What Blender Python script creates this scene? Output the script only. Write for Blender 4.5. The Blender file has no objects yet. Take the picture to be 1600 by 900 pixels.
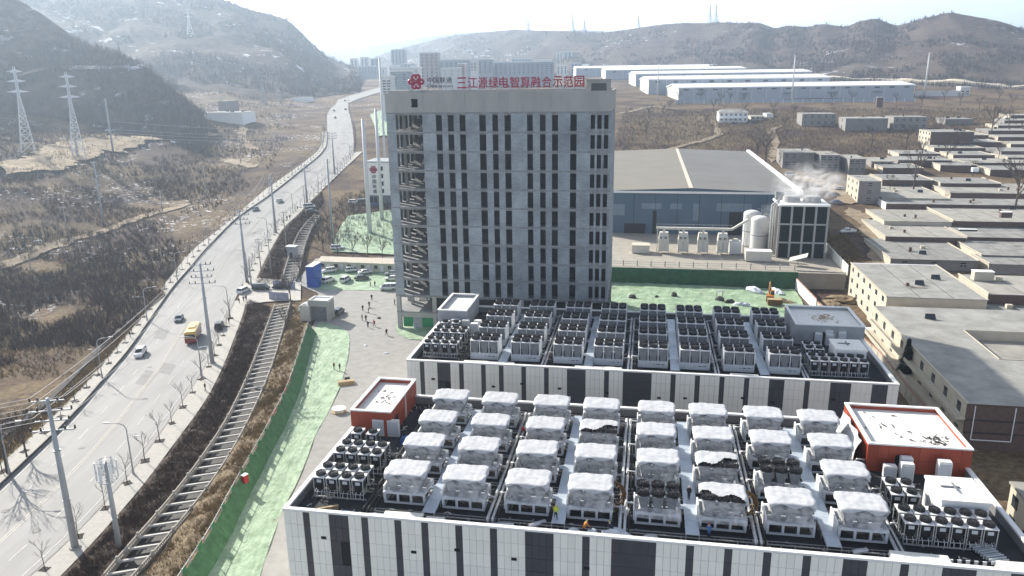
import bpy, math, random
import numpy as np
from mathutils import Matrix, Vector
random.seed(7)
SC = bpy.context.scene
COL = SC.collection
R = math.radians
# ---------------------------------------------------------------- camera, sky, sun, exposure
CAM_H = 60.0; FPX = 1200.0; PITCH = R(15.45); ROLL = R(0.79)
_c, _s = math.cos(PITCH), math.sin(PITCH)
FWD = np.array([0, _c, -_s]); _r = np.array([1.0, 0, 0]); _d = np.array([0, -_s, -_c])
RX = math.cos(ROLL)*_r + math.sin(ROLL)*_d
DN = -math.sin(ROLL)*_r + math.cos(ROLL)*_d
camd = bpy.data.cameras.new('camera'); cam = bpy.data.objects.new('camera', camd); COL.objects.link(cam)
camd.sensor_width = 36.0; camd.lens = 27.0; camd.clip_start = 1.0; camd.clip_end = 30000.0
cam.matrix_world = Matrix(((RX[0], -DN[0], -FWD[0], 0), (RX[1], -DN[1], -FWD[1], 0), (RX[2], -DN[2], -FWD[2], CAM_H), (0, 0, 0, 1)))
SC.camera = cam
SUN_EL = R(29.0); SUN_AZ = R(-44.0)            # azimuth measured from +Y towards +X
sun_dir = Vector((math.sin(SUN_AZ)*math.cos(SUN_EL), math.cos(SUN_AZ)*math.cos(SUN_EL), math.sin(SUN_EL)))
world = bpy.data.worlds.new('World'); SC.world = world; world.use_nodes = True
_nt = world.node_tree; _bg = _nt.nodes['Background']
_sky = _nt.nodes.new('ShaderNodeTexSky'); _sky.sky_type = 'NISHITA'; _sky.sun_disc = False
_sky.sun_elevation = SUN_EL; _sky.sun_rotation = SUN_AZ
_sky.altitude = 2200.0; _sky.air_density = 0.65; _sky.dust_density = 4.5; _sky.ozone_density = 0.3
_hs = _nt.nodes.new('ShaderNodeHueSaturation'); _hs.inputs['Saturation'].default_value = 0.5      # winter haze whitens the whole sky
_nt.links.new(_sky.outputs[0], _hs.inputs['Color']); _nt.links.new(_hs.outputs[0], _bg.inputs[0]); _bg.inputs[1].default_value = 0.135
sund = bpy.data.lights.new('sun', 'SUN'); sund.energy = 4.4; sund.angle = R(0.6); sund.color = (1.0, 0.94, 0.84)
sun = bpy.data.objects.new('sun', sund); COL.objects.link(sun)
sun.rotation_euler = sun_dir.to_track_quat('Z', 'Y').to_euler(); sun.location = (-300, 300, 400)
SC.view_settings.view_transform = 'Standard'; SC.view_settings.look = 'None'
SC.view_settings.exposure = 1.18; SC.view_settings.gamma = 1.0; SC.view_settings.use_curve_mapping = False
SC.cycles.max_bounces = 6; SC.cycles.volume_bounces = 1; SC.cycles.transparent_max_bounces = 12
SC.cycles.use_denoising = True
SC.cycles.caustics_reflective = False; SC.cycles.caustics_refractive = False
# ---------------------------------------------------------------- surveying helpers
def ramp(y):
    y = np.asarray(y, float)
    a = np.clip(y-210, 0, 40); z = a*a/80*0.075
    z = z + np.clip(y-250, 0, 250)*0.075 + np.clip(y-500, 0, 750)*0.05
    return z
def _hash(ix, iy, s):
    n = (ix.astype(np.int64)*374761393 + iy.astype(np.int64)*668265263 + s*1442695041) & 0x7fffffff
    n = ((n ^ (n >> 13))*1274126177) & 0x7fffffff
    return ((n ^ (n >> 16)) & 0xffff)/65535.0
def vnoise(x, y, s=0):
    x = np.asarray(x, float); y = np.asarray(y, float)
    ix = np.floor(x); iy = np.floor(y); fx = x-ix; fy = y-iy
    fx = fx*fx*(3-2*fx); fy = fy*fy*(3-2*fy)
    a = _hash(ix, iy, s); b = _hash(ix+1, iy, s); c = _hash(ix, iy+1, s); d = _hash(ix+1, iy+1, s)
    return (a*(1-fx)+b*fx)*(1-fy)+(c*(1-fx)+d*fx)*fy
def fbm(x, y, s=0, o=4):
    t = 0; a = 0.5; n = 0
    for i in range(o):
        t = t+a*vnoise(np.asarray(x)*2**i, np.asarray(y)*2**i, s+i*17); n += a; a *= 0.5
    return t/n
def road_x(y):      # rough centre line of the road, used to keep the ground smooth beneath it
    return np.interp(y, [60, 110, 150, 200, 260, 330, 400, 480, 560, 660, 800, 1200], [-66, -71, -76, -86, -98, -113, -112, -128, -140, -170, -200, -280])
def ground_z(x, y):
    x = np.asarray(x, float); y = np.asarray(y, float)
    z = ramp(y)
    t = np.clip(-x-(165+0.1*np.clip(y-400, 0, None)), 0, None)
    z = z + np.minimum(t*0.13, 60)
    off = road_x(y)-x
    k = np.clip((off-22)/25, 0, 1)                       # the rough field left of the road
    z = z + k*(fbm(x/28, y/28, 3, 4)-0.5)*(5+np.clip(y-250, 0, 400)*0.012) - k*0.8
    kr = np.clip((y-330)/120, 0, 1)*np.clip((x-20)/40, 0, 1)
    z = z + kr*(fbm(x/60, y/60, 9, 3)-0.5)*3
    return z
def _hs(ix, iy, s):
    n = (ix*374761393 + iy*668265263 + s*1442695041) & 0x7fffffff
    n = ((n ^ (n >> 13))*1274126177) & 0x7fffffff
    return ((n ^ (n >> 16)) & 0xffff)/65535.0
def vn1(x, y, s):
    ix = math.floor(x); iy = math.floor(y); fx = x-ix; fy = y-iy
    fx = fx*fx*(3-2*fx); fy = fy*fy*(3-2*fy)
    return (_hs(ix,iy,s)*(1-fx)+_hs(ix+1,iy,s)*fx)*(1-fy)+(_hs(ix,iy+1,s)*(1-fx)+_hs(ix+1,iy+1,s)*fx)*fy
def fb1(x, y, s=0, o=4):
    t = 0; a = 0.5; n = 0
    for i in range(o): t += a*vn1(x*2**i, y*2**i, s+i*17); n += a; a *= 0.5
    return t/n
_RY = [60, 110, 150, 200, 260, 330, 400, 480, 560, 660, 800, 1200]; _RX = [-66, -71, -76, -86, -98, -113, -112, -128, -140, -170, -200, -280]
def _rx1(y):
    if y <= 60: return -66
    if y >= 1200: return -280
    for i in range(11):
        if y <= _RY[i+1]: return _RX[i]+(_RX[i+1]-_RX[i])*(y-_RY[i])/(_RY[i+1]-_RY[i])
def gz(x, y):                                       # the same ground for a single point, without arrays
    a = min(max(y-210, 0), 40); z = a*a/80*0.075 + min(max(y-250, 0), 250)*0.075 + min(max(y-500, 0), 750)*0.05
    z += min(max(-x-(165+0.1*max(y-400, 0)), 0)*0.13, 60)
    k = min(max((_rx1(y)-x-22)/25, 0), 1)
    if k > 0: z += k*(fb1(x/28, y/28, 3, 4)-0.5)*(5+min(max(y-250, 0), 400)*0.012) - k*0.8
    kr = min(max((y-330)/120, 0), 1)*min(max((x-20)/40, 0), 1)
    if kr > 0: z += kr*(fb1(x/60, y/60, 9, 3)-0.5)*3
    return z
def ray(px, py): return FWD*FPX + RX*(px-800) + DN*(py-450)
def Z(px, py, z):                                   # point where the sight line meets height z
    d = ray(px, py); t = (z-CAM_H)/d[2]
    return (float(d[0]*t), float(d[1]*t), z)
def G(px, py, dz=0.0):                              # point where the sight line meets the ground (plus dz)
    d = ray(px, py); d = d/d[1]
    lo, hi = 40.0, None; y = 40.0
    while y < 6000:
        if CAM_H+d[2]*y < gz(d[0]*y, y)+dz: hi = y; break
        lo = y; y *= 1.03
    if hi is None: hi = y
    for _ in range(22):
        m = (lo+hi)/2
        if CAM_H+d[2]*m < gz(d[0]*m, m)+dz: hi = m
        else: lo = m
    x = d[0]*hi
    return (float(x), float(hi), gz(x, hi)+dz)
def atY(px, py, y):
    d = ray(px, py); t = y/d[1]
    return (float(d[0]*t), y, float(CAM_H+d[2]*t))
YAW = R(10.0)
UX, UY = math.cos(YAW), -math.sin(YAW)
WX, WY = math.sin(YAW), math.cos(YAW)
OA = (-26.88, 79.24); OB = (-18.75, 127.36)
def LW(u, w, z=0.0, o=OA): return (o[0]+u*UX+w*WX, o[1]+u*UY+w*WY, z)
def WL(p, o=OA):
    dx, dy = p[0]-o[0], p[1]-o[1]
    return dx*UX+dy*UY, dx*WX+dy*WY
# ---------------------------------------------------------------- mesh helpers
class MB:
    def __init__(s): s.v = []; s.f = []; s.m = []
    def add(s, vs, fs, m=0):
        o = len(s.v); s.v.extend(vs)
        for f in fs: s.f.append(tuple(i+o for i in f)); s.m.append(m)
        return s
    def box(s, x0, x1, y0, y1, z0, z1, m=0):
        return s.add([(x0,y0,z0),(x1,y0,z0),(x1,y1,z0),(x0,y1,z0),(x0,y0,z1),(x1,y0,z1),(x1,y1,z1),(x0,y1,z1)],
                     [(3,2,1,0),(4,5,6,7),(0,1,5,4),(1,2,6,5),(2,3,7,6),(3,0,4,7)], m)
    def frustum(s, b, t, z0, z1, m=0, caps=True):     # b,t = (x0,x1,y0,y1)
        vs = [(b[0],b[2],z0),(b[1],b[2],z0),(b[1],b[3],z0),(b[0],b[3],z0),(t[0],t[2],z1),(t[1],t[2],z1),(t[1],t[3],z1),(t[0],t[3],z1)]
        fs = [(0,1,5,4),(1,2,6,5),(2,3,7,6),(3,0,4,7)]
        if caps: fs += [(3,2,1,0),(4,5,6,7)]
        return s.add(vs, fs, m)
    def quad(s, a, b, c, d, m=0): return s.add([a,b,c,d], [(0,1,2,3)], m)
    def poly(s, pts, m=0): return s.add(list(pts), [tuple(range(len(pts)))], m)
    def prism(s, pts, z0, z1, m=0, mt=None):
        n = len(pts)
        s.add([(p[0],p[1],z0) for p in pts]+[(p[0],p[1],z1) for p in pts], [(i,(i+1)%n,n+(i+1)%n,n+i) for i in range(n)]+[tuple(range(n-1,-1,-1))], m)
        s.add([(p[0],p[1],z1) for p in pts], [tuple(range(n))], m if mt is None else mt)
        return s
    def cyl(s, x, y, z0, z1, r0, r1=None, n=12, m=0, caps=True):
        r1 = r0 if r1 is None else r1
        vs = [(x+r0*math.cos(2*math.pi*i/n), y+r0*math.sin(2*math.pi*i/n), z0) for i in range(n)]
        vs += [(x+r1*math.cos(2*math.pi*i/n), y+r1*math.sin(2*math.pi*i/n), z1) for i in range(n)]
        fs = [(i,(i+1)%n,n+(i+1)%n,n+i) for i in range(n)]
        if caps: fs += [tuple(range(n-1,-1,-1)), tuple(range(n,2*n))]
        return s.add(vs, fs, m)
    def tube(s, pts, r, n=6, m=0, caps=True):
        pts = [Vector(p) for p in pts]; k = len(pts); rs = r if isinstance(r, (list, tuple)) else [r]*k
        vs = []; a = None
        for i, p in enumerate(pts):
            t = (pts[min(i+1,k-1)]-pts[max(i-1,0)])
            if t.length < 1e-9: t = Vector((0,0,1))
            t.normalize()
            if a is None: a = t.orthogonal().normalized()
            else:
                a = a-t*a.dot(t)
                a = a.normalized() if a.length > 1e-6 else t.orthogonal().normalized()
            b = t.cross(a)
            for j in range(n):
                q = 2*math.pi*j/n; w = p+(a*math.cos(q)+b*math.sin(q))*rs[i]; vs.append((w.x,w.y,w.z))
        fs = [(i*n+j, i*n+(j+1)%n, (i+1)*n+(j+1)%n, (i+1)*n+j) for i in range(k-1) for j in range(n)]
        if caps: fs += [tuple(range(n-1,-1,-1)), tuple(range((k-1)*n, k*n))]
        return s.add(vs, fs, m)
    def bar(s, a, b, w, m=0): return s.tube([a, b], w*0.7071, 4, m)
    def grid(s, rows, m=0, flip=False):
        nr, nc = len(rows), len(rows[0]); vs = [p for r in rows for p in r]
        fs = []
        for i in range(nr-1):
            for j in range(nc-1):
                q = (i*nc+j, i*nc+j+1, (i+1)*nc+j+1, (i+1)*nc+j)
                fs.append(q[::-1] if flip else q)
        return s.add(vs, fs, m)
    def mesh(s, name, mats, smooth=False):
        me = bpy.data.meshes.new(name); me.from_pydata(s.v, [], s.f)
        for mt in (mats if isinstance(mats, (list, tuple)) else [mats]): me.materials.append(mt)
        if any(s.m): me.polygons.foreach_set('material_index', s.m)
        if smooth: me.polygons.foreach_set('use_smooth', [True]*len(s.f))
        me.update(); return me
    def build(s, name, mats, parent=None, loc=(0,0,0), rz=0.0, smooth=False):
        return put(name, s.mesh(name, mats, smooth), parent, loc, rz)
def put(name, me, parent=None, loc=(0,0,0), rz=0.0, scale=None):
    o = bpy.data.objects.new(name, me); COL.objects.link(o)
    o.location = loc
    if rz: o.rotation_euler = (0, 0, rz)
    if scale is not None: o.scale = scale if isinstance(scale, (tuple, list)) else (scale,)*3
    if parent is not None: o.parent = parent
    return o
def tag(o, label=None, cat=None, group=None, kind=None):
    if label: o['label'] = label
    if cat: o['category'] = cat
    if group: o['group'] = group
    if kind: o['kind'] = kind
    return o
def thing(name, label, cat, loc=(0,0,0), rz=0.0, group=None, scale=None):
    return tag(put(name, None, None, loc, rz, scale), label, cat, group)
def clone(src, loc, rz, label, group=None, scale=None, keep=None):
    c = src.copy(); COL.objects.link(c); c.location = loc; c.rotation_euler = (0, 0, rz)
    if scale is not None: c.scale = (scale,)*3 if not isinstance(scale, (tuple, list)) else scale
    c['label'] = label
    if group: c['group'] = group
    for ch in KIDS.get(src.name, ()):
        d = ch.copy(); COL.objects.link(d); d.parent = c
        for g in KIDS.get(ch.name, ()):
            e = g.copy(); COL.objects.link(e); e.parent = d
    return c
KIDS = {}
def learn(o):                                   # remember the children of a prototype for clone()
    KIDS[o.name] = list(o.children)
    for ch in o.children: KIDS[ch.name] = list(ch.children)
    return o
ORD = ['first','second','third','fourth','fifth','sixth','seventh','eighth','ninth','tenth','eleventh','twelfth','thirteenth','fourteenth','fifteenth','sixteenth','seventeenth','eighteenth','nineteenth','twentieth'] 
def nth(i):
    if i < 20: return ORD[i]
    i += 1; return '%d%s' % (i, 'th' if 10 < i % 100 < 14 else {1:'st',2:'nd',3:'rd'}.get(i % 10, 'th'))
# ---------------------------------------------------------------- materials
def _mat(name):
    m = bpy.data.materials.new(name); m.use_nodes = True
    return m, m.node_tree, m.node_tree.nodes['Principled BSDF']
def M(name, col, rough=0.8, var=0.25, scale=1.0, metal=0.0, col2=None, bump=0.0, rnd=0.0, coords='pos', spec=0.3, stretch=None, detail=5.0):
    """plain surface with noise wear: colour mixes towards col2 (or a darker shade) through noise"""
    m, nt, bs = _mat(name); L = nt.links.new; N = nt.nodes.new
    bs.inputs['Roughness'].default_value = rough; bs.inputs['Metallic'].default_value = metal
    bs.inputs['Specular IOR Level'].default_value = spec
    c2 = col2 or tuple(c*(1-var) for c in col)
    if coords == 'pos': v = N('ShaderNodeNewGeometry').outputs['Position']
    else: v = N('ShaderNodeTexCoord').outputs['Object']
    if stretch:
        mp = N('ShaderNodeMapping'); mp.inputs['Scale'].default_value = stretch; L(v, mp.inputs[0]); v = mp.outputs[0]
    n = N('ShaderNodeTexNoise'); n.inputs['Scale'].default_value = scale; n.inputs['Detail'].default_value = detail; n.inputs['Roughness'].default_value = 0.65
    L(v, n.inputs['Vector'])
    cr = N('ShaderNodeValToRGB'); cr.color_ramp.elements[0].position = 0.35; cr.color_ramp.elements[1].position = 0.68
    cr.color_ramp.elements[0].color = (*c2, 1); cr.color_ramp.elements[1].color = (*col, 1)
    L(n.outputs['Fac'], cr.inputs[0]); out = cr.outputs[0]
    if rnd:
        oi = N('ShaderNodeObjectInfo'); hs = N('ShaderNodeHueSaturation'); mr = N('ShaderNodeMapRange')
        mr.inputs['To Min'].default_value = 1-rnd; mr.inputs['To Max'].default_value = 1+rnd
        L(oi.outputs['Random'], mr.inputs['Value']); L(mr.outputs[0], hs.inputs['Value']); L(out, hs.inputs['Color']); out = hs.outputs[0]
    L(out, bs.inputs['Base Color'])
    if bump:
        b = N('ShaderNodeBump'); b.inputs['Strength'].default_value = bump; b.inputs['Distance'].default_value = 0.1
        L(n.outputs['Fac'], b.inputs['Height']); L(b.outputs[0], bs.inputs['Normal'])
    return m
# ================================================================ LAND
# ---- ground sheet (fan of rows, fine near, coarse far), one mesh to the horizon
def ground_material():
    m, nt, bs = _mat('winter_ground'); L = nt.links.new; N = nt.nodes.new
    bs.inputs['Roughness'].default_value = 0.95; bs.inputs['Specular IOR Level'].default_value = 0.1
    pos = N('ShaderNodeNewGeometry').outputs['Position']
    def noise(sc, det=6, ro=0.6):
        n = N('ShaderNodeTexNoise'); n.inputs['Scale'].default_value = sc; n.inputs['Detail'].default_value = det; n.inputs['Roughness'].default_value = ro
        L(pos, n.inputs['Vector']); return n.outputs['Fac']
    def rampn(f, p0, p1, c0=(0,0,0), c1=(1,1,1)):
        r = N('ShaderNodeValToRGB'); r.color_ramp.elements[0].position = p0; r.color_ramp.elements[1].position = p1
        r.color_ramp.elements[0].color = (*c0,1); r.color_ramp.elements[1].color = (*c1,1); L(f, r.inputs[0]); return r.outputs[0]
    def mix(f, a, b):
        x = N('ShaderNodeMix'); x.data_type = 'RGBA'; L(f, x.inputs['Factor'])
        for s, i in ((a, 6), (b, 7)):
            if isinstance(s, tuple): x.inputs[i].default_value = (*s, 1)
            else: L(s, x.inputs[i])
        return x.outputs[2]
    fine = noise(0.9, 8, 0.7)
    tan = rampn(fine, 0.32, 0.7, (0.075, 0.052, 0.032), (0.25, 0.185, 0.11))
    brn = rampn(fine, 0.32, 0.75, (0.028, 0.019, 0.016), (0.125, 0.082, 0.066))
    base = mix(rampn(noise(0.03, 5, 0.6), 0.42, 0.60), tan, brn)
    base = mix(rampn(noise(0.11, 4, 0.7), 0.60, 0.68), base, (0.07, 0.05, 0.052))
    # old snow lying in the hollows, only on the wild side of the road and far off
    sx = N('ShaderNodeSeparateXYZ'); L(pos, sx.inputs[0])
    mr = N('ShaderNodeMapRange'); mr.inputs['From Min'].default_value = -95; mr.inputs['From Max'].default_value = -125; L(sx.outputs['X'], mr.inputs['Value'])
    sn = rampn(noise(0.4, 7, 0.75), 0.55, 0.62)
    sp = rampn(noise(0.024, 3, 0.5), 0.50, 0.58)
    a = N('ShaderNodeMath'); a.operation = 'MULTIPLY'; L(sn, a.inputs[0]); L(sp, a.inputs[1])
    b = N('ShaderNodeMath'); b.operation = 'MULTIPLY'; L(a.outputs[0], b.inputs[0]); L(mr.outputs[0], b.inputs[1])
    L(mix(b.outputs[0], base, (0.72, 0.74, 0.78)), bs.inputs['Base Color'])
    bp = N('ShaderNodeBump'); bp.inputs['Strength'].default_value = 0.7; bp.inputs['Distance'].default_value = 0.6
    L(fine, bp.inputs['Height']); L(bp.outputs[0], bs.inputs['Normal'])
    return m
MAT_GROUND = ground_material()
def make_ground():
    ys = np.concatenate([np.geomspace(45, 700, 250), np.geomspace(710, 9000, 70)])
    ts = np.linspace(-1.25, 1.25, 300)
    Y, T = np.meshgrid(ys, ts, indexing='ij'); X = Y*T
    Zz = ground_z(X, Y)-0.05-Y*0.0004
    nr, nc = X.shape
    v = np.stack([X, Y, Zz], -1).reshape(-1, 3)
    idx = np.arange(nr*nc).reshape(nr, nc)
    f = np.stack([idx[:-1,:-1], idx[:-1,1:], idx[1:,1:], idx[1:,:-1]], -1).reshape(-1, 4)
    me = bpy.data.meshes.new('ground'); me.from_pydata(v.tolist(), [], f.tolist()); me.materials.append(MAT_GROUND)
    me.polygons.foreach_set('use_smooth', [True]*len(f))
    tag(put('ground', me), 'brown winter valley floor with dry grass and old snow', kind='structure')
make_ground()
def resample(pts, n):
    P_ = np.array(pts, float); d = np.r_[0, np.cumsum(np.linalg.norm(np.diff(P_[:, :2], axis=0), axis=1))]
    t = np.linspace(0, d[-1], n)
    return np.stack([np.interp(t, d, P_[:, i]) for i in range(P_.shape[1])], -1)
def smooth_line(pts, step=3.0, it=10):
    P_ = np.array(pts, float)[:, :2]; L_ = np.sum(np.linalg.norm(np.diff(P_, axis=0), axis=1))
    Q = resample(P_, max(4, int(L_/step)+1))
    for _ in range(it): Q[1:-1] = 0.25*Q[:-2]+0.5*Q[1:-1]+0.25*Q[2:]
    return Q
def ribbon(name, left, right, mats, dz, n=120, m=4, bumpf=None, parent=None, zfun=None, skirt=0.0):
    A = resample(left, n); B = resample(right, n); rows = []
    for i in range(n):
        r = []
        for j in range(m+1):
            t = j/m; x, y = A[i,:2]*(1-t)+B[i,:2]*t
            z = (gz(x, y) if zfun is None else zfun(x, y))+dz
            if bumpf: z += bumpf(x, y)
            r.append((x, y, z))
        if skirt: r = [(r[0][0], r[0][1], r[0][2]-skirt)]+r+[(r[-1][0], r[-1][1], r[-1][2]-skirt)]
        rows.append(r)
    mb = MB().grid(rows, flip=False)
    return mb.build(name, mats, parent, smooth=False)
def offset_line(Q, d):
    T = np.gradient(Q, axis=0); T /= np.linalg.norm(T, axis=1)[:, None]
    return Q + np.stack([T[:, 1], -T[:, 0]], -1)*d         # positive = right of travel
# ---- road, from its two kerbs as sighted
KL = [(-150,895),(-60,818),(0,764),(50,714),(95,672),(115,655),(160,597),(195,560),(230,509),(270,450),(316,397),(368,343),(418,309),(450,284),(486,255),(500,244),(510,230),(512,215),(511,200),(511,180),(516,170),(525,163),(529,155)]
KR = [(-60,990),(57,897),(149,803),(208,736),(253,672),(320,575),(344,520),(372,457),(399,400),(440,347),(486,308),(520,278),(545,250),(553,238),(553,220),(551,200),(547,182),(544.5,172),(544,164),(545,155)]
kl = smooth_line([G(*p) for p in KL], 3, 14); kr = smooth_line([G(*p) for p in KR], 3, 14)
MAT_ROAD = M('asphalt_pale', (0.28,0.275,0.265), 0.75, 0.22, 0.3, spec=0.35, stretch=(1.0,0.12,1))
MAT_KERB = M('kerb_stone', (0.30,0.29,0.27), 0.85, 0.3, 1.2)
MAT_PAVE = M('pavement_slabs', (0.42,0.40,0.36), 0.85, 0.18, 1.6)
MAT_PAINT = M('road_paint', (0.55,0.55,0.52), 0.6, 0.45, 2.5)
MAT_YPAINT = M('yellow_paint', (0.47,0.445,0.37), 0.6, 0.4, 2.0)
MAT_PATCHA = M('asphalt_patch', (0.235,0.23,0.222), 0.8, 0.2, 0.6)
road = tag(ribbon('road', kl, kr, MAT_ROAD, 0.06, 220, 6), 'pale grey four lane road running up the valley', kind='structure')
fr_l = smooth_line([G(*p) for p in ((528,157),(545,150.5),(570,143),(600,135))], 4, 2); fr_r = smooth_line([G(*p) for p in ((546,161),(560,155),(585,147),(610,140))], 4, 2)
tag(ribbon('road', fr_l, fr_r, MAT_ROAD, 0.3, 40, 3), 'far end of the road bending right towards the town', kind='structure')
A_ = resample(kl, 400); B_ = resample(kr, 400)
def lane_line(t, w, mat, dash=None, off=0.0):
    mb = MB(); P_ = A_*(1-t)+B_*t; P_ = resample(P_, 900)
    T = np.gradient(P_, axis=0); T /= np.linalg.norm(T, axis=1)[:, None]; Nn = np.stack([T[:,1], -T[:,0]], -1)
    d = np.r_[0, np.cumsum(np.linalg.norm(np.diff(P_, axis=0), axis=1))]
    for i in range(len(P_)-1):
        if dash and (d[i] % (dash*2.5)) > dash: continue
        a, b = P_[i]+Nn[i]*off, P_[i+1]+Nn[i+1]*off
        q = [a-Nn[i]*w, a+Nn[i]*w, b+Nn[i+1]*w, b-Nn[i+1]*w]
        mb.quad(*[(x, y, gz(x, y)+0.085+y*0.0001) for x, y in q])
    return mb.build('lane_line', mat, road)
lane_line(0.5, 0.085, MAT_YPAINT, None, -0.2); lane_line(0.5, 0.085, MAT_YPAINT, None, 0.2)
for t in (0.27, 0.73): lane_line(t, 0.07, MAT_PAINT, 4.0)
for t in (0.05, 0.95): lane_line(t, 0.07, MAT_PAINT)
def manhole(px, py):
    x, y, z = G(px, py); MB().cyl(x, y, z+0.07, z+0.095, 0.55, None, 14).build('manhole_cover', MAT_KERB, road)
rp_ = random.Random(2)
for k in range(16):                                   # resurfaced patches
    i = rp_.randint(20, 300); t = rp_.uniform(0.12, 0.8); a = A_[i]*(1-t)+B_[i]*t; c = A_[i]*(1-t-0.16)+B_[i]*(t+0.16); j = i+rp_.randint(2, 6); b = A_[j]*(1-t)+B_[j]*t; e = A_[j]*(1-t-0.16)+B_[j]*(t+0.16)
    MB().quad(*[(x, y, gz(x, y)+0.075) for x, y in (a, c, e, b)]).build('asphalt_patch', MAT_PATCHA, road)
for p in ((234,574),(57,830),(8,799),(128,700)): manhole(*p)
# ---- pavements
def kerb(line, side):
    P_ = resample(line, 260); Q = offset_line(P_, side*0.28); mb = MB()
    rows = []
    for a, b in zip(P_, Q):
        z = gz(*a)
        rows.append([(a[0],a[1],z-0.1),(a[0],a[1],z+0.2),(b[0],b[1],z+0.2),(b[0],b[1],z+0.1)])
    mb.grid(rows); return mb
SLO = [(-260,930),(-40,760),(64,672),(105,630),(133,603),(160,571),(186,540),(231,482),(255,447),(272,425),(300,391),(346,356),(380,327),(415,296),(447,274),(480,250),(496,237),(503,225),(503,205)]
slo = smooth_line([G(*p) for p in SLO], 3, 10)
cut = [p for p in kl if p[1] < slo[-1][1]]
pl = tag(ribbon('pavement', slo, offset_line(np.array(cut), -0.28), MAT_PAVE, 0.16, 160, 3, skirt=0.15), 'pale slab pavement along the wild side of the road', kind='structure')
kerb(cut, -1).build('kerb', MAT_KERB, pl)
SRO1 = [(-10,1000),(107,892),(192,797),(219,767),(267,701),(319,632),(344,585),(360,545),(381,489),(384,470)]
SRO2 = [(394,447),(397,443),(414,406),(442,357),(466,335),(487,313),(518,283),(545,257),(567,237)]
sro1 = smooth_line([G(*p) for p in SRO1], 3, 6); sro2 = smooth_line([G(*p) for p in SRO2], 3, 6)
def sub(line, y0, y1): return np.array([p for p in line if y0 <= p[1] <= y1])
pr1 = tag(ribbon('pavement', offset_line(sub(kr, sro1[0][1], sro1[-1][1]), 0.28), sro1, MAT_PAVE, 0.16, 110, 3, skirt=0.15), 'pale slab pavement below the site gate, beside the brown verge', kind='structure')
pr2 = tag(ribbon('pavement', offset_line(sub(kr, sro2[0][1], sro2[-1][1]), 0.28), sro2, MAT_PAVE, 0.16, 110, 3, skirt=0.15), 'pale slab pavement beyond the site gate', kind='structure')
kerb(sub(kr, sro1[0][1], sro1[-1][1]), 1).build('kerb', MAT_KERB, pr1); kerb(sub(kr, sro2[0][1], sro2[-1][1]), 1).build('kerb', MAT_KERB, pr2)
gr_ = resample(cut, 120); t = thing('guard_rail', 'low dark strip along the wild side kerb of the road', 'rail', (float(gr_[0][0]), float(gr_[0][1]), 0)); MAT_KERBSTRIP = M('dark_kerb_strip', (0.055,0.052,0.05), 0.7, 0.3, 1.0)  # raised dark strip following the kerb line
rows_ = []
for p_, q_ in zip(gr_, offset_line(gr_, -0.16)):
    z = gz(*p_)+0.2; rows_.append([(p_[0]-gr_[0][0],p_[1]-gr_[0][1],z+0.02),(p_[0]-gr_[0][0],p_[1]-gr_[0][1],z+0.42),(q_[0]-gr_[0][0],q_[1]-gr_[0][1],z+0.42),(q_[0]-gr_[0][0],q_[1]-gr_[0][1],z+0.02)])
MB().grid(rows_).build('rail', MAT_KERBSTRIP, t)
# gate apron across the canal
MAT_CONC = M('concrete_apron', (0.44,0.42,0.38), 0.85, 0.15, 0.8)
ap = [G(*p) for p in ((372,468),(384,434),(420,436),(470,441),(470,470),(420,472),(384,476))]
MB().poly([(p[0],p[1],p[2]+0.17) for p in ap]).build('gate_apron', MAT_CONC); bpy.data.objects['gate_apron']['kind'] = 'structure'
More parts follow.
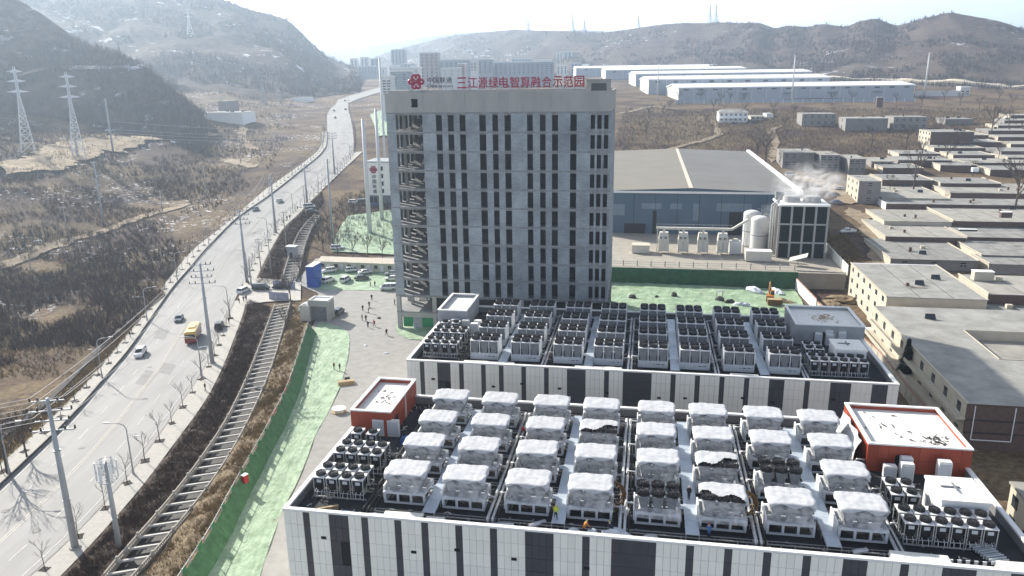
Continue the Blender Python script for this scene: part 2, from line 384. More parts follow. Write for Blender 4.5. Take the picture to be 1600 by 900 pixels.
# ---- site yard, bare verges, nets
MAT_YARD = M('yard_gravel', (0.33,0.32,0.30), 0.95, 0.22, 0.5, bump=0.3, detail=8)
FT = [(280,905),(332,830),(355,780),(377,742),(400,702),(425,657),(454,597),(460,575),(482,507)]       # top of the green hoarding
fence_line = smooth_line([Z(*p, 2.4) for p in [(230,985)]+FT], 2.4, 6)
yard_l = np.vstack([fence_line, [[-52,200],[-56,214],[-66,226],[-66,252]]])
yard_r = np.array([[58,40],[62,90],[66,120],[70,190],[60,222],[28,236],[0,246],[-30,252]], float)
tag(ribbon('site_yard', yard_l, yard_r, MAT_YARD, 0.02, 60, 20), 'grey gravel yard of the building site', kind='structure')
def net_material():
    m, nt, bs = _mat('green_dust_net'); L = nt.links.new; N = nt.nodes.new
    pos = N('ShaderNodeNewGeometry').outputs['Position']
    n = N('ShaderNodeTexNoise'); n.inputs['Scale'].default_value = 0.35; n.inputs['Detail'].default_value = 9; n.inputs['Roughness'].default_value = 0.7; L(pos, n.inputs['Vector'])
    r = N('ShaderNodeValToRGB'); e = r.color_ramp.elements
    e[0].position = 0.3; e[0].color = (0.13,0.215,0.115,1); e[1].position = 0.62; e[1].color = (0.33,0.44,0.29,1)
    L(n.outputs['Fac'], r.inputs[0]); bs.inputs['Roughness'].default_value = 0.7
    n2 = N('ShaderNodeTexNoise'); n2.inputs['Scale'].default_value = 0.16; n2.inputs['Detail'].default_value = 8; n2.inputs['Roughness'].default_value = 0.75; L(pos, n2.inputs['Vector'])
    r2 = N('ShaderNodeValToRGB'); r2.color_ramp.elements[0].position = 0.60; r2.color_ramp.elements[0].color = (0,0,0,1); r2.color_ramp.elements[1].position = 0.68; r2.color_ramp.elements[1].color = (0.75,)*3+(1,); L(n2.outputs['Fac'], r2.inputs[0])
    mm = N('ShaderNodeMix'); mm.data_type = 'RGBA'; L(r2.outputs[0], mm.inputs['Factor']); L(r.outputs[0], mm.inputs[6]); mm.inputs[7].default_value = (0.27,0.235,0.17,1); L(mm.outputs[2], bs.inputs['Base Color'])
    b = N('ShaderNodeBump'); b.inputs['Strength'].default_value = 0.9; b.inputs['Distance'].default_value = 0.5; L(n.outputs['Fac'], b.inputs['Height']); L(b.outputs[0], bs.inputs['Normal'])
    return m
MAT_NET = net_material()
def wr(x, y): return float(0.22*(fb1(x/1.6, y/3.1, 21, 3)-0.4)+0.3*abs(fb1(x/5, y/7, 4, 2)-0.5))
NR = [(385,985),(407,895),(430,830),(442,795),(462,762),(482,712),(494,675),(507,657),(532,605),(544,560),(547,525),(540,513),(500,503)]
net_r = smooth_line([G(*p) for p in NR], 2, 3)
net_l = offset_line(fence_line, 0.25)
tag(ribbon('dust_net', net_l, net_r, MAT_NET, 0.06, 110, 14, bumpf=wr), 'long strip of pale green dust net along the green hoarding', 'net', 'green dust nets')
lot_l = [G(*p) for p in ((497,453),(492,440),(497,424),(500,415))]; lot_r = [G(*p) for p in ((640,455),(640,440),(640,425),(640,412))]
tag(ribbon('dust_net', lot_l, lot_r, MAT_NET, 0.07, 20, 20, bumpf=lambda x,y: 0.3*wr(x,y)), 'pale green dust net under the parked cars before the cabins', 'net', 'green dust nets')
sl_l = [G(*p) for p in ((518,394),(520,380),(527,366),(535,350),(545,338))]; sl_r = [G(*p) for p in ((640,400),(640,385),(640,366),(640,345),(640,325))]
tag(ribbon('dust_net', sl_l, sl_r, MAT_NET, 0.25, 30, 20, bumpf=wr), 'green netted slope around the two white poles left of the tower', 'net', 'green dust nets')
tb_l = [Z(*p, 0) for p in ((618,508),(622,522),(640,531))]; tb_r = [Z(*p, 0) for p in ((700,500),(720,520),(720,535))]
tag(ribbon('dust_net', tb_l, tb_r, MAT_NET, 0.06, 14, 14, bumpf=wr), 'crumpled green net at the near left foot of the tower', 'net', 'green dust nets')
rn_l = [LW(26,110),LW(28,124),LW(31,138),LW(32,150.0)]; rn_r = [LW(76,112),LW(82,124),LW(83,138),LW(83,148.5)]
tag(ribbon('dust_net', rn_l, rn_r, MAT_NET, 0.06, 40, 50, bumpf=lambda x,y: 1.6*wr(x,y)), 'wide green netted ground right of the tower below the retaining wall', 'net', 'green dust nets')
far_l = [G(*p) for p in ((588,214),(585,198),(578,180))]; far_r = [G(*p) for p in ((608,214),(606,196),(604,170))]
tag(ribbon('dust_net', far_l, far_r, MAT_NET, 0.4, 20, 10, bumpf=lambda x,y: 5*wr(x,y)), 'far pale green netted heaps beyond the tower top left corner', 'net', 'green dust nets')
# ---- soil verge with dead hedge between pavement and canal, and the bank beyond it
MAT_SOIL = M('dark_soil', (0.10,0.07,0.055), 0.95, 0.5, 0.9, bump=0.6, detail=9)
MAT_BANK = M('dry_bank', (0.25,0.19,0.12), 0.95, 0.5, 0.7, bump=0.6, detail=9)
CL = [(110,960),(160,897),(195,855),(232,815),(264,780),(287,750),(310,720),(337,680),(350,662),(370,622),(390,578),(410,527),(429,475)]
CR = [(160,950),(207,897),(255,845),(300,790),(325,760),(357,712),(375,680),(400,630),(422,578),(437,530),(453,471)]
CL2 = [(440,437),(447,412),(455,390),(465,365),(478,347),(492,334)]
CR2 = [(462,434),(470,408),(475,385),(482,365),(489,350),(500,336)]
WALL_Z = 1.3
cl1 = smooth_line([Z(*p, WALL_Z) for p in CL], 2.7, 8); cr1 = smooth_line([Z(*p, WALL_Z) for p in CR], 2.7, 8)
cl2 = smooth_line([G(*p, WALL_Z) for p in CL2], 2.7, 3); cr2 = smooth_line([G(*p, WALL_Z) for p in CR2], 2.7, 3)
tag(ribbon('verge', sro1, offset_line(cl1, -0.3), MAT_SOIL, 0.05, 90, 6, bumpf=lambda x,y: float(0.5*(fb1(x/2,y/2,5,3)-0.45))), 'dark soil verge between the pavement and the canal', kind='structure')
tag(ribbon('verge', sro2[:45], offset_line(np.vstack([cl2, [[-80,330]]]), -0.3), MAT_SOIL, 0.05, 60, 6, bumpf=lambda x,y: float(0.5*(fb1(x/2,y/2,5,3)-0.45))), 'dark soil verge beyond the gate', kind='structure')
BANK_H = 2.3
def bank_h(x, y):                                  # the bank climbs from the canal to the fence on its crest
    d = float(np.min(np.hypot(fence_line[:,0]-x, fence_line[:,1]-y))); return BANK_H*max(0.0, 1-max(0, d-1.3)/6.0)
tag(ribbon('bank', offset_line(cr1, 0.3), fence_line, MAT_BANK, 0.05, 90, 8, bumpf=lambda x,y: bank_h(x,y)+float(1.0*(fb1(x/2.4,y/2.4,15,4)-0.42))), 'rough straw coloured earth bank between canal and hoarding', kind='structure')
# grass bank and ditch wall left of the far pavement
bk_o = [(-40,728),(0,690),(50,655),(100,610),(150,556),(200,508),(240,478),(258,462)]
bko = smooth_line([G(*p) for p in bk_o], 3, 4)
MAT_GRASS = M('straw_grass', (0.30,0.225,0.12), 0.95, 0.45, 0.8, bump=0.6, detail=9)
tag(ribbon('grass_bank', bko, sub(slo, bko[0][1], bko[-1][1]+6), MAT_GRASS, 0.1, 70, 5, bumpf=lambda x,y: float(0.35*(fb1(x/1.5,y/1.5,25,3)-0.4))), 'straw coloured grass bank beside the far pavement', kind='structure')
MAT_DARKWALL = M('ditch_wall', (0.06,0.055,0.055), 0.9, 0.4, 1.0)  # shadow band of the ditch put into this colour; doors and joints reuse it
dw = tag(MB().grid([[(x-1.3,y+0.4,gz(x,y)-0.6),(x-1.3,y+0.4,gz(x,y)+0.35),(x,y,gz(x,y)+0.4),(x+0.05,y,gz(x,y)-0.4)] for x,y in bko]).build('ditch_wall', MAT_DARKWALL), 'low wall coloured shadow dark along the ditch at the edge of the wild field', 'wall')
# ---- dirt tracks
MAT_DIRT = M('dirt_track', (0.32,0.25,0.17), 0.95, 0.4, 0.4, bump=0.3)
def track(pts, w, label, dz=0.25, mat=MAT_DIRT):
    Q = smooth_line([G(*p) for p in pts], 3, 6)
    Q = resample(Q, 140); rn = random.Random(len(pts)*7+int(w*10)); T = np.gradient(Q, axis=0); T /= np.linalg.norm(T, axis=1)[:, None]; Nn = np.stack([T[:,1], -T[:,0]], -1)
    jl = np.array([fb1(i/5, w, 3, 3) for i in range(len(Q))]); jr = np.array([fb1(i/5, w+9, 4, 3) for i in range(len(Q))]); ends = np.minimum(1, np.minimum(np.arange(len(Q)), np.arange(len(Q))[::-1])/12.0)
    return tag(ribbon('dirt_track', Q-Nn*(w*(0.15+0.7*jl)*ends)[:, None], Q+Nn*(w*(0.15+0.7*jr)*ends)[:, None], mat, dz, 140, 3), label, kind='structure')
track([(-30,425),(40,402),(100,380),(160,362),(200,346),(240,333),(300,318)], 5.5, 'earth track crossing the wild field')
track([(10,275),(70,254),(120,234),(200,221),(270,215),(345,212)], 24, 'pale bare terrace below the lattice pylons', 0.9, M('bare_terrace', (0.40,0.31,0.20), 0.95, 0.35, 0.3))
track([(352,186),(372,189),(382,200),(377,215),(385,228),(412,235)], 5, 'pale dirt track winding down to the valley floor')
track([(345,247),(372,255),(400,262)], 6, 'short pale track beside the snowy scrub')
track([(1370,425),(1376,400),(1370,370),(1352,345),(1326,325)], 7, 'pale earth lane beside the cooling block')
track([(1240,275),(1300,290),(1330,320)], 9, 'earth lane below the long grey house row')
track([(1112,186),(1118,198),(1126,212),(1090,222),(1040,235),(985,238)], 4, 'pale track across the brown waste ground')
track([(1205,255),(1213,225),(1205,205),(1222,195)], 4, 'pale track up to the grey houses')
track([(965,178),(1020,166),(1070,172)], 5, 'pale track below the warehouses')
track([(1408,575),(1440,620),(1480,680),(1505,720)], 5, 'narrow sandy alley between site wall and flat roofed block', 0.06)
# ================================================================ ANNEX BUILDINGS
AW, AD, AH, DECK = 81.2, 34.0, 12.0, 10.6
MAT_PANEL_L = M('panel_pale', (0.88,0.87,0.79), 0.45, 0.07, 1.1, rnd=0.04, spec=0.4, stretch=(1.2,1.2,0.16))
MAT_PANEL_D = M('panel_slate', (0.062,0.064,0.074), 0.4, 0.12, 0.5, rnd=0.08, spec=0.4)
MAT_JOINT = M('panel_joint', (0.10,0.10,0.10), 0.8, 0.2, 1.0)
MAT_COPING = M('white_coping', (0.80,0.80,0.78), 0.6, 0.08, 0.8)
MAT_DECK = M('bitumen_deck', (0.04,0.042,0.047), 0.85, 0.55, 0.5, detail=9)
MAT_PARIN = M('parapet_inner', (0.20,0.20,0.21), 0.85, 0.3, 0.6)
MAT_REDCLAD = M('red_cladding', (0.36,0.07,0.035), 0.5, 0.22, 0.5, rnd=0.06)
MAT_SCREED = M('white_roof_membrane', (0.78,0.77,0.73), 0.75, 0.1, 0.7)
MAT_RENDER = M('grey_render', (0.34,0.36,0.38), 0.85, 0.2, 0.6)
MAT_BLACK = M('black_opening', (0.012,0.012,0.014), 0.6, 0.2, 1.0)
MAT_GLASS = M('dark_glass', (0.03,0.04,0.05), 0.08, 0.3, 0.4, spec=0.6)
PATTERN = [3,1,3,3,2,1,4,1,3,1,4,1,4,1,4,4,4,1,3,6,4,1,4,1,4,1,4,1,4,3,4,1,4,4,4,3,2]     # pale, slate, pale ...
NCOL = sum(PATTERN); PW = AW/NCOL; NROW = 7; PH = (AH-0.3)/NROW
colour = []
for i, n in enumerate(PATTERN): colour += [i % 2]*n
def wins(c, r):                     # panels left out where an opening is: r counts from the top
    return (7 <= c <= 9 and r in (2, 3))
_pm = [MB().box(0.015, PW-0.015, -0.09, 0.0, 0.015, PH-0.015).mesh('panel', m) for m in (MAT_PANEL_L, MAT_PANEL_D)]
def annex(o, label, single):
    t = thing('annex_building', label, 'building', (o[0], o[1], 0), -YAW, 'twin striped annex buildings')
    mb = MB()
    mb.box(0, AW, 0.02, 0.3, -0.3, AH-0.25); mb.box(0, AW, AD-0.3, AD, -0.3, AH-0.25)
    mb.box(0.0, 0.3, 0.3, AD-0.3, -0.3, AH-0.25); mb.box(AW-0.3, AW, 0.3, AD-0.3, -0.3, AH-0.25)
    mb.build('wall', MAT_JOINT, t)
    MB().box(0.3, AW-0.3, 0.3, AD-0.3, DECK-0.3, DECK).build('roof_deck', MAT_DECK, t)
    mb = MB()
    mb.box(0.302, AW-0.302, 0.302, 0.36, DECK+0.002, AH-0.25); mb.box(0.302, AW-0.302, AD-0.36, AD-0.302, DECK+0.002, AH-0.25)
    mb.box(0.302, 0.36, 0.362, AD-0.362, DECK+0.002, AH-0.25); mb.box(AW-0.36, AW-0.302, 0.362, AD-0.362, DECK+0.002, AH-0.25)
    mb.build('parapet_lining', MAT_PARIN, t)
    mb = MB()
    mb.box(-0.12, AW+0.12, -0.12, 0.42, AH-0.25, AH); mb.box(-0.12, AW+0.12, AD-0.42, AD+0.12, AH-0.25, AH)
    mb.box(-0.12, 0.42, 0.42, AD-0.42, AH-0.25, AH); mb.box(AW-0.42, AW+0.12, 0.42, AD-0.42, AH-0.25, AH)
    mb.build('coping', MAT_COPING, t)
    # side cladding in pale strips
    mb = MB()
    for k in range(20):
        y0 = 0.02+k*AD/20
        mb.box(-0.08, 0.0, y0, y0+AD/20-0.03, -0.2, AH-0.27); mb.box(AW, AW+0.08, y0, y0+AD/20-0.03, -0.2, AH-0.27)
        
    mb.build('side_cladding', MAT_PANEL_L, t)
    if single:
        for c in range(NCOL):
            for r in range(3):
                if wins(c, r): continue
                put('panel', _pm[colour[c]], t, (c*PW, 0, AH-0.28-(r+1)*PH))
        for k in (0, 1):
            mb = MB()
            for c in range(NCOL):
                for r in range(3, NROW):
                    if wins(c, r) or colour[c] != k: continue
                    z = AH-0.28-(r+1)*PH; mb.box(c*PW+0.015, (c+1)*PW-0.015, -0.09, 0, z+0.015, z+PH-0.015)
            tag(mb.build('lower_panel', [(MAT_PANEL_L, MAT_PANEL_D)[k]], t), kind='stuff')
    else:
        c = 0
        for i, n in enumerate(PATTERN):
            for rr in ((range(0, 2), range(4, NROW)) if wins(c, 2) else (range(NROW),)):
                mb = MB()
                for q in range(c, c+n):
                    for r in rr:
                        z = AH-0.28-(r+1)*PH; mb.box(q*PW+0.015, (q+1)*PW-0.015, -0.09, 0, z+0.015, z+PH-0.015)
                mb.build('panel_strip', (MAT_PANEL_L, MAT_PANEL_D)[i % 2], t)
            c += n
    # opening in the wide slate strip near the left end
    x0, x1, z0, z1 = 7*PW, 10*PW, AH-0.28-4*PH, AH-0.28-2*PH
    w = MB().box(x0, x1, -0.02, 0.016, z0, z1).build('window', MAT_BLACK, t)
    fr = MB()
    for xx in (x0, (x0+x1)/2, x1-0.07): fr.box(xx, xx+0.07, -0.10, -0.022, z0, z1)
    fr.box(x0, x1, -0.1, -0.022, z0, z0+0.08); fr.box(x0, x1, -0.1, -0.022, z1-0.08, z1); fr.build('frame', MAT_PANEL_D, w)
    MB().box(x0+0.07, (x0+x1)/2, -0.06, -0.04, z0+0.08, z1-0.08).build('pane', MAT_GLASS, w)
    # small louvre outlets
    vm = MB(); vm.box(0, 0.62, -0.13, -0.092, 0, 0.36)
    for k in range(3): vm.box(0.03, 0.59, -0.15, -0.13, 0.06+k*0.1, 0.11+k*0.1)
    vme = vm.mesh('vent', MAT_BLACK)
    for u, z in ((4.4,8.4),(15.2,7.6),(26.8,7.9),(34.9,7.6),(43.6,7.2),(47.9,7.4),(57.2,8.0),(61.9,7.5),(71.3,8.6),(20.3,8.4)): put('vent', vme, t, (u, 0, z))
    return t
ANX_A = annex(OA, 'near striped annex whose white wrapped roof units fill the foreground', True)
ANX_B = annex(OB, 'far striped annex with rows of bare white fan units on its roof', False)
# ---- roof huts
def hut(o, u0, u1, w0, w1, h, clad, label, door=True):
    x, y, z = LW(u0, w0, DECK, o); W_, D_ = u1-u0, w1-w0
    t = thing('stair_hut', label, 'roof hut', (x, y, DECK), -YAW, 'stair huts on the annex roofs')
    mb = MB(); mb.box(0, W_, 0, 0.2, 0, h-0.2); mb.box(0, W_, D_-0.2, D_, 0, h-0.2); mb.box(0, 0.2, 0.2, D_-0.2, 0, h-0.2); mb.box(W_-0.2, W_, 0.2, D_-0.2, 0, h-0.2)
    mb.build('wall', clad, t)
    if clad is MAT_REDCLAD:
        pw = W_/round(W_/1.2); pm = MB().box(0.02, pw-0.02, -0.05, 0, 0.02, (h-0.25)/2-0.02).mesh('cladding_panel', clad)
        for i in range(round(W_/1.2)):
            for r in (0, 1): put('cladding_panel', pm, t, (i*pw, 0, r*(h-0.25)/2))
        n = round(D_/1.2); pd = D_/n; pm2 = MB().box(-0.05, 0, 0.02, pd-0.02, 0.02, (h-0.25)/2-0.02).mesh('cladding_panel', clad)
        for i in range(n):
            for r in (0, 1): put('cladding_panel', pm2, t, (0, i*pd, r*(h-0.25)/2)); put('cladding_panel', pm2, t, (W_+0.05, i*pd, r*(h-0.25)/2))
    MB().box(0.2, W_-0.2, 0.2, D_-0.2, h-1.0, h-0.75).build('roof_membrane', MAT_SCREED, t)
    mb = MB(); mb.box(-0.1, W_+0.1, -0.1, 0.35, h-0.2, h); mb.box(-0.1, W_+0.1, D_-0.35, D_+0.1, h-0.2, h); mb.box(-0.1, 0.35, 0.35, D_-0.35, h-0.2, h); mb.box(W_-0.35, W_+0.1, 0.35, D_-0.35, h-0.2, h)
    mb.build('coping', MAT_COPING, t)
    if door == 'front': MB().box(W_*0.27, W_*0.27+2.0, -0.07, -0.002, 0.02, 2.5).build('doorway', MAT_BLACK, t)
    if door == 'side': MB().box(W_+0.052, W_+0.09, 1.6, 3.0, 0.02, 2.4).build('doorway', MAT_BLACK, t)
    return t
h1 = hut(OA, -0.15, 5.75, 21.9, 34.15, 3.95, MAT_REDCLAD, 'narrow red clad stair hut at the left of the near annex roof', 'side')
h2 = hut(OA, 69.2, 81.35, 21.6, 34.15, 3.95, MAT_REDCLAD, 'wide red clad stair hut at the right of the near annex roof', 'front')
h3 = hut(OB, -0.15, 5.75, 21.9, 34.15, 3.95, MAT_RENDER, 'narrow grey rendered stair hut on the far annex beside the tower', None)
h4 = hut(OB, 69.2, 81.35, 21.6, 34.15, 3.95, MAT_RENDER, 'wide grey rendered stair hut at the right of the far annex roof', 'front')
def ladder(parent, x, y, h):
    mb = MB()
    for s in (-0.22, 0.22): mb.bar((x, y+s, 0.1), (x, y+s, h), 0.05)
    for k in range(int(h/0.35)): mb.bar((x, y-0.22, 0.3+k*0.35), (x, y+0.22, 0.3+k*0.35), 0.035)
    mb.build('ladder', MAT_COPING, parent)
ladder(h1, 6.05, 6.5, 3.9)
# ================================================================ UNFINISHED TOWER
TYAW = R(9.3); TO = (-28.39, 181.02); TW, TD, TH = 51.4, 30.0, 56.6
LEV = [0, 4.4, 8.6] + [12.85+4.36*k for k in range(10)]
def TL(u, w, z=0.0): return (TO[0]+u*math.cos(TYAW)+w*math.sin(TYAW), TO[1]-u*math.sin(TYAW)+w*math.cos(TYAW), z)
def block_material():
    m, nt, bs = _mat('grey_blockwork'); L = nt.links.new; N = nt.nodes.new
    tc = N('ShaderNodeTexCoord').outputs['Object']; pos = N('ShaderNodeNewGeometry').outputs['Position']
    sx = N('ShaderNodeSeparateXYZ'); L(pos, sx.inputs[0]); cb = N('ShaderNodeCombineXYZ')
    ad = N('ShaderNodeMath'); L(sx.outputs['X'], ad.inputs[0]); L(sx.outputs['Y'], ad.inputs[1]); L(ad.outputs[0], cb.inputs['X']); L(sx.outputs['Z'], cb.inputs['Y'])
    b = N('ShaderNodeTexBrick'); b.inputs['Scale'].default_value = 1.0; b.inputs['Brick Width'].default_value = 0.6; b.inputs['Row Height'].default_value = 0.25; b.inputs['Mortar Size'].default_value = 0.016
    b.inputs['Color1'].default_value = (0.235,0.268,0.295,1); b.inputs['Color2'].default_value = (0.30,0.335,0.36,1); b.inputs['Mortar'].default_value = (0.37,0.38,0.375,1)
    L(cb.outputs[0], b.inputs['Vector'])
    n = N('ShaderNodeTexNoise'); n.inputs['Scale'].default_value = 0.25; n.inputs['Detail'].default_value = 7; L(pos, n.inputs['Vector'])
    mr = N('ShaderNodeMapRange'); mr.inputs['From Min'].default_value = 0.3; mr.inputs['From Max'].default_value = 0.7; mr.inputs['To Min'].default_value = 0.72; mr.inputs['To Max'].default_value = 1.15; L(n.outputs['Fac'], mr.inputs['Value'])
    oi = N('ShaderNodeObjectInfo'); m2 = N('ShaderNodeMapRange'); m2.inputs['To Min'].default_value = 0.9; m2.inputs['To Max'].default_value = 1.1; L(oi.outputs['Random'], m2.inputs['Value'])
    mu = N('ShaderNodeMath'); mu.operation = 'MULTIPLY'; L(mr.outputs[0], mu.inputs[0]); L(m2.outputs[0], mu.inputs[1])
    hs = N('ShaderNodeHueSaturation'); L(mu.outputs[0], hs.inputs['Value']); L(b.outputs['Color'], hs.inputs['Color']); L(hs.outputs[0], bs.inputs['Base Color']); bs.inputs['Roughness'].default_value = 0.9
    return m
MAT_BLOCK = block_material()
MAT_TCONC = M('cast_concrete', (0.40,0.395,0.37), 0.88, 0.22, 0.3, detail=9, stretch=(1,1,0.25))
MAT_TCONC2 = M('raw_floor_slab', (0.29,0.295,0.295), 0.9, 0.3, 0.6)
MAT_CORESHADE = M('shade_painted_blockwork', (0.075,0.075,0.075), 0.9, 0.3, 0.5)  # interior darkness put into the colour so the windows look unlit
MAT_GREENSHEET = M('green_sheet', (0.03,0.26,0.10), 0.6, 0.3, 0.8)
tower = thing('tower_block', 'unfinished grey blockwork tower with a roof sign', 'tower', (TO[0], TO[1], 0), -TYAW)
WN = [(11.77,13.0),(14.54,15.76),(17.29,18.51),(21.85,23.21),(24.87,26.0),(27.65,28.92),(32.79,33.9),(35.68,36.78),(38.4,39.58),(42.5,43.74),(47.0,47.8),(48.45,49.24),(49.96,50.75)]
WN = [(a-0.09, b+0.09) for a, b in WN]
BAY = (2.13, 8.52)
for k, z in enumerate(LEV):
    if k == 0: continue
    mb = MB().box(-0.06, TW+0.06, -0.07, TD+0.07, z-0.2, z+0.12)
    mb.box(0.32, TW-0.32, 0.32, 0.6, z-0.55, z-0.219)
    mb.build('floor_slab', MAT_TCONC2, tower)
# front block walls, one per storey and bay
edges = [8.52]+[e for w in WN for e in w]+[TW]
for k in range(2, len(LEV)-1):
    z0, z1 = LEV[k]+0.12, LEV[k+1]-0.2
    for i in range(0, len(edges), 2):
        a, b = edges[i], edges[i+1]
        MB().box(a, b, 0, 0.3, z0, z1).build('block_wall', MAT_BLOCK, tower)
    MB().box(0, BAY[0], 0, 0.3, z0, z1).build('block_wall', MAT_BLOCK, tower)
    for i, (a, b) in enumerate(WN):
        lo = 0.55 if i > 9 else 0.08; hi = 0.5 if i > 9 else 0.1
        MB().box(a, b, 0.03, 0.27, z0, z0+lo).build('sill', MAT_TCONC2, tower)
        MB().box(a, b, 0.03, 0.27, z1-hi, z1).build('lintel', MAT_TCONC2, tower)
# left side, back and right side walls with their own openings
def side_wall(axis, length, wins, name='side_wall'):
    for k in range(2, len(LEV)-1):
        z0, z1 = LEV[k]+0.12, LEV[k+1]-0.2; p = 0.31
        for a, b in wins+[(length-0.31, None)]:
            mb = MB()
            if axis == 'L': mb.box(0, 0.3, p, a, z0, z1)
            elif axis == 'R': mb.box(TW-0.3, TW, p, a, z0, z1)
            else: mb.box(p, a, TD-0.3, TD, z0, z1)
            mb.build(name, MAT_BLOCK, tower)
            if b: p = b
side_wall('L', TD, [(2.0,3.2),(5.0,6.2),(8.0,9.2),(12,13.2),(16,17.2),(20,21.2),(25,26.2)])
side_wall('R', TD, [(4,5.2),(9,10.2),(14,15.2),(20,21.2),(25,26.2)])
side_wall('B', TW, [(3.0,4.2),(5.5,6.7)]+WN[:10]+[(47,50)])
# stair flights in the open bay, columns
for k in range(1, len(LEV)-1):
    z0, z1 = LEV[k], LEV[k+1]; mb = MB()
    mb.add([(3.0,9.0,z0+0.12),(5.2,9.0,z0+0.12),(5.2,13.0,(z0+z1)/2),(3.0,13.0,(z0+z1)/2),(3.0,9.0,z0+0.3),(5.2,9.0,z0+0.3),(5.2,13.0,(z0+z1)/2+0.2),(3.0,13.0,(z0+z1)/2+0.2)], [(3,2,1,0),(4,5,6,7),(0,1,5,4),(1,2,6,5),(2,3,7,6),(3,0,4,7)])
    mb.build('stair_flight', MAT_TCONC2, tower)
for u, w in ((2.3,6.0),(8.0,6.0),(2.3,14),(8.0,14),(15,6),(30,6),(45,6),(15,18),(30,18),(45,18)):
    MB().box(u-0.35, u+0.35, w-0.35, w+0.35, 0, LEV[-1]-0.22).build('column', MAT_TCONC, tower)
MB().box(9.0, 9.25, 0.4, TD-0.4, 0.05, LEV[-1]-0.8).build('core_wall', MAT_TCONC, tower)
MB().box(9.3, TW-0.4, 3.2, 3.45, 0.05, LEV[-1]-0.8).build('corridor_wall', MAT_CORESHADE, tower)  # set close behind the windows and coloured dark to imitate an unlit interior
# two lowest storeys: bare frame, green sheeting
for u in (0.0, 9.0, 19.5, 30.5, 41.5, TW-1.0): MB().box(u, u+1.0, 0.02, 0.9, -0.3, LEV[2]-0.2).build('column', MAT_TCONC, tower)
for w in (9, 19, TD-1.0): MB().box(0.02, 0.9, w, w+0.95, -0.3, LEV[2]-0.2).build('column', MAT_TCONC, tower)
MB().box(1.02, TW-1.02, 0.1, 0.35, LEV[1]-1.4, LEV[1]-0.24).build('ground_beam', MAT_TCONC, tower)
for a, b in ((1.4,3.9),(6.2,8.9)): MB().box(a, b, 0.36, 0.42, 0.5, LEV[1]-1.42).build('green_sheet', MAT_GREENSHEET, tower)
MB().box(4.0, 6.1, 0.36, 0.5, 0.1, LEV[1]-1.42).build('block_wall', MAT_BLOCK, tower)
MB().box(10.02, TW-1.05, 0.4, 0.6, 0.05, LEV[1]-1.42).build('block_wall', MAT_BLOCK, tower)
MB().box(0.0, TW, TD-0.6, TD-0.3, 0.05, LEV[2]-0.4).build('back_wall', MAT_BLOCK, tower)
# parapet band of cast panels, with one square hole
pz0, pz1 = LEV[-1]+0.12, TH
MB().box(-0.1, TW+0.1, -0.12, 0.3, pz0, pz0+0.85).build('parapet_beam', MAT_TCONC, tower)
js = [0, 8.75, 18.6, 28.4, 38.2, TW]
for i in range(5):
    a, b = js[i]+(0.02 if i else -0.1), js[i+1]-(0.02 if i < 4 else -0.1)
    if i == 0:
        mb = MB().box(a, 6.1, -0.1, 0.3, pz0+0.85, pz1); mb.box(7.6, b, -0.1, 0.3, pz0+0.85, pz1)
        mb.box(6.1, 7.6, -0.1, 0.3, pz0+0.85, pz0+1.1); mb.box(6.1, 7.6, -0.1, 0.3, pz0+3.0, pz1)
    else: mb = MB().box(a, b, -0.1, 0.3, pz0+0.85, pz1)
    mb.build('parapet_panel', MAT_TCONC, tower)
for nm, bx in (('parapet_side', (-0.1,0.3,0.3,TD)), ('parapet_side', (TW-0.3,TW+0.1,0.3,TD)), ('parapet_back', (0.3,TW-0.3,TD-0.3,TD))):
    MB().box(*bx, pz0, pz1).build(nm, MAT_TCONC, tower)
MB().box(0.32, TW-0.32, 0.32, TD-0.32, TH-1.2, TH-1.0).build('roof_slab', MAT_TCONC2, tower)
mb = MB().box(45.8, 51.0, 0.9, 1.1, TH-1, TH+2.25); mb.box(45.8, 46.0, 1.1, 6, TH-1, TH+2.25); mb.box(50.8, 51.0, 1.1, 6, TH-1, TH+2.25); mb.box(45.6, 51.2, 0.7, 6.2, TH+2.25, TH+2.5)
hh = mb.build('roof_hut', MAT_TCONC, tower); MB().box(46.9, 50.2, 0.84, 0.89, TH-0.9, TH+1.6).build('opening', MAT_GLASS, hh)
mb = MB().box(0.4, 5.0, 1.2, 6.0, TH-1, TH+0.5); mb.build('stair_head', MAT_TCONC, tower)
# ---- roof sign
MAT_RED = M('sign_red', (0.36,0.02,0.06), 0.45, 0.1, 0.5)
MAT_SIGNBLACK = M('sign_black', (0.03,0.03,0.035), 0.45, 0.1, 0.5)
MAT_STEEL = M('galvanised_steel', (0.42,0.43,0.44), 0.5, 0.2, 1.5, metal=0.3)
def glyph(ch, x0, x1, z0, z1, mat, parent, name='letter', depth=0.12, bold=0.012, keep=False):
    cu = bpy.data.curves.new('glyph', 'FONT'); cu.body = ch; cu.extrude = 0.02; cu.offset = bold; cu.resolution_u = 3
    tmp = bpy.data.objects.new('glyph', cu); COL.objects.link(tmp)
    me = bpy.data.meshes.new_from_object(tmp.evaluated_get(bpy.context.evaluated_depsgraph_get()))
    bpy.data.objects.remove(tmp)
    n = len(me.vertices); co = np.empty(n*3); me.vertices.foreach_get('co', co); co = co.reshape(-1, 3)
    mn, mx = co.min(0), co.max(0); sx = (x1-x0)/(mx[0]-mn[0]); sz = (z1-z0)/(mx[1]-mn[1])
    if keep: sx = sz = min(sx, sz)
    out = np.stack([x0+(co[:,0]-mn[0])*sx, -(co[:,2]/0.02)*depth/2, z0+(co[:,1]-mn[1])*sz], -1)
    me.vertices.foreach_set('co', out.ravel()); me.materials.clear(); me.materials.append(mat); me.update(); me.name = name
    return put(name, me, parent)
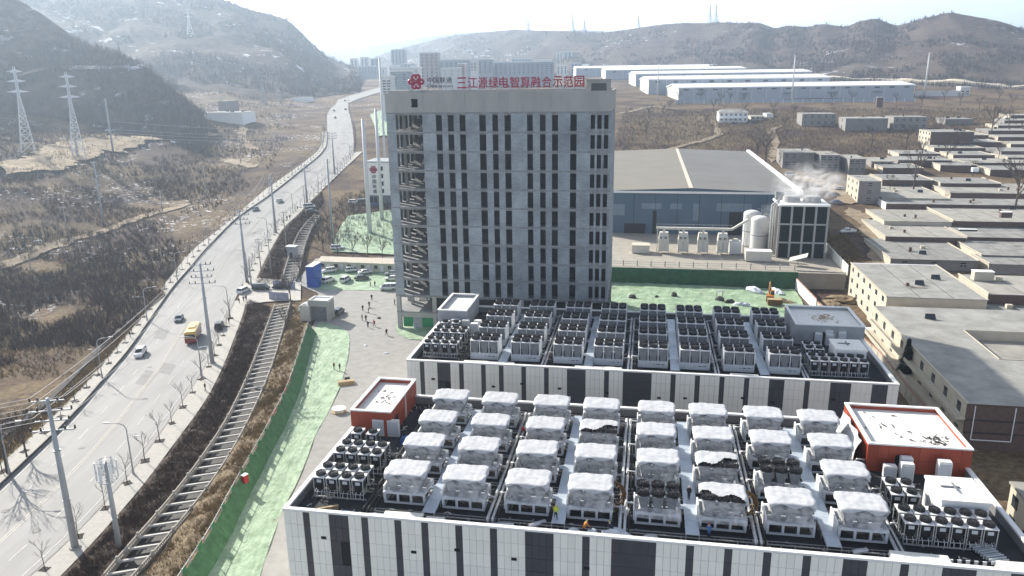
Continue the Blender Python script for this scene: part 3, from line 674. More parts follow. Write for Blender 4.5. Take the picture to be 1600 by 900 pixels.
def emblem(cx, cz, s, mat, parent, y=0.0, r=0.17):
    mb = MB()
    def arc(x, z, rr, a0, a1, n=14): return [(cx+s*(x+rr*math.cos(R(a0+(a1-a0)*i/n))), y, cz+s*(z+rr*math.sin(R(a0+(a1-a0)*i/n)))) for i in range(n+1)]
    P0 = lambda x, z: (cx+s*x, y, cz+s*z)
    for q in (1, -1):
        heart = [P0(0,0)] + [P0(-0.50*1, 0.48*q)] + [(p[0], y, cz+(p[2]-cz)*q) for p in arc(-0.28, 0.62, 0.27, 200, -20)] + [P0(0, 0.5*q)] + [(p[0], y, cz+(p[2]-cz)*q) for p in arc(0.28, 0.62, 0.27, 200, -20)] + [P0(0.50, 0.48*q), P0(0,0)]
        mb.tube(heart, r*s, 6)
        mb.tube([(p[0], y, p[2]) for p in arc(0.78*q, 0, 0.27, 0, 360, 20)], r*s, 6)
        mb.tube([P0(0.0,0), P0(0.3*q, 0.16), P0(0.52*q, 0.10)], r*0.8*s, 6); mb.tube([P0(0.0,0), P0(0.3*q,-0.16), P0(0.52*q,-0.10)], r*0.8*s, 6)
    return mb.build('emblem', mat, parent)
sg = thing('roof_sign', 'roof sign with red knot emblem and black company name on the tower', 'sign', TL(0, -0.02, 0), -TYAW)
emblem(7.45, 58.97, 1.62, MAT_RED, sg)
for i, ch in enumerate('中国联通'): glyph(ch, 10.05+i*1.47, 11.35+i*1.47, 58.62, 59.88, MAT_SIGNBLACK, sg, bold=0.008)
glyph('China', 10.05, 12.35, 57.68, 58.42, MAT_SIGNBLACK, sg, 'word', bold=0.01)
glyph('unicom', 12.75, 15.85, 57.68, 58.25, MAT_SIGNBLACK, sg, 'word', bold=0.01)
mb = MB()
for i in range(8): u = 5.6+i*1.45; mb.bar((u, 0.12, TH-0.05), (u, 0.12, 58.7), 0.07); mb.bar((u, 2.0, TH-1), (u, 0.12, 58.5), 0.06)
for z in (57.5, 58.5, 59.4): mb.bar((5.4, 0.14, z), (15.9, 0.14, z), 0.06)
mb.build('support_frame', MAT_STEEL, sg)
sg2 = thing('roof_sign', 'roof sign of eleven large red characters on the tower', 'sign', TL(0, -0.02, 0), -TYAW)
for i, ch in enumerate('三江源绿电智算融合示范园'):
    pitch = (45.65-16.95)/12; glyph(ch, 16.95+i*pitch, 16.95+i*pitch+2.15, 57.42, 59.82, MAT_RED, sg2, bold=0.012, depth=0.2)
sg2['label'] = 'roof sign of twelve large red characters on the tower'
mb = MB()
for i in range(20): u = 17.0+i*1.5; mb.bar((u, 0.18, TH-0.05), (u, 0.18, 59.6), 0.07); mb.bar((u, 2.2, TH-1), (u, 0.18, 58.8), 0.06)
for z in (57.5, 58.6, 59.5): mb.bar((16.9, 0.2, z), (45.6, 0.2, z), 0.06)
mb.build('support_frame', MAT_STEEL, sg2)
# ================================================================ ROOF PLANT
MAT_UNIT = M('unit_white', (0.72,0.73,0.73), 0.5, 0.1, 0.8, rnd=0.05)
MAT_UNITB = M('unit_base', (0.50,0.54,0.58), 0.5, 0.12, 0.8, rnd=0.05)
MAT_COIL = M('coil_grey', (0.20,0.215,0.23), 0.6, 0.25, 1.5)
MAT_FAN = M('fan_black', (0.018,0.018,0.02), 0.45, 0.3, 2.0)
MAT_GUARD = M('fan_guard', (0.11,0.11,0.115), 0.4, 0.3, 3.0, metal=0.4)
MAT_FRAME = M('frame_steel', (0.45,0.46,0.46), 0.5, 0.2, 1.2)
MAT_PIPE = M('foil_pipe', (0.55,0.56,0.57), 0.35, 0.2, 1.2, metal=0.35)
MAT_LAGGING = M('white_lagging', (0.62,0.64,0.66), 0.5, 0.2, 1.5)
MAT_BLACKPIPE = M('black_lagging', (0.03,0.03,0.033), 0.7, 0.4, 2.0)
def fan_mesh(r, h, n=16):
    mb = MB(); mb.cyl(0, 0, 0, h, r, r*0.97, n, 0, caps=False); mb.cyl(0, 0, h, h*0.3, r*0.93, r*0.9, n, 0, caps=False)
    ring = [(r*math.cos(2*math.pi*i/n), r*math.sin(2*math.pi*i/n)) for i in range(n)]
    mb.add([(x*0.97, y*0.97, h) for x, y in ring]+[(x*0.93, y*0.93, h) for x, y in ring], [(i, (i+1)%n, n+(i+1)%n, n+i) for i in range(n)], 0)
    mb.poly([(x*0.92, y*0.92, h*0.25) for x, y in ring], 0)
    mb.cyl(0, 0, h*0.3, h*0.85, r*0.2, r*0.16, 8, 0)
    for k in range(6):
        a = 2*math.pi*k/6; b = a+0.75
        mb.quad((0.18*r*math.cos(a), 0.18*r*math.sin(a), h*0.75), (0.88*r*math.cos(a+0.1), 0.88*r*math.sin(a+0.1), h*0.8), (0.88*r*math.cos(b), 0.88*r*math.sin(b), h*0.4), (0.18*r*math.cos(b), 0.18*r*math.sin(b), h*0.45), 0)
    for k in range(4):
        a = math.pi*k/4; mb.bar((r*0.97*math.cos(a), r*0.97*math.sin(a), h+0.02), (-r*0.97*math.cos(a), -r*0.97*math.sin(a), h+0.02), 0.03, 1)
    for q in (0.45, 0.75): mb.tube([(r*q*math.cos(2*math.pi*i/12), r*q*math.sin(2*math.pi*i/12), h+0.02) for i in range(13)], 0.018, 3, 1)
    return mb.mesh('fan', [MAT_FAN, MAT_GUARD])
FAN_BIG = fan_mesh(0.76, 0.42); FAN_SMALL = fan_mesh(0.62, 0.32, 14)
UW, UD, UH = 5.1, 3.8, 3.55
def big_unit(name, label, cat, group):
    t = thing(name, label, cat, (0,0,0), -YAW, group)
    MB().box(0, UW, 0, UD, 0.0, 1.25).build('base_cabinet', MAT_UNITB, t)
    mb = MB()
    for k in range(3):
        a = k*UW/3
        mb.frustum((a+0.42, a+UW/3-0.42, 0.1, UD-0.1), (a+0.08, a+UW/3-0.08, 0.1, UD-0.1), 1.25, UH-0.12)
    mb.build('coil_bank', MAT_COIL, t)
    for k in range(4):
        x = k*UW/3; x = min(max(x, 0.06), UW-0.06)
        MB().box(x-0.06, x+0.06, 0.0, 0.12, 1.25, UH-0.12).build('upright', MAT_UNIT, t)
    mb = MB().box(0.0, 0.05, 0.13, UD-0.13, 1.251, UH-0.12); mb.build('side_panel', MAT_UNIT, t)
    mb = MB().box(UW-0.05, UW, 0.13, UD-0.13, 1.251, UH-0.12); mb.build('side_panel', MAT_UNIT, t)
    MB().box(-0.03, UW+0.03, -0.03, UD+0.03, UH-0.12, UH).build('top_plate', MAT_UNIT, t)
    for k in range(3):
        for j in (0, 1): put('fan', FAN_BIG, t, ((k+0.5)*UW/3, UD*0.26+j*UD*0.48, UH), random.uniform(0, 1))
    mb = MB()
    for x, w in ((2.7,0.16),(3.15,0.62),(4.0,0.5)): mb.box(x, x+w, -0.012, 0.0, 0.62, 0.74)
    mb.build('badge', MAT_SIGNBLACK, t)
    return learn(t)
UCOL = [10.5, 17.9, 25.4, 32.6, 40.2, 47.3, 54.6, 61.9]; UROW = [4.5, 12.0, 19.3, 26.8]
UZ = DECK+0.35
def ulabel(kind, where, c, r): return '%s on the %s, %s row, %s from left' % (kind, where, ('front','second','third','rear')[r], nth(c))
U0 = big_unit('cooling_unit', ulabel('white six-fan cooling unit', 'far annex', 0, 0), 'cooling unit', 'bare cooling units on the far annex')
U0.location = LW(UCOL[0], UROW[0], UZ, OB)
for c in range(8):
    for r in range(4):
        if c or r: clone(U0, LW(UCOL[c]+random.uniform(-.08,.08), UROW[r]+random.uniform(-.08,.08), UZ, OB), -YAW, ulabel('white six-fan cooling unit', 'far annex', c, r))
# ---- wrapped units on the near annex
def film_material():
    m, nt, bs = _mat('plastic_film'); L = nt.links.new; N = nt.nodes.new
    co = N('ShaderNodeTexCoord').outputs['Object']
    n = N('ShaderNodeTexNoise'); n.inputs['Scale'].default_value = 0.9; n.inputs['Detail'].default_value = 5; n.inputs['Distortion'].default_value = 0.6; L(co, n.inputs['Vector'])
    r = N('ShaderNodeValToRGB'); e = r.color_ramp.elements; e[0].position = 0.3; e[0].color = (0.60,0.61,0.63,1); e[1].position = 0.7; e[1].color = (0.76,0.77,0.79,1); L(n.outputs['Fac'], r.inputs[0]); L(r.outputs[0], bs.inputs['Base Color'])
    bs.inputs['Roughness'].default_value = 0.3; bs.inputs['Specular IOR Level'].default_value = 0.5
    b = N('ShaderNodeBump'); b.inputs['Strength'].default_value = 0.35; b.inputs['Distance'].default_value = 0.12; L(n.outputs['Fac'], b.inputs['Height']); L(b.outputs[0], bs.inputs['Normal'])
    tr = N('ShaderNodeBsdfTransparent'); mx = N('ShaderNodeMixShader')
    # thin film: more see-through where it hangs vertical and loose, denser where folds gather
    fr = N('ShaderNodeValToRGB'); fr.color_ramp.elements[0].position = 0.35; fr.color_ramp.elements[0].color = (0.22,)*3+(1,); fr.color_ramp.elements[1].position = 0.62; fr.color_ramp.elements[1].color = (0.55,)*3+(1,)
    L(n.outputs['Fac'], fr.inputs[0]); L(fr.outputs[0], mx.inputs[0]); L(tr.outputs[0], mx.inputs[1]); L(bs.outputs[0], mx.inputs[2])
    L(mx.outputs[0], nt.nodes['Material Output'].inputs['Surface'])
    return m
MAT_FILM = film_material()
MAT_SHEET = M('white_sheet', (0.52,0.53,0.545), 0.4, 0.2, 1.2, coords='obj', bump=0.5)
def rrect(x0, x1, y0, y1, r, n=5):
    pts = []
    for cx, cy, a in ((x1-r, y0+r, -90), (x1-r, y1-r, 0), (x0+r, y1-r, 90), (x0+r, y0+r, 180)):
        for i in range(n): q = R(a+90*i/(n-1)); pts.append((cx+r*math.cos(q), cy+r*math.sin(q)))
    return pts
def loft(mb, rings, m=0, cap=True, seed=0, amp=0.0):
    rnd = random.Random(seed); n = len(rings[0]); vs = []
    for ring in rings: vs += [(x+rnd.uniform(-amp,amp), y+rnd.uniform(-amp,amp), z+rnd.uniform(-amp,amp)) for x, y, z in ring]
    fs = [(i*n+j, i*n+(j+1)%n, (i+1)*n+(j+1)%n, (i+1)*n+j) for i in range(len(rings)-1) for j in range(n)]
    if cap: fs.append(tuple(range((len(rings)-1)*n, len(rings)*n)))
    mb.add(vs, fs, m); return mb
def wrapped(seed, cover):
    """cover: full / torn / open"""
    t = thing('wrapped_unit', 'x', 'cooling unit', (0,0,0), -YAW, 'plastic wrapped cooling units on the near annex')
    H2 = 3.85; b0 = 1.5
    mb = MB()                                      # open base frame with three bays per long side
    for y in (0.0, UD-0.2):
        mb.box(0, UW, y, y+0.2, 0, 0.2); mb.box(0, UW, y, y+0.2, b0-0.28, b0)
        for k in range(4): x = k*(UW-0.26)/3; mb.box(x, x+0.26, y, y+0.2, 0.2, b0-0.28)
    for x in (0.0, UW-0.26): mb.box(x, x+0.26, 0.2, UD-0.2, b0-0.28, b0-0.001); mb.box(x, x+0.26, 0.2, UD-0.2, 0, 0.2)
    mb.build('base_frame', MAT_UNITB, t)
    mb = MB()
    for k in range(4): mb.tube([(0.5+k*1.2, UD*0.5, 0.55), (1.2+k*1.1, UD*0.5, 0.55)], 0.38, 8)
    mb.build('compressor', MAT_COIL, t)
    mb = MB()
    for k in range(3):
        a = 0.25+k*(UW-0.5)/3; w = (UW-0.5)/3
        mb.frustum((a+w*0.3, a+w*0.7, 0.35, UD-0.35), (a+0.1, a+w-0.1, 0.2, UD-0.2), b0, H2-0.5)
    mb.build('coil_bank', MAT_COIL, t)
    for k in range(3):
        for j in (0, 1): put('fan', FAN_BIG, t, (0.85+k*1.7, UD*0.26+j*UD*0.48, H2-0.5), random.uniform(0, 1))
    rnd = random.Random(seed)
    if cover != 'open':
        mb = MB()
        ph = rnd.uniform(0, 6)
        def cap(a_, b_):                             # soft sheet: flat over the fans, draped over the edge, creased
            u_, v_ = a_*1.06, b_*1.06; n_ = (abs(u_)**6+abs(v_)**6)**(1/6); k_ = min(1, 1/max(n_, 1e-6))
            x = UW/2+u_*k_*(UW/2+0.06); y = UD/2+v_*k_*(UD/2+0.12); ov = max(0, n_-0.92)
            z = H2+0.04-0.05*(math.sin(x*3.7+0.4)**2)*(math.sin(y*3.3)**2)+0.16*(fb1(x*0.9+seed*5, y*0.9, seed, 3)-0.5)-ov*(2.0+1.3*math.sin(2.3*x+3.1*y+ph))
            return (x, y, z)
        g_ = np.linspace(-1.0, 1.0, 27); rows_ = [[cap(a_, b_) for a_ in g_] for b_ in np.linspace(-1.0, 1.0, 23)]
        mb.grid(rows_)
        if cover == 'torn':                       # near left half of the cap has slipped back
            keep = [i for i, f in enumerate(mb.f) if sum(mb.v[j][0]*(0.55 if seed % 2 else -0.2)-mb.v[j][1]+0.5*math.sin(mb.v[j][0]*2.2) for j in f)/4 < (0.2 if seed % 2 else -1.6)]
            mb.f = [mb.f[i] for i in keep]; mb.m = [0]*len(mb.f)
        mb.build('top_sheet', MAT_SHEET, t, smooth=True)
    mb = MB()
    lo = rrect(0.75, UW-0.75, 0.3, UD-0.3, 0.25); mi = rrect(0.42, UW-0.42, 0.14, UD-0.14, 0.3); hi = rrect(0.02, UW-0.02, -0.06, UD+0.06, 0.45); sk = rrect(-0.06, UW+0.06, -0.08, UD+0.08, 0.3); sk2 = rrect(-0.1, UW+0.1, -0.12, UD+0.12, 0.3)
    if cover == 'open':
        rings = [[(x, y, 0.8+0.2*math.sin(2*x+y)) for x, y in sk2], [(x, y, b0) for x, y in sk], [(x, y, b0+0.5) for x, y in lo]]
    else:
        rings = [[(x, y, 1.2+0.28*math.sin(1.3*x+seed)*math.cos(0.7*y)) for x, y in sk2], [(x, y, b0) for x, y in sk], [(x, y, b0+0.25) for x, y in lo], [(x, y, (b0+H2)/2) for x, y in mi], [(x, y, H2-0.12) for x, y in hi]]
    loft(mb, rings, 0, False, seed+5, 0.07)
    mb.build('plastic_wrap', MAT_FILM, t, smooth=True)
    mb = MB()                                     # white end panel of the pipework side
    mb.box(-0.16, 0.0, 0.35, UD-0.35, 0.25, 2.0)
    mb.build('end_panel', MAT_UNIT, t)
    return learn(t)
W_ = [wrapped(1, 'full'), wrapped(2, 'full'), wrapped(3, 'full'), wrapped(4, 'torn'), wrapped(5, 'open'), wrapped(6, 'full'), wrapped(7, 'full'), wrapped(9, 'torn')]
special = {(4,0): 4, (5,0): 3, (5,1): 7, (6,1): 4, (3,2): 7}
used = set()
for c in range(8):
    for r in range(4):
        k = special.get((c, r), (0,1,2,5,6)[(c*7+r*3+c//3) % 5])
        kind = {3: 'torn wrapped cooling unit', 7: 'torn wrapped cooling unit', 4: 'bare fan cooling unit with plastic skirt'}.get(k, 'white wrapped cooling unit')
        lb = ulabel(kind, 'near annex', c, r); p = LW(UCOL[c]+random.uniform(-.1,.1), UROW[r]+random.uniform(-.1,.1), UZ, OA)
        if k not in used: used.add(k); o = W_[k]; o.location = p; o['label'] = lb
        else: clone(W_[k], p, -YAW, lb)
# ---- small condensers in steel frames
def condenser(name, label, group):
    t = thing(name, label, 'condenser', (0,0,0), -YAW, group); w, d, h = 1.42, 1.75, 2.55
    mb = MB()
    for x in (0, w-0.08):
        for y in (0, d-0.08): mb.box(x, x+0.08, y, y+0.08, 0, h-0.12)
    for y in (0, d-0.08): mb.box(0.08, w-0.08, y, y+0.06, 0.55, 0.63)
    for x in (0.0, w-0.06): mb.box(x, x+0.06, 0.08, d-0.08, 0.55, 0.63)
    mb.build('frame', MAT_FRAME, t)
    MB().frustum((0.35, w-0.35, 0.15, d-0.15), (0.1, w-0.1, 0.1, d-0.1), 0.85, h-0.12).build('coil', MAT_FAN, t)
    MB().box(0.42, w-0.42, 0.06, 0.16, h-0.75, h-0.35).build('control_box', MAT_UNITB, t)
    MB().box(-0.02, w+0.02, -0.02, d+0.02, h-0.12, h).build('top_plate', MAT_UNIT, t)
    put('fan', FAN_SMALL, t, (w/2, d/2-0.05, h))
    MB().tube([(0.4, 0.3, 0.75), (0.4, -0.05, 0.5), (0.4, -0.1, 0.05)], 0.05, 6).build('pipe', MAT_LAGGING, t); mb = MB().tube([(1.0, 0.3, 0.8), (1.0, -0.08, 0.6), (1.0, -0.12, 0.05)], 0.04, 6); mb.build('pipe', MAT_LAGGING, t)
    return learn(t)
C0 = condenser('condenser', 'c', 'framed condensers on the annex roofs'); first = True
def cplace(o, where, cu, rw, lb):
    global first
    p = LW(cu-0.71, rw-0.85, DECK+0.3, o)
    if first: C0.location = p; C0['label'] = lb; first = False
    else: clone(C0, p, -YAW, lb)
for o, where in ((OA, 'near annex'), (OB, 'far annex')):
    for j, w in enumerate((5.7, 7.8, 12.03, 14.12)):
        for i, u in enumerate((2.3, 3.92, 5.6, 7.22)):
            cplace(o, where, u, w, 'framed condenser left on the %s, %s row from front, %s from left' % (where, nth(j), nth(i)))
    for i, u in enumerate((2.5, 4.65)): cplace(o, where, u, 17.7, 'framed condenser against the narrow hut on the %s, %s from left' % (where, nth(i)))
    for j, w in enumerate((5.8, 7.9)):
        for i in range(6): cplace(o, where, 69.4+i*1.56, w, 'framed condenser right on the %s, %s row from front, %s from left' % (where, nth(j), nth(i)))
    for j, w in enumerate((11.7, 13.9)):
        for i in range(2): cplace(o, where, 69.7+i*1.7, w, 'framed condenser before the wide hut on the %s, %s row, %s from left' % (where, nth(j), nth(i)))
# support rails under the condenser groups
def rails(o, u0, u1, w0, w1, label):
    t = thing('support_rack', label, 'steel rack', LW(u0, w0, DECK, o), -YAW, 'steel racks under condensers')
    for y in (0, (w1-w0)/2, w1-w0):
        MB().box(0, u1-u0, y, y+0.14, 0.14, 0.29).build('beam', MAT_FRAME, t)
    mb = MB()
    for x in np.arange(0.3, u1-u0, 2.0):
        for y in (0.02, w1-w0+0.02): mb.box(x, x+0.1, y, y+0.1, 0.0, 0.14)
    mb.build('feet', MAT_FRAME, t)
for o, where in ((OA, 'near annex'), (OB, 'far annex')):
    rails(o, 1.4, 8.2, 4.9, 8.6, 'steel rack under the front condensers at the left end of the '+where)
    rails(o, 1.4, 8.2, 11.2, 14.9, 'steel rack under the rear condensers at the left end of the '+where)
    rails(o, 68.5, 78.2, 5.0, 8.7, 'steel rack under the condenser rows at the right end of the '+where)
# ---- walkways and pipe runs between the columns
MAT_WALK = M('walkway_sheet', (0.47,0.53,0.60), 0.4, 0.15, 0.6, metal=0.2, rnd=0.06)
MAT_WALK2 = M('walkway_snow', (0.74,0.75,0.76), 0.6, 0.1, 0.6)
wk = 0
for o, where in ((OA, 'near annex'), (OB, 'far annex')):
    for i, u in enumerate((15.95, 31.0, 45.75, 60.4)):
        t = thing('walkway', 'flat metal walkway over the %s deck, %s from the left' % (where, nth(i)), 'walkway', LW(u, 2.2, DECK, o), -YAW, 'roof walkways')
        L_ = 28.5; n = 10; seg = MB().box(0, 1.5, 0.02, L_/n-0.02, 0.92, 0.98).mesh('deck_sheet', MAT_WALK)
        for k in range(n): put('deck_sheet', seg, t, (0, k*L_/n, 0))
        mb = MB()
        for x in (0.0, 1.42): mb.box(x, x+0.08, 0, L_, 0.75, 0.915)
        for k in range(n+1):
            for x in (0.0, 1.42): y = min(k*L_/n, L_-0.08); mb.box(x, x+0.08, y, y+0.08, 0, 0.75)
        mb.build('frame', MAT_FRAME, t)
        for k in range(4): MB().box(-0.55, 0, 5.2+k*7.3, 6.2+k*7.3, 0.88, 0.94).build('side_step', MAT_WALK, t)
for o, where in ((OA, 'near annex'), (OB, 'far annex')):
    for i, (u0, mat) in enumerate(((23.7, MAT_PIPE), (38.6, MAT_LAGGING), (53.2, MAT_PIPE), (8.9, MAT_BLACKPIPE), (67.5, MAT_PIPE))):
        t = thing('pipe_run', 'insulated pipes along the %s roof, %s pipe run' % (where, ('second','third','fourth','leftmost','rightmost')[i]), 'pipes', LW(u0, 2.0, DECK, o), -YAW, 'roof pipe runs')
        for q, (dx, r, z) in enumerate(((0, 0.2, 0.75), (0.55, 0.17, 0.75), (1.0, 0.09, 0.6))):
            pts = [(dx, 0.4, 0.05), (dx, 0.4, z), (dx, 0.7, z), (dx, 29, z)]
            MB().tube(pts, r, 8).build('pipe', mat if q < 2 else MAT_BLACKPIPE, t, smooth=True)
        for k in range(4):
            y = 4.2+k*7.4
            MB().tube([(0, y, 0.75), (0, y, 1.3), (-0.9, y, 1.3), (-0.9, y, 0.9)], 0.11, 7).build('branch_pipe', mat, t, smooth=True); MB().tube([(0.55, y+1, 0.75), (0.55, y+1, 1.35), (1.5, y+1, 1.35), (1.5, y+1, 0.9)], 0.11, 7).build('branch_pipe', mat, t, smooth=True)
        mb = MB()
        for y in np.arange(0.8, 29, 3.0):
            mb.box(-0.35, 1.3, y, y+0.12, 0.38, 0.5); mb.box(-0.3, -0.2, y, y+0.12, 0, 0.38); mb.box(1.15, 1.25, y, y+0.12, 0, 0.38)
        tag(mb.build('pipe_bracket', MAT_FRAME, t), kind='stuff')
# ================================================================ SITE STRUCTURES
MAT_CANAL = M('canal_concrete', (0.36,0.33,0.29), 0.9, 0.3, 0.8, detail=8)
MAT_CANALDARK = M('canal_bed', (0.05,0.045,0.04), 0.7, 0.4, 0.6)
MAT_POST = M('pale_post', (0.55,0.53,0.49), 0.8, 0.2, 1.0)
def canal(L_, R_, label, n):
    A = resample(L_, n); B = resample(R_, n); x, y = A[0]
    t = thing('canal', label, 'canal', (x, y, gz(x, y)))
    zo = gz(x, y)
    def P_(p, z): return (p[0]-x, p[1]-y, gz(p[0], p[1])-zo+z)
    for Q, o in ((A, -1), (B, 1)):
        I = offset_line(Q, -o*0.14); O = offset_line(Q, o*0.14)
        rows = [[P_(i, 0.1), P_(i, WALL_Z-0.5), P_(o_, WALL_Z-0.5), P_(o_, -0.2)] for i, o_ in zip(I, O)]
        MB().grid(rows, flip=o > 0).build('canal_wall', MAT_CANAL, t)
        I2 = offset_line(Q, -o*0.1); O2 = offset_line(Q, o*0.1)
        rows = [[P_(i, WALL_Z-0.2), P_(i, WALL_Z), P_(o_, WALL_Z), P_(o_, WALL_Z-0.2), P_(i, WALL_Z-0.2)] for i, o_ in zip(I2, O2)]
        MB().grid(rows, flip=o > 0).build('handrail', MAT_CANAL, t)
        bal = MB()
        for i in range(len(Q)-1):
            for s in range(7):
                f = s/7; p = Q[i]*(1-f)+Q[i+1]*f; q = P_(p, 0)
                bal.box(q[0]-0.05, q[0]+0.05, q[1]-0.05, q[1]+0.05, q[2]+WALL_Z-0.52, q[2]+WALL_Z-0.18)
        tag(bal.build('baluster', MAT_CANAL, t), kind='stuff')
        pm = MB().box(-0.16, 0.16, -0.16, 0.16, WALL_Z-0.5, WALL_Z+0.12).box(-0.1, 0.1, -0.1, 0.1, WALL_Z+0.12, WALL_Z+0.24).mesh('rail_post', MAT_POST)
        for p in Q[::2]: put('rail_post', pm, t, P_(p, 0))
    for a, b in zip(A, B):
        d = b-a; L2 = float(np.hypot(*d)); mb = MB().box(0, L2, -0.16, 0.16, WALL_Z-0.72, WALL_Z-0.45)
        mb.build('cross_beam', MAT_POST, t, P_(a, 0), math.atan2(d[1], d[0]))
    MB().grid([[P_(a, 0.12), P_(b, 0.12)] for a, b in zip(A, B)]).build('canal_bed', MAT_CANALDARK, t)
    return t
canal(cl1, cr1, 'open concrete canal with cross beams and balustrades below the gate', 48)
canal(cl2, cr2, 'open concrete canal with cross beams beyond the gate', 26)
# gauge hut over the canal
x, y, z = G(458, 404, 0); t = thing('gauge_hut', 'small grey sluice hut with flat pale roof over the canal', 'hut', (x, y, z), R(-12))
MB().box(-1.5, 1.5, -1, 1, 0, 4.2).build('wall', MAT_RENDER, t); MB().box(-1.8, 1.8, -1.3, 1.3, 4.2, 4.45).build('roof', MAT_COPING, t); MB().box(-0.5, 0.4, -1.05, -1.0, 0.3, 2.3).build('door', MAT_DARKWALL, t)
# ---- green hoarding along the bank
MAT_HOARD = M('green_hoarding', (0.035,0.17,0.06), 0.5, 0.25, 0.6, rnd=0.1)
MAT_HOARDB = M('hoarding_back', (0.30,0.33,0.33), 0.6, 0.25, 0.8)
MAT_REDBAN = M('red_banner', (0.45,0.03,0.03), 0.6, 0.15, 0.8)
fl = resample(fence_line, 46); t = thing('crest_fence', 'patchy board fence with red strips along the crest of the netted bank', 'fence', (float(fl[0][0]), float(fl[0][1]), BANK_H-0.25))
rf_ = random.Random(4)
for i in range(45):
    a, b = fl[i]-fl[0], fl[i+1]-fl[0]; d = b-a; L2 = float(np.hypot(*d)); an = math.atan2(d[1], d[0])
    MB().box(-0.05, 0.05, -0.05, 0.05, -0.3, 1.25).build('post', MAT_STEEL, t, (a[0], a[1], 0), an)
    MB().box(0.05, L2-0.05, -0.03, 0.03, 1.05, 1.12).build('rail', MAT_STEEL, t, (a[0], a[1], 0), an)
    if i % 2 == 0: MB().box(0.15, L2*rf_.uniform(0.45,0.62), -0.04, 0.0, 0.0, rf_.uniform(0.95,1.2)).build('board', MAT_HOARD, t, (a[0], a[1], 0), an)
    if i in (22, 23, 24, 27, 28, 29, 30): MB().box(0.06, L2-0.06, 0.035, 0.06, 0.5, 1.0).build('banner', MAT_REDBAN, t, (a[0], a[1], 0), an)
sl_top = resample(fence_line, 150); sl_bot = offset_line(sl_top, 1.7); rows = []
for i in range(150):
    r_ = []
    for j in range(7):
        f = j/6; x, y = sl_top[i]*(1-f)+sl_bot[i]*f; r_.append((x, y, (BANK_H+0.05)*(1-f)**0.9+0.05+0.35*(fb1(x/1.2, y/1.2, 77, 3)-0.5)*math.sin(math.pi*f)))
    rows.append(r_)
MAT_NETSLOPE = M('green_net_slope', (0.085,0.21,0.09), 0.75, 0.45, 0.8, bump=0.5)
tag(MB().grid(rows).build('net_slope', MAT_NETSLOPE, smooth=True), 'steep green netted slope below the crest fence', 'net')
x, y, z = Z(383, 750, 2.0); t = thing('fire_box', 'red fire box with pale top on the netted bank', 'box', (x, y, 1.6), R(60)); MB().box(-0.4,0.4,-0.3,0.3,0,1.25).build('cabinet', MAT_REDBAN, t); MB().box(-0.45,0.45,-0.35,0.35,1.25,1.35).build('lid', MAT_COPING, t)
# ---- gate house, gate panels, blue booth, cabins
x, y, z = G(503, 499); t = thing('gate_house', 'grey open fronted gate house with pale flat roof at the site entrance', 'hut', (x, y, 0), R(-10))
mb = MB().box(-2.6, -2.2, -1.8, 2.4, 0, 5.0); mb.build('side_wall', MAT_TCONC, t); MB().box(2.2, 2.6, -1.8, 2.4, 0, 5.0).build('side_wall', MAT_TCONC, t)
MB().box(-2.2, 2.2, -1.1, -0.8, 0, 3.9).build('door_panel', MAT_PARIN, t); MB().box(-2.6, 2.6, -1.9, -1.5, 4.0, 5.6).build('lintel', MAT_TCONC, t)
MB().box(-2.2, 2.2, -1.5, 2.0, 5.0, 5.2).build('roof', MAT_SCREED, t); MB().box(-2.6, 2.6, 2.0, 2.4, 5.0, 5.6).build('back_rim', MAT_COPING, t)
for s in (-2.6, 2.35): MB().box(s, s+0.25, -1.5, 2.0, 5.2, 5.6).build('rim', MAT_COPING, t)
x, y, z = G(480, 500); t = thing('gate_pier', 'pale gate pier left of the grey gate house', 'pier', (x, y, 0), R(-10)); MB().box(-1.3,1.3,-1,1,0,4.0).build('pier', MAT_POST, t); MB().add([(-1.5,-1.2,4),(1.5,-1.2,4),(1.5,1.2,4),(-1.5,1.2,4),(0,-1.2,4.8),(0,1.2,4.8)], [(0,1,4),(1,2,5,4),(2,3,5),(3,0,4,5)]).build('cap', MAT_COPING, t)
MAT_MESHBOARD = M('lilac_notice_board', (0.36,0.36,0.46), 0.6, 0.25, 0.7)
for i, (a, b, lb) in enumerate((((421,468),(452,470),'row of lilac boards on the near parapet of the canal bridge'), ((427,450),(462,452),'row of lilac boards on the far parapet of the canal bridge'))):
    p, q = G(*a), G(*b); d = (q[0]-p[0], q[1]-p[1]); L2 = math.hypot(*d); t = thing('bridge_parapet', lb, 'parapet', p, math.atan2(d[1], d[0]))
    for k in range(3): MB().box(k*L2/3+0.1, (k+1)*L2/3-0.1, -0.05, 0.05, 0.3, 2.3).build('board', MAT_MESHBOARD, t); MB().box(k*L2/3, k*L2/3+0.09, -0.08, 0.08, 0, 2.5).build('post', MAT_POST, t)
    MB().box(0.02, L2, -0.14, 0.14, 0.0, 0.3).build('kerb', MAT_CANAL, t)
MAT_BLUE = M('blue_container', (0.03,0.10,0.42), 0.45, 0.2, 0.7)
x, y, z = G(489, 447); t = thing('blue_kiosk', 'tall blue metal kiosk with a white roof beside the car park', 'kiosk', (x, y, 0), R(-10))
MB().box(-1.1, 1.1, -1.6, 4.5, 0, 6.4).build('body', MAT_BLUE, t); MB().box(-1.15, 1.15, -1.65, 4.55, 6.4, 6.55).build('roof', MAT_COPING, t); MB().box(1.12, 2.4, -1.7, 0.5, 0, 2.6).build('side_locker', MAT_BLUE, t)
mb = MB()
for k in range(5): mb.box(-1.0+k*0.45, -0.92+k*0.45, -1.66, -1.6, 0.1, 6.3)
mb.build('ribs', MAT_BLUE, t)
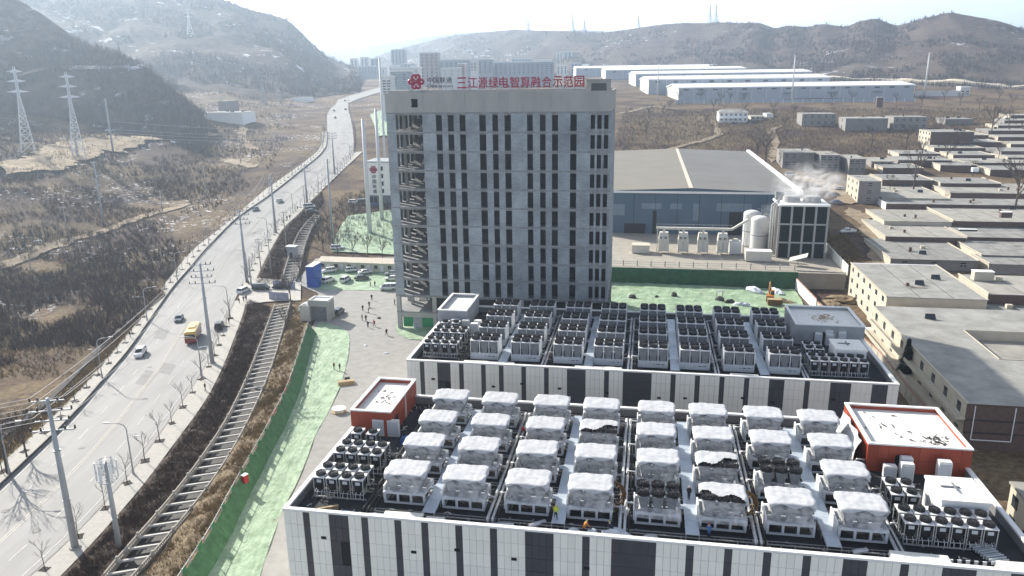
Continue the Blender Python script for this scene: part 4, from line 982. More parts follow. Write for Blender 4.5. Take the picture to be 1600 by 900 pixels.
MAT_CABIN = M('cabin_cream', (0.55,0.54,0.42), 0.6, 0.1, 0.6, rnd=0.04); MAT_CABROOF = M('cabin_roof', (0.62,0.54,0.44), 0.7, 0.2, 0.7)
p = G(499, 421); q = G(622, 427); d = (q[0]-p[0], q[1]-p[1]); L2 = math.hypot(*d)+5
t = thing('site_cabins', 'long cream row of site cabins with a low pitched roof behind the car park', 'cabin', (p[0], p[1], p[2]-0.2), math.atan2(d[1], d[0]))
nb = 7; bw = L2/nb
for k in range(nb):
    MB().box(k*bw, (k+1)*bw-0.03, 0, 6, 0, 3.0).build('bay_wall', MAT_CABIN, t)
    MB().box(k*bw+0.7, k*bw+1.9, -0.05, -0.002, 1.1, 2.2).build('window', MAT_GLASS, t); MB().box(k*bw+2.8, k*bw+3.7, -0.05, -0.002, 0.1, 2.2).build('door', MAT_UNIT, t)
MB().add([(-0.4,-0.5,3.0),(L2+0.4,-0.5,3.0),(L2+0.4,3,3.9),(-0.4,3,3.9),(L2+0.4,6.5,3.0),(-0.4,6.5,3.0)], [(0,1,2,3),(3,2,4,5),(0,3,5),(1,4,2)]).build('roof', MAT_CABROOF, t)
# ---- sign building left of the tower, behind the white poles
x, y, z = G(575, 318); t = thing('sign_building', 'pale building whose end wall carries a red emblem and dark characters', 'building', (x, y, z), R(-8))
MB().box(0, 16, 0, 14, 3.6, 17.6).build('wall', MAT_PANEL_L, t); MB().box(0.3, 15.8, 0.2, 13.8, -1, 3.6).build('plinth', MAT_PARIN, t); MB().box(-0.2, 16.2, -0.2, 14.2, 17.6, 18.1).build('roof', MAT_RENDER, t)
for k in range(4): MB().box(6.4, 7.5, -0.06, -0.002, 4.6+k*3.2, 6.4+k*3.2).build('window', MAT_GLASS, t)
for k in range(3): MB().box(0.8+k*1.9, 2.3+k*1.9, 0.1, 0.19, 0.3, 2.8).build('window', MAT_GLASS, t)
e = emblem(3.4, 14.6, 1.5, MAT_RED, t, y=-0.15)
for i, ch in enumerate('中国联通'): o = glyph(ch, 2.6, 4.3, 10.8-i*2.1, 12.4-i*2.1, MAT_SIGNBLACK, t, bold=0.008); o.location.y = -0.12
# ---- retaining wall and terrace behind the tower
MAT_TERR = M('terrace_concrete', (0.36,0.33,0.28), 0.9, 0.2, 0.4, detail=8); MAT_NETSHADE = M('netted_wall', (0.05,0.14,0.07), 0.8, 0.4, 0.7, bump=0.5)  # net green darkened to put the wall's shade into its colour
TZ = 4.5
o = LW(24, 150.6, 0)
mb = MB().box(0, 73, 0.0, 70, -1, TZ); tag(mb.build('terrace', MAT_TERR, None, o, -YAW), 'raised concrete terrace behind the retaining wall', kind='structure')
rows = []
for k in range(80):
    u = k*0.76; rows.append([(u, -0.9+0.35*fb1(u/3,1,7,2), 0.02), (u, -0.5+0.3*fb1(u/2,2,8,2), 1.5), (u, -0.25+0.2*fb1(u,3,9,2), 3.2), (u, -0.05, TZ+0.03), (u, 0.6, TZ+0.05)])
t = tag(MB().grid(rows).build('netted_wall', MAT_NETSHADE, None, o, -YAW, smooth=True), 'green netted retaining wall coloured shade dark right of the tower', 'wall')
t = thing('terrace_fence', 'row of short concrete posts with rails along the terrace edge', 'fence', LW(26, 153.4, TZ), -YAW)
for k in range(15): MB().box(k*4.1, k*4.1+0.28, 0, 0.28, 0, 1.7).build('post', MAT_TCONC, t)
MB().box(0.14, 57.5, 0.1, 0.16, 1.2, 1.28).build('rail', MAT_STEEL, t); MB().box(0.14, 57.5, 0.1, 0.16, 0.6, 0.68).build('rail', MAT_STEEL, t)
# ---- great blue-grey shed
def sheet_material(name, c1, c2, freq, ang):
    m, nt, bs = _mat(name); L = nt.links.new; N = nt.nodes.new
    co = N('ShaderNodeTexCoord').outputs['Object']; w = N('ShaderNodeTexWave'); w.inputs['Scale'].default_value = freq; w.bands_direction = ang; L(co, w.inputs['Vector']); w.inputs['Distortion'].default_value = 0.3
    n = N('ShaderNodeTexNoise'); n.inputs['Scale'].default_value = 0.09; n.inputs['Detail'].default_value = 6; L(co, n.inputs['Vector'])
    mx = N('ShaderNodeMix'); mx.data_type = 'RGBA'; L(n.outputs['Fac'], mx.inputs['Factor']); mx.inputs[6].default_value = (*c1,1); mx.inputs[7].default_value = (*c2,1); L(mx.outputs[2], bs.inputs['Base Color'])
    b = N('ShaderNodeBump'); b.inputs['Strength'].default_value = 0.5; b.inputs['Distance'].default_value = 0.08; L(w.outputs['Fac'], b.inputs['Height']); L(b.outputs[0], bs.inputs['Normal']); bs.inputs['Roughness'].default_value = 0.9; bs.inputs['Specular IOR Level'].default_value = 0.15
    return m
MAT_SHEDWALL = sheet_material('shed_blue_wall', (0.085,0.13,0.18), (0.14,0.19,0.24), 2.0, 'X')
MAT_SHEDROOF = sheet_material('shed_roof_old', (0.25,0.235,0.20), (0.185,0.175,0.155), 1.2, 'Y'); MAT_SHEDROOF2 = sheet_material('shed_roof_ribbed', (0.15,0.15,0.145), (0.215,0.213,0.205), 1.6, 'Y')
SU, SW0 = 20.0, 203.0; s0 = LW(SU, SW0, 0); t = thing('industrial_shed', 'huge low gabled shed with blue-grey sheet walls right of the tower', 'shed', (s0[0], s0[1], TZ), -YAW)
E_, RG, SL, SWD = 15.2, 16.6, 150.0, 72.0
MB().add([(0,0,-1),(SWD,0,-1),(SWD,0,E_),(SWD/2,0,RG-0.05),(0,0,E_)], [(0,1,2,3,4)]).build('gable_wall', MAT_SHEDWALL, t)
MB().box(0, 0.3, 0.02, SL, -1, E_).build('side_wall', MAT_SHEDWALL, t); MB().box(SWD-0.3, SWD, 0.02, SL, -1, E_).build('side_wall', MAT_SHEDWALL, t)
MB().add([(0,SL,-1),(SWD,SL,-1),(SWD,SL,E_),(SWD/2,SL,RG-0.05),(0,SL,E_)], [(4,3,2,1,0)]).build('gable_wall', MAT_SHEDWALL, t)
MB().quad((-0.2,-0.3,E_),(SWD/2,-0.3,RG),(SWD/2,SL+0.3,RG),(-0.2,SL+0.3,E_)).build('roof_slope', MAT_SHEDROOF, t); MB().quad((SWD/2,-0.3,RG),(SWD+0.2,-0.3,E_),(SWD+0.2,SL+0.3,E_),(SWD/2,SL+0.3,RG)).build('roof_slope', MAT_SHEDROOF2, t)
MB().box(SWD/2-0.7, SWD/2+0.7, -0.3, SL, RG-0.05, RG+0.12).build('ridge_cap', MAT_CABROOF, t)
mb = MB().box(-0.3, SWD+0.3, -0.6, -0.32, E_-0.5, E_+0.25); mb.build('verge_trim', MAT_COPING, t); MB().box(SWD+0.2, SWD+1.6, -0.6, SL+0.3, E_-0.6, E_+0.9).build('gutter_parapet', MAT_COPING, t)
MAT_PATCH = M('faded_sheet', (0.20,0.255,0.31), 0.5, 0.2, 0.5)
for a, b, z0, z1 in ((19,26,9,11),(29,33,9,11),(37,39,5,11),(45,57,8.5,11.3),(60,66,9,11),(8,13,6.5,10.5)): MB().box(a, b, -0.06, -0.005, z0, z1).build('patch_sheet', MAT_PATCH, t)
for a, b, z1 in ((23.0,24.3,8.4),(49.5,53.8,8.2),(13,20.5,3.6)): MB().box(a, b, -0.12, -0.065, 0, z1).build('door', MAT_DARKWALL, t)
for k in range(10): MB().box(1+k*7.6, 1.12+k*7.6, -0.1, -0.062, 0, E_-0.55).build('wall_joint', MAT_DARKWALL, t)
# ---- terrace plant: four dust filters with a gantry, tanks, tanks' pump box, cooling block
MAT_CREAM = M('cream_paint', (0.62,0.60,0.53), 0.55, 0.15, 0.8)
fm = []
for i in range(4):
    t = thing('dust_filter', 'cream twin-door dust filter on stilts before the shed, %s from the left' % nth(i), 'dust filter', LW(44.6+i*6.1, 170.8, TZ), -YAW, 'dust filters on the terrace')
    for s in (0, 1): MB().box(0.2+s*1.7, 1.8+s*1.7, 0, 2.6, 0.8, 4.3).build('door', MAT_CREAM, t); MB().cyl(0.9+s*1.5, 0.2, 4.95, 5.5, 0.42, 0.36, 10).build('valve', MAT_COIL, t)
    MB().frustum((0.2,3.5,0.02,3.6),(0.5,3.2,0.9,3.6),4.3,6.6).build('hopper', MAT_CREAM, t)
    MB().tube([(1.85,1.5,6.6),(1.85,1.5,7.6)],0.35,8).build('duct', MAT_CREAM, t)
    for a, b in ((0.3,0.1),(3.3,0.1),(0.3,3.3),(3.3,3.3)): MB().box(a, a+0.15, b, b+0.15, 0, 0.8).build('leg', MAT_STEEL, t)
t = thing('gantry', 'cream pipe gantry over the dust filters with a rising end', 'gantry', LW(44, 172.4, TZ), -YAW)
MB().box(0, 23.4, 0, 1.0, 7.6, 8.3).build('duct', MAT_CREAM, t); MB().add([(23.4,0,7.6),(23.4,1,7.6),(23.4,1,8.3),(23.4,0,8.3),(28,0,10.6),(28,1,10.6),(28,1,11.4),(28,0,11.4)], [(3,2,1,0),(4,5,6,7),(0,1,5,4),(1,2,6,5),(2,3,7,6),(3,0,4,7)]).build('rising_duct', MAT_CREAM, t)
for k in range(5): MB().bar((0.4+k*6.7,0.1,0),(0.4+k*6.7,0.1,7.6 if k<4 else 9.9),0.22).build('leg', MAT_CREAM, t)
mb = MB()
for k in range(5): mb.bar((k*5.8,0.02,8.3),(k*5.8,0.02,9.4),0.07)
mb.bar((0,0.02,9.3),(23.3,0.02,9.3),0.07); mb.build('guard_rail', MAT_CREAM, t)
MAT_TANK = M('tank_white', (0.66,0.66,0.64), 0.45, 0.12, 0.6)
for i, (u, w, h, lb) in enumerate(((77.0,181.5,11.0,'front tall white storage tank with a dark band beside the cooling block'),(75.0,186.0,12.0,'rear tall white storage tank half hidden by its twin'))):
    t = thing('storage_tank', lb, 'tank', LW(u, w, TZ), -YAW, 'white storage tanks')
    MB().cyl(0,0,0.5,h-1.2,2.75,None,24).build('shell', MAT_TANK, t, smooth=False)
    mb = MB(); loft(mb, [[(2.75*math.cos(a)*math.cos(q),2.75*math.sin(a)*math.cos(q),h-1.2+1.2*math.sin(q)) for a in np.linspace(0,2*math.pi,24,endpoint=False)] for q in (0,0.35,0.7,1.05,1.4)]); mb.build('dome', MAT_TANK, t, smooth=True)
    MB().cyl(0,0,h*0.42,h*0.44,2.79,None,24).build('band', MAT_COIL, t); MB().cyl(0,0,0,0.5,2.9,None,20).build('footing', MAT_TCONC, t)
    mb = MB(); mb.tube([(2.9,0,0),(2.9,0,h+0.3),(1.5,0,h+0.6)],0.12,6); mb.build('vent_pipe', MAT_STEEL, t)
MAT_LOUVRE = M('dark_louvre', (0.018,0.026,0.024), 0.6, 0.3, 1.0); MAT_GRID = M('grey_frame', (0.36,0.36,0.35), 0.7, 0.15, 0.7)
t = thing('cooling_block', 'square cooling block with dark louvres in a grey frame, steaming', 'cooling tower', LW(80.6, 169.5, TZ), -YAW)
CW, CD, CH = 14.6, 12.0, 16.6
MB().box(0.3, CW-0.3, 0.3, CD-0.3, 0, CH-0.5).build('core', MAT_DARKWALL, t)
for k in range(5): x = k*(CW-0.6)/4; MB().box(x, x+0.6, -0.25, 0.2, 0, CH-0.4).build('mullion', MAT_GRID, t)
for z in (4.6, 10.3): MB().box(0.6, CW-0.6, -0.18, 0.15, z, z+0.5).build('transom', MAT_GRID, t)
for r, (z0, z1) in enumerate(((0.9,4.6),(5.1,10.3),(10.8,CH-0.8))):
    for k in range(4):
        x0 = 0.6+k*(CW-0.6)/4; x1 = (k+1)*(CW-0.6)/4; mb = MB()
        n = int((z1-z0)/0.45)
        for q in range(n): z = z0+q*(z1-z0)/n; mb.add([(x0,-0.12,z),(x1,-0.12,z),(x1,0.14,z+0.4),(x0,0.14,z+0.4)], [(0,1,2,3)])
        mb.build('louvre_panel', MAT_LOUVRE, t)
MB().box(-0.2, CW+0.2, -0.4, CD+0.2, CH-0.5, CH).build('top_rim', MAT_COPING, t); MB().cyl(CW*0.3, CD*0.5, CH, CH+1.8, 2.8, 2.4, 20).build('fan_stack', MAT_GRID, t); MB().cyl(CW*0.72, CD*0.5, CH, CH+1.8, 2.8, 2.4, 20).build('fan_stack', MAT_GRID, t)
MB().box(0.2, 2.6, CD-3, CD-0.5, CH, CH+2.6).build('plant_room', MAT_COIL, t)
for k in range(3): MB().tube([(-0.5-k*0.7, 2, 0.3),(-0.5-k*0.7, 2, CH-1+k*0.3),(0.3, 2, CH+0.6+k*0.4)], 0.22, 8).build('riser_pipe', MAT_TANK, t, smooth=True)
t = thing('pump_container', 'cream container in front of the white tanks', 'container', LW(70.8, 162.6, TZ), -YAW); MB().box(0,7.6,0,3.4,0.3,3.2).build('body', MAT_CREAM, t); MB().box(-0.1,7.7,-0.1,3.5,3.2,3.35).build('roof', MAT_COPING, t); MB().box(0.3,7.2,0.3,3.0,0,0.3).build('skid', MAT_STEEL, t)
t = thing('pump_container', 'small cream container beside the tower, left of the dust filters', 'container', LW(36.5, 170.0, TZ), -YAW); MB().box(0,5.5,0,4.2,0.2,2.6).build('body', MAT_CREAM, t); MB().box(-0.1,5.6,-0.1,4.3,2.6,2.75).build('roof', MAT_CABROOF, t); MB().box(0.3,5.2,0.3,3.9,0,0.2).build('skid', MAT_STEEL, t)
t = thing('pump_container', 'white cubic tank cabin at the gantry end', 'container', LW(67.0, 171.5, TZ), -YAW); MB().box(0,3.4,0,3.4,0.3,4.2).build('body', MAT_TANK, t); MB().cyl(1.7,1.7,4.2,4.9,1.2,0.8,12).build('hatch', MAT_CREAM, t); MB().box(0.3,3.1,0.3,3.1,0,0.3).build('skid', MAT_STEEL, t)
t = thing('tilted_panel', 'white tilted panel on legs before the cooling block', 'panel', LW(85.5, 159.5, TZ), -YAW-0.3); MB().add([(-2.5,-1.5,1.2),(2.5,-1.5,3.0),(2.5,1.5,3.6),(-2.5,1.5,1.8),(-2.5,-1.5,1.35),(2.5,-1.5,3.15),(2.5,1.5,3.75),(-2.5,1.5,1.95)],[(3,2,1,0),(4,5,6,7),(0,1,5,4),(1,2,6,5),(2,3,7,6),(3,0,4,7)]).build('panel', MAT_CREAM, t); MB().bar((0,0,0),(0,0,2.3),0.2).build('leg', MAT_STEEL, t)
# steam over the cooling block
def steam(name, loc, s, dens, label):
    m = bpy.data.materials.new('steam'); m.use_nodes = True; nt = m.node_tree; nt.nodes.remove(nt.nodes['Principled BSDF']); L = nt.links.new; N = nt.nodes.new
    v = N('ShaderNodeVolumePrincipled'); v.inputs['Color'].default_value = (1,1,1,1); v.inputs['Anisotropy'].default_value = 0.3
    co = N('ShaderNodeTexCoord'); n = N('ShaderNodeTexNoise'); n.inputs['Scale'].default_value = 2.3; n.inputs['Detail'].default_value = 6; n.inputs['Distortion'].default_value = 1.6; L(co.outputs['Object'], n.inputs['Vector'])
    ln = N('ShaderNodeVectorMath'); ln.operation = 'LENGTH'; L(co.outputs['Object'], ln.inputs[0])
    fal = N('ShaderNodeMapRange'); fal.inputs['From Min'].default_value = 1.0; fal.inputs['From Max'].default_value = 0.2; L(ln.outputs['Value'], fal.inputs['Value'])
    nr = N('ShaderNodeMapRange'); nr.inputs['From Min'].default_value = 0.46; nr.inputs['From Max'].default_value = 0.74; L(n.outputs['Fac'], nr.inputs['Value'])
    mu = N('ShaderNodeMath'); mu.operation = 'MULTIPLY'; L(fal.outputs[0], mu.inputs[0]); L(nr.outputs[0], mu.inputs[1])
    m2 = N('ShaderNodeMath'); m2.operation = 'MULTIPLY'; L(mu.outputs[0], m2.inputs[0]); m2.inputs[1].default_value = dens; L(m2.outputs[0], v.inputs['Density']); L(v.outputs[0], nt.nodes['Material Output'].inputs['Volume'])
    mb = MB(); mb.box(-1, 1, -1, 1, -1, 1); o = mb.build(name, m, None, loc, 0.3); o.scale = s
    m.cycles.volume_step_rate = 1.0
    return tag(o, label, kind='stuff')
sp = LW(90.5, 177, TZ+CH+4.6); steam('steam', sp, (14, 8, 8.5), 0.42, 'white steam drifting off the cooling block')
sp = LW(78.3, 174, TZ+11.0); steam('steam', sp, (2.6, 3, 6), 0.4, 'thin steam at the side of the cooling block')
# perimeter walls
MAT_WALLP = M('cream_wall', (0.52,0.47,0.38), 0.85, 0.25, 0.5); MAT_WALLCAP = M('brick_cap', (0.40,0.24,0.18), 0.85, 0.25, 0.9)
def wall_line(a, b, h, label, z0, posts=3.2, zoff=0.0, m1=None, cap=True):
    d = (b[0]-a[0], b[1]-a[1]); L2 = math.hypot(*d); t = thing('boundary_wall', label, 'wall', (a[0], a[1], z0), math.atan2(d[1], d[0]))
    n = max(1, int(L2/posts)); s = L2/n
    for k in range(n):
        MB().box(k*s+0.14, (k+1)*s-0.14, -0.1, 0.1, -0.4, h).build('wall_panel', m1 or MAT_WALLP, t)
        MB().box((k+1)*s-0.138, (k+1)*s+0.138, -0.18, 0.18, -0.4, h+0.12).build('pillar', m1 or MAT_WALLP, t)
    if cap: MB().box(0, L2, -0.16, 0.16, h+0.121, h+0.24).build('cap', MAT_WALLCAP, t)
wall_line(LW(90.0, 46), LW(90.3, 92), 2.4, 'long cream boundary wall with brick cap beside the annexes', 0)
wall_line(LW(90.3, 92), LW(85.0, 128), 2.4, 'cream boundary wall with brick cap right of the far annex', 0)
wall_line(LW(84.8, 128), LW(83.5, 149), 3.0, 'white boundary wall running up to the netted wall', 0, m1=MAT_COPING)
wall_line(LW(97.3, 150), LW(97.8, 186), 2.6, 'pale panelled wall right of the cooling block', TZ, posts=2.2, m1=MAT_PANEL_L, cap=False)
wall_line(LW(84, 152.5), LW(97.2, 151.5), 2.4, 'grey panelled wall closing the terrace before the village', 2.4, m1=MAT_TCONC, cap=False)
# ================================================================ VILLAGE
MAT_VROOF = [M('roof_grey_a', (0.33,0.325,0.30), 0.92, 0.38, 0.22, detail=8, rnd=0.06), M('roof_grey_b', (0.29,0.285,0.265), 0.92, 0.4, 0.26, detail=8, rnd=0.06), M('roof_tan', (0.36,0.345,0.305), 0.92, 0.35, 0.26, detail=8, rnd=0.06)]
MAT_VCREAM = M('village_cream', (0.50,0.455,0.365), 0.85, 0.15, 0.5, rnd=0.06)
MAT_VBRICK_SHADE = M('brick_and_front_shade', (0.14,0.095,0.08), 0.9, 0.3, 1.5, rnd=0.1)  # real brick on chimneys and nearest block; elsewhere darkens fronts for shade
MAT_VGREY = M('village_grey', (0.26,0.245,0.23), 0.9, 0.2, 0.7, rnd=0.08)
MAT_SNOW = M('old_snow', (0.80,0.81,0.84), 0.7, 0.08, 0.8)
MAT_WOODV = M('weathered_timber', (0.30,0.24,0.17), 0.9, 0.3, 1.5); MAT_SEAM = M('bitumen_seam', (0.13,0.125,0.115), 0.9, 0.3, 0.7)
def house(label, fl, fr, bl, h, wall='cream', roof=0, wl=0, wf=0, rows=1, rim=0.3, front=None, snow=0, group='flat roofed village houses', extra=None, cat='house', hole=None, ext=4.5):
    h = {5.0: 3.1, 4.5: 2.9, 4.6: 2.9, 5.2: 3.3, 5.6: 3.9}.get(h, h)
    if fr[0] >= 1590 and fl[1] > 200: fr = (fr[0]+170, fr[1]+7)            # the block runs on past the frame
    p = G(*fl, h); z = p[2]; q = Z(*fr, z); b = Z(*bl, z); u0, w0 = WL(p); u1, _w = WL(q); _u, w1 = WL(b); w1 = min(w1, w0+(130 if fl[1] > 300 else 16))
    zg = z-h
    W_, D_ = u1-u0, max(w1-w0, 1.5)+ext
    corners = [gz(*LW(a, b)[:2]) for a in (u0, u1) for b in (w0, w1)]
    zb = min(corners+[zg])-0.6; H_ = z-zb
    o = LW(u0, w0, zb); t = thing('house', label, cat, o, -YAW, group)
    wm = {'cream': MAT_VCREAM, 'brick': MAT_VBRICK_SHADE, 'grey': MAT_VGREY, 'white': MAT_COPING}[wall]
    MB().box(0, 0.25, 0.25, D_-0.25, 0, H_-0.15).build('side_wall', wm, t); MB().box(W_-0.25, W_, 0.25, D_-0.25, 0, H_-0.15).build('side_wall', wm, t)
    MB().box(0, W_, 0, 0.25, 0, H_-0.15).build('front_wall', {'cream': MAT_VCREAM, 'brick': MAT_VBRICK_SHADE, 'grey': MAT_VGREY, None: wm, 'white': MAT_COPING}[front], t); MB().box(0, W_, D_-0.25, D_, 0, H_-0.15).build('back_wall', wm, t)  # darker brick and grey fronts on cream houses paint their shaded side
    rm = MAT_VROOF[roof]
    if hole:
        a, b, c_, d = hole[0]*W_, hole[1]*W_, hole[2]*D_, hole[3]*D_
        mb = MB()
        for x0, x1, y0, y1 in ((-0.2, a, -0.2, D_+0.2), (b, W_+0.2, -0.2, D_+0.2), (a, b, -0.2, c_), (a, b, d, D_+0.2)): mb.quad((x0,y0,H_),(x1,y0,H_),(x1,y1,H_),(x0,y1,H_))
        mb.build('roof', rm, t); MB().box(a, b, c_, d, H_-2.2, H_-2.0).build('sunken_roof', MAT_VROOF[2], t)
        mb = MB()
        for x0, x1, y0, y1 in ((a-0.15, a, c_, d), (b, b+0.15, c_, d), (a, b, c_-0.15, c_), (a, b, d, d+0.15)): mb.box(x0, x1, y0, y1, H_-2.0, H_+0.12)
        mb.build('well_rim', MAT_VCREAM, t)
    else: MB().box(-0.2, W_+0.2, -0.25, D_+0.15, H_-0.15, H_).build('roof', rm, t)
    if rim:
        MB().box(-0.2, 0.1, -0.25, D_+0.15, H_+0.002, H_+rim).build('roof_rim', wm, t); MB().box(W_-0.1, W_+0.2, -0.25, D_+0.15, H_+0.002, H_+rim).build('roof_rim', wm, t)
    if snow: MB().box(0.3, W_-0.3, D_-0.25-min(D_*0.12, 0.9)*snow, D_-0.3, H_+0.004, H_+0.06).build('snow_strip', MAT_SNOW, t)
    st = h/rows; base = H_-h
    for k in range(wl):
        for r in range(rows):
            y = D_*(k+0.5)/wl; zz = base+r*st+st*0.35
            w = MB().box(-0.06, -0.002, y-0.75, y+0.75, zz, zz+st*0.42).build('window', MAT_GLASS, t); MB().box(-0.1, -0.061, y-0.85, y+0.85, zz-0.12, zz-0.01).build('sill', MAT_COPING, w)
    for k in range(wf):
        for r in range(rows):
            x = W_*(k+0.5)/wf; zz = base+r*st+st*0.35
            w = MB().box(x-0.8, x+0.8, -0.05, -0.002, zz, zz+st*0.4).build('window', MAT_GLASS, t)
            MB().box(x-0.85, x+0.85, -0.085, -0.052, zz+st*0.19, zz+st*0.22).build('glazing_bar', MAT_COPING, w); MB().box(x-0.03, x+0.03, -0.085, -0.052, zz, zz+st*0.185).build('glazing_bar', MAT_COPING, w)
    rv = random.Random(int(fl[0]*7+fl[1])); n = max(1, int(W_*D_/160)); 
    for k in range(min(n, 5)):
        x, y = rv.uniform(0.15,0.85)*W_, rv.uniform(0.2,0.85)*D_; q = rv.random()
        if hole and hole[0]*W_-1 < x < hole[1]*W_+1 and hole[2]*D_-1 < y < hole[3]*D_+1: continue
        if q < 0.4: MB().box(x, x+0.7, y, y+0.7, H_+0.003, H_+rv.uniform(0.7,1.3)).build('chimney', MAT_VBRICK_SHADE, t)
        elif q < 0.6: MB().add([(x,y,H_+0.25),(x+1.9,y,H_+0.25),(x+1.9,y+1.2,H_+1.2),(x,y+1.2,H_+1.2),(x,y+1.3,H_+0.01),(x+1.9,y+1.3,H_+0.01)],[(0,1,2,3),(3,2,5,4)]).build('solar_heater', MAT_GLASS, t)
        elif q < 0.8: MB().box(x, x+rv.uniform(1.5,4), y, y+0.25, H_+0.003, H_+0.16).build('roof_timber', MAT_WOODV, t)
        else: MB().box(x, x+1.3, y, y+1.0, H_+0.003, H_+0.9).build('roof_hatch', wm, t)
    m_ = int(W_/9)
    for k in range(1, min(m_, 8)+1): MB().box(k*W_/(m_+1)-0.09, k*W_/(m_+1)+0.09, -0.2, D_, H_+0.003, H_+0.03).build('roof_seam', MAT_SEAM, t) if not hole else None
    if extra: extra(t, W_, D_, H_)
    return t
def pipe_frame(t, W_, D_, H_):
    mb = MB(); 
    for a, b in (((1.2,-0.12,H_-0.4),(1.2,-0.12,H_-6.3)),((1.2,-0.12,H_-6.3),(7.2,-0.12,H_-6.3)),((7.2,-0.12,H_-6.3),(7.2,-0.12,H_-0.4))): mb.bar(a, b, 0.13)
    mb.build('gas_pipe', MAT_COPING, t)
    for k, z in enumerate((H_-2.9, H_-5.6)):
        MB().box(-1.5-0.6*k, -0.02, -0.1, D_-1.0, z, z+0.22).build('side_ledge', MAT_VCREAM, t); MB().box(-1.5-0.6*k, -1.35-0.6*k, -0.1, D_-1.0, z+0.225, z+0.75).build('ledge_rail', MAT_VCREAM, t)
    for z in (H_-3.0, H_-5.2): MB().box(0, W_, -0.08, -0.002, z, z+0.25).build('brick_course', MAT_DARKWALL, t)
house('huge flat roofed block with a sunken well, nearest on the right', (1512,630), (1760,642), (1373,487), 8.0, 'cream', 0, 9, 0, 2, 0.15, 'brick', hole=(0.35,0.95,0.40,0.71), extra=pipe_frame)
t = thing('side_building', 'cream house corner with two windows at the right frame edge', 'house', (*Z(1580,756,6.0)[:2], -0.5), -YAW)
MB().box(0,9,-9,0,0,6.5).build('wall', MAT_VCREAM, t); MB().box(-0.2,9.2,-9.2,0.2,6.5,6.8).build('roof', MAT_VROOF[2], t)
for y in (-1.6,-5.5):
    w = MB().box(-0.06,-0.002,y-1,y+0.6,3.9,5.6).build('window', MAT_GLASS, t); MB().box(-0.06,-0.002,y-1,y+0.6,0.9,2.6).build('window', MAT_GLASS, t)
house('three storey cream block with windows down its sunny side', (1386,463), (1543,468), (1350,417), 9.0, 'cream', 0, 6, 0, 3, 0.15, 'cream', 0.6)
house('flat block with front painted shade brown right of the three storey cream block', (1545,459), (1680,465), (1524,436), 9.0, 'cream', 2, 0, 0, 1, 0.3, 'brick')
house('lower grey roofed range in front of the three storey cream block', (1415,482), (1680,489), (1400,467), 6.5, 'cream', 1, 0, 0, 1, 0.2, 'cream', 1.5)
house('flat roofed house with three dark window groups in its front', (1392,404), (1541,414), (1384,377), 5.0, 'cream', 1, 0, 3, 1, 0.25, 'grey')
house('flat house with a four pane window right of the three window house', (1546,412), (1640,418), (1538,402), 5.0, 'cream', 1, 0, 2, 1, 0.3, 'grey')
house('grey flat roof behind the four pane window house', (1534,398), (1640,402), (1514,378), 5.2, 'cream', 1, 0, 0, 1, 0.25, 'grey')
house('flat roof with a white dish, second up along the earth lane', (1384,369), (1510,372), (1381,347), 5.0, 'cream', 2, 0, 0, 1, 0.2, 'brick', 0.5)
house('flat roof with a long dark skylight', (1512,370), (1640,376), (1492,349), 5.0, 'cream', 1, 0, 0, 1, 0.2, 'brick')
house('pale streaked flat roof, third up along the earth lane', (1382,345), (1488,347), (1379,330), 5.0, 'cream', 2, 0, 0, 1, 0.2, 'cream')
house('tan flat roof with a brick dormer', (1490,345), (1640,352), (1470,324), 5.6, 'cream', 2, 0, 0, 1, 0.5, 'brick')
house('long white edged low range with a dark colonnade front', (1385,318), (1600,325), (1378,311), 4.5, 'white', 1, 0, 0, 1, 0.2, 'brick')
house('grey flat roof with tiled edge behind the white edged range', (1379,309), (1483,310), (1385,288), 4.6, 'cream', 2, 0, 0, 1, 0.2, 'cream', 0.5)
house('tan flat roof with front painted shade brown beside the tall bare tree', (1486,301), (1592,308), (1478,288), 4.6, 'cream', 2, 0, 0, 1, 0.3, 'brick')
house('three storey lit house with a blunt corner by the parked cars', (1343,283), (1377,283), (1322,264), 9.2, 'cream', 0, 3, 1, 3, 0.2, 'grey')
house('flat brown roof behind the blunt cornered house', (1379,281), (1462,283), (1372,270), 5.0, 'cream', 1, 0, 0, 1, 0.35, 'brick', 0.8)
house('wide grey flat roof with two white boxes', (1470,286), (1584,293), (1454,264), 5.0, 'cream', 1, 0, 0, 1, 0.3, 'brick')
house('left block of the long grey two storey row', (1224,238), (1281,242), (1212,231), 8.0, 'grey', 0, 1, 4, 2, 0.2)
house('middle block of the long grey two storey row, blue patch on its roof', (1283,242), (1322,246), (1290,234), 8.0, 'grey', 2, 0, 3, 2, 0.2)
house('right block of the long grey two storey row', (1328,248), (1361,251), (1336,236), 7.6, 'grey', 0, 0, 3, 2, 0.2)
house('low end block of the long grey row', (1362,252), (1404,255), (1372,246), 5.0, 'grey', 2, 0, 3, 1, 0.2)
house('two storey grey house with a row of four upper windows on the hill field', (1254,178), (1318,180), (1262,174), 8.4, 'grey', 0, 0, 5, 2, 0.0)
house('blank grey house right of the four window house', (1322,185), (1395,186), (1326,178), 8.4, 'grey', 0, 1, 0, 2, 0.0)
house('dark grey house with many small windows on the hill field', (1397,183), (1471,186), (1400,179), 8.4, 'grey', 1, 0, 5, 2, 0.0)
house('low dark grey house at the right of the hill field row', (1478,186), (1537,188), (1482,182), 4.0, 'grey', 1, 0, 0, 1, 0.0)
house('three storey cream house with small windows on its lit end', (1455,206), (1540,209), (1432,198), 9.0, 'cream', 0, 4, 0, 3, 0.2, 'brick')
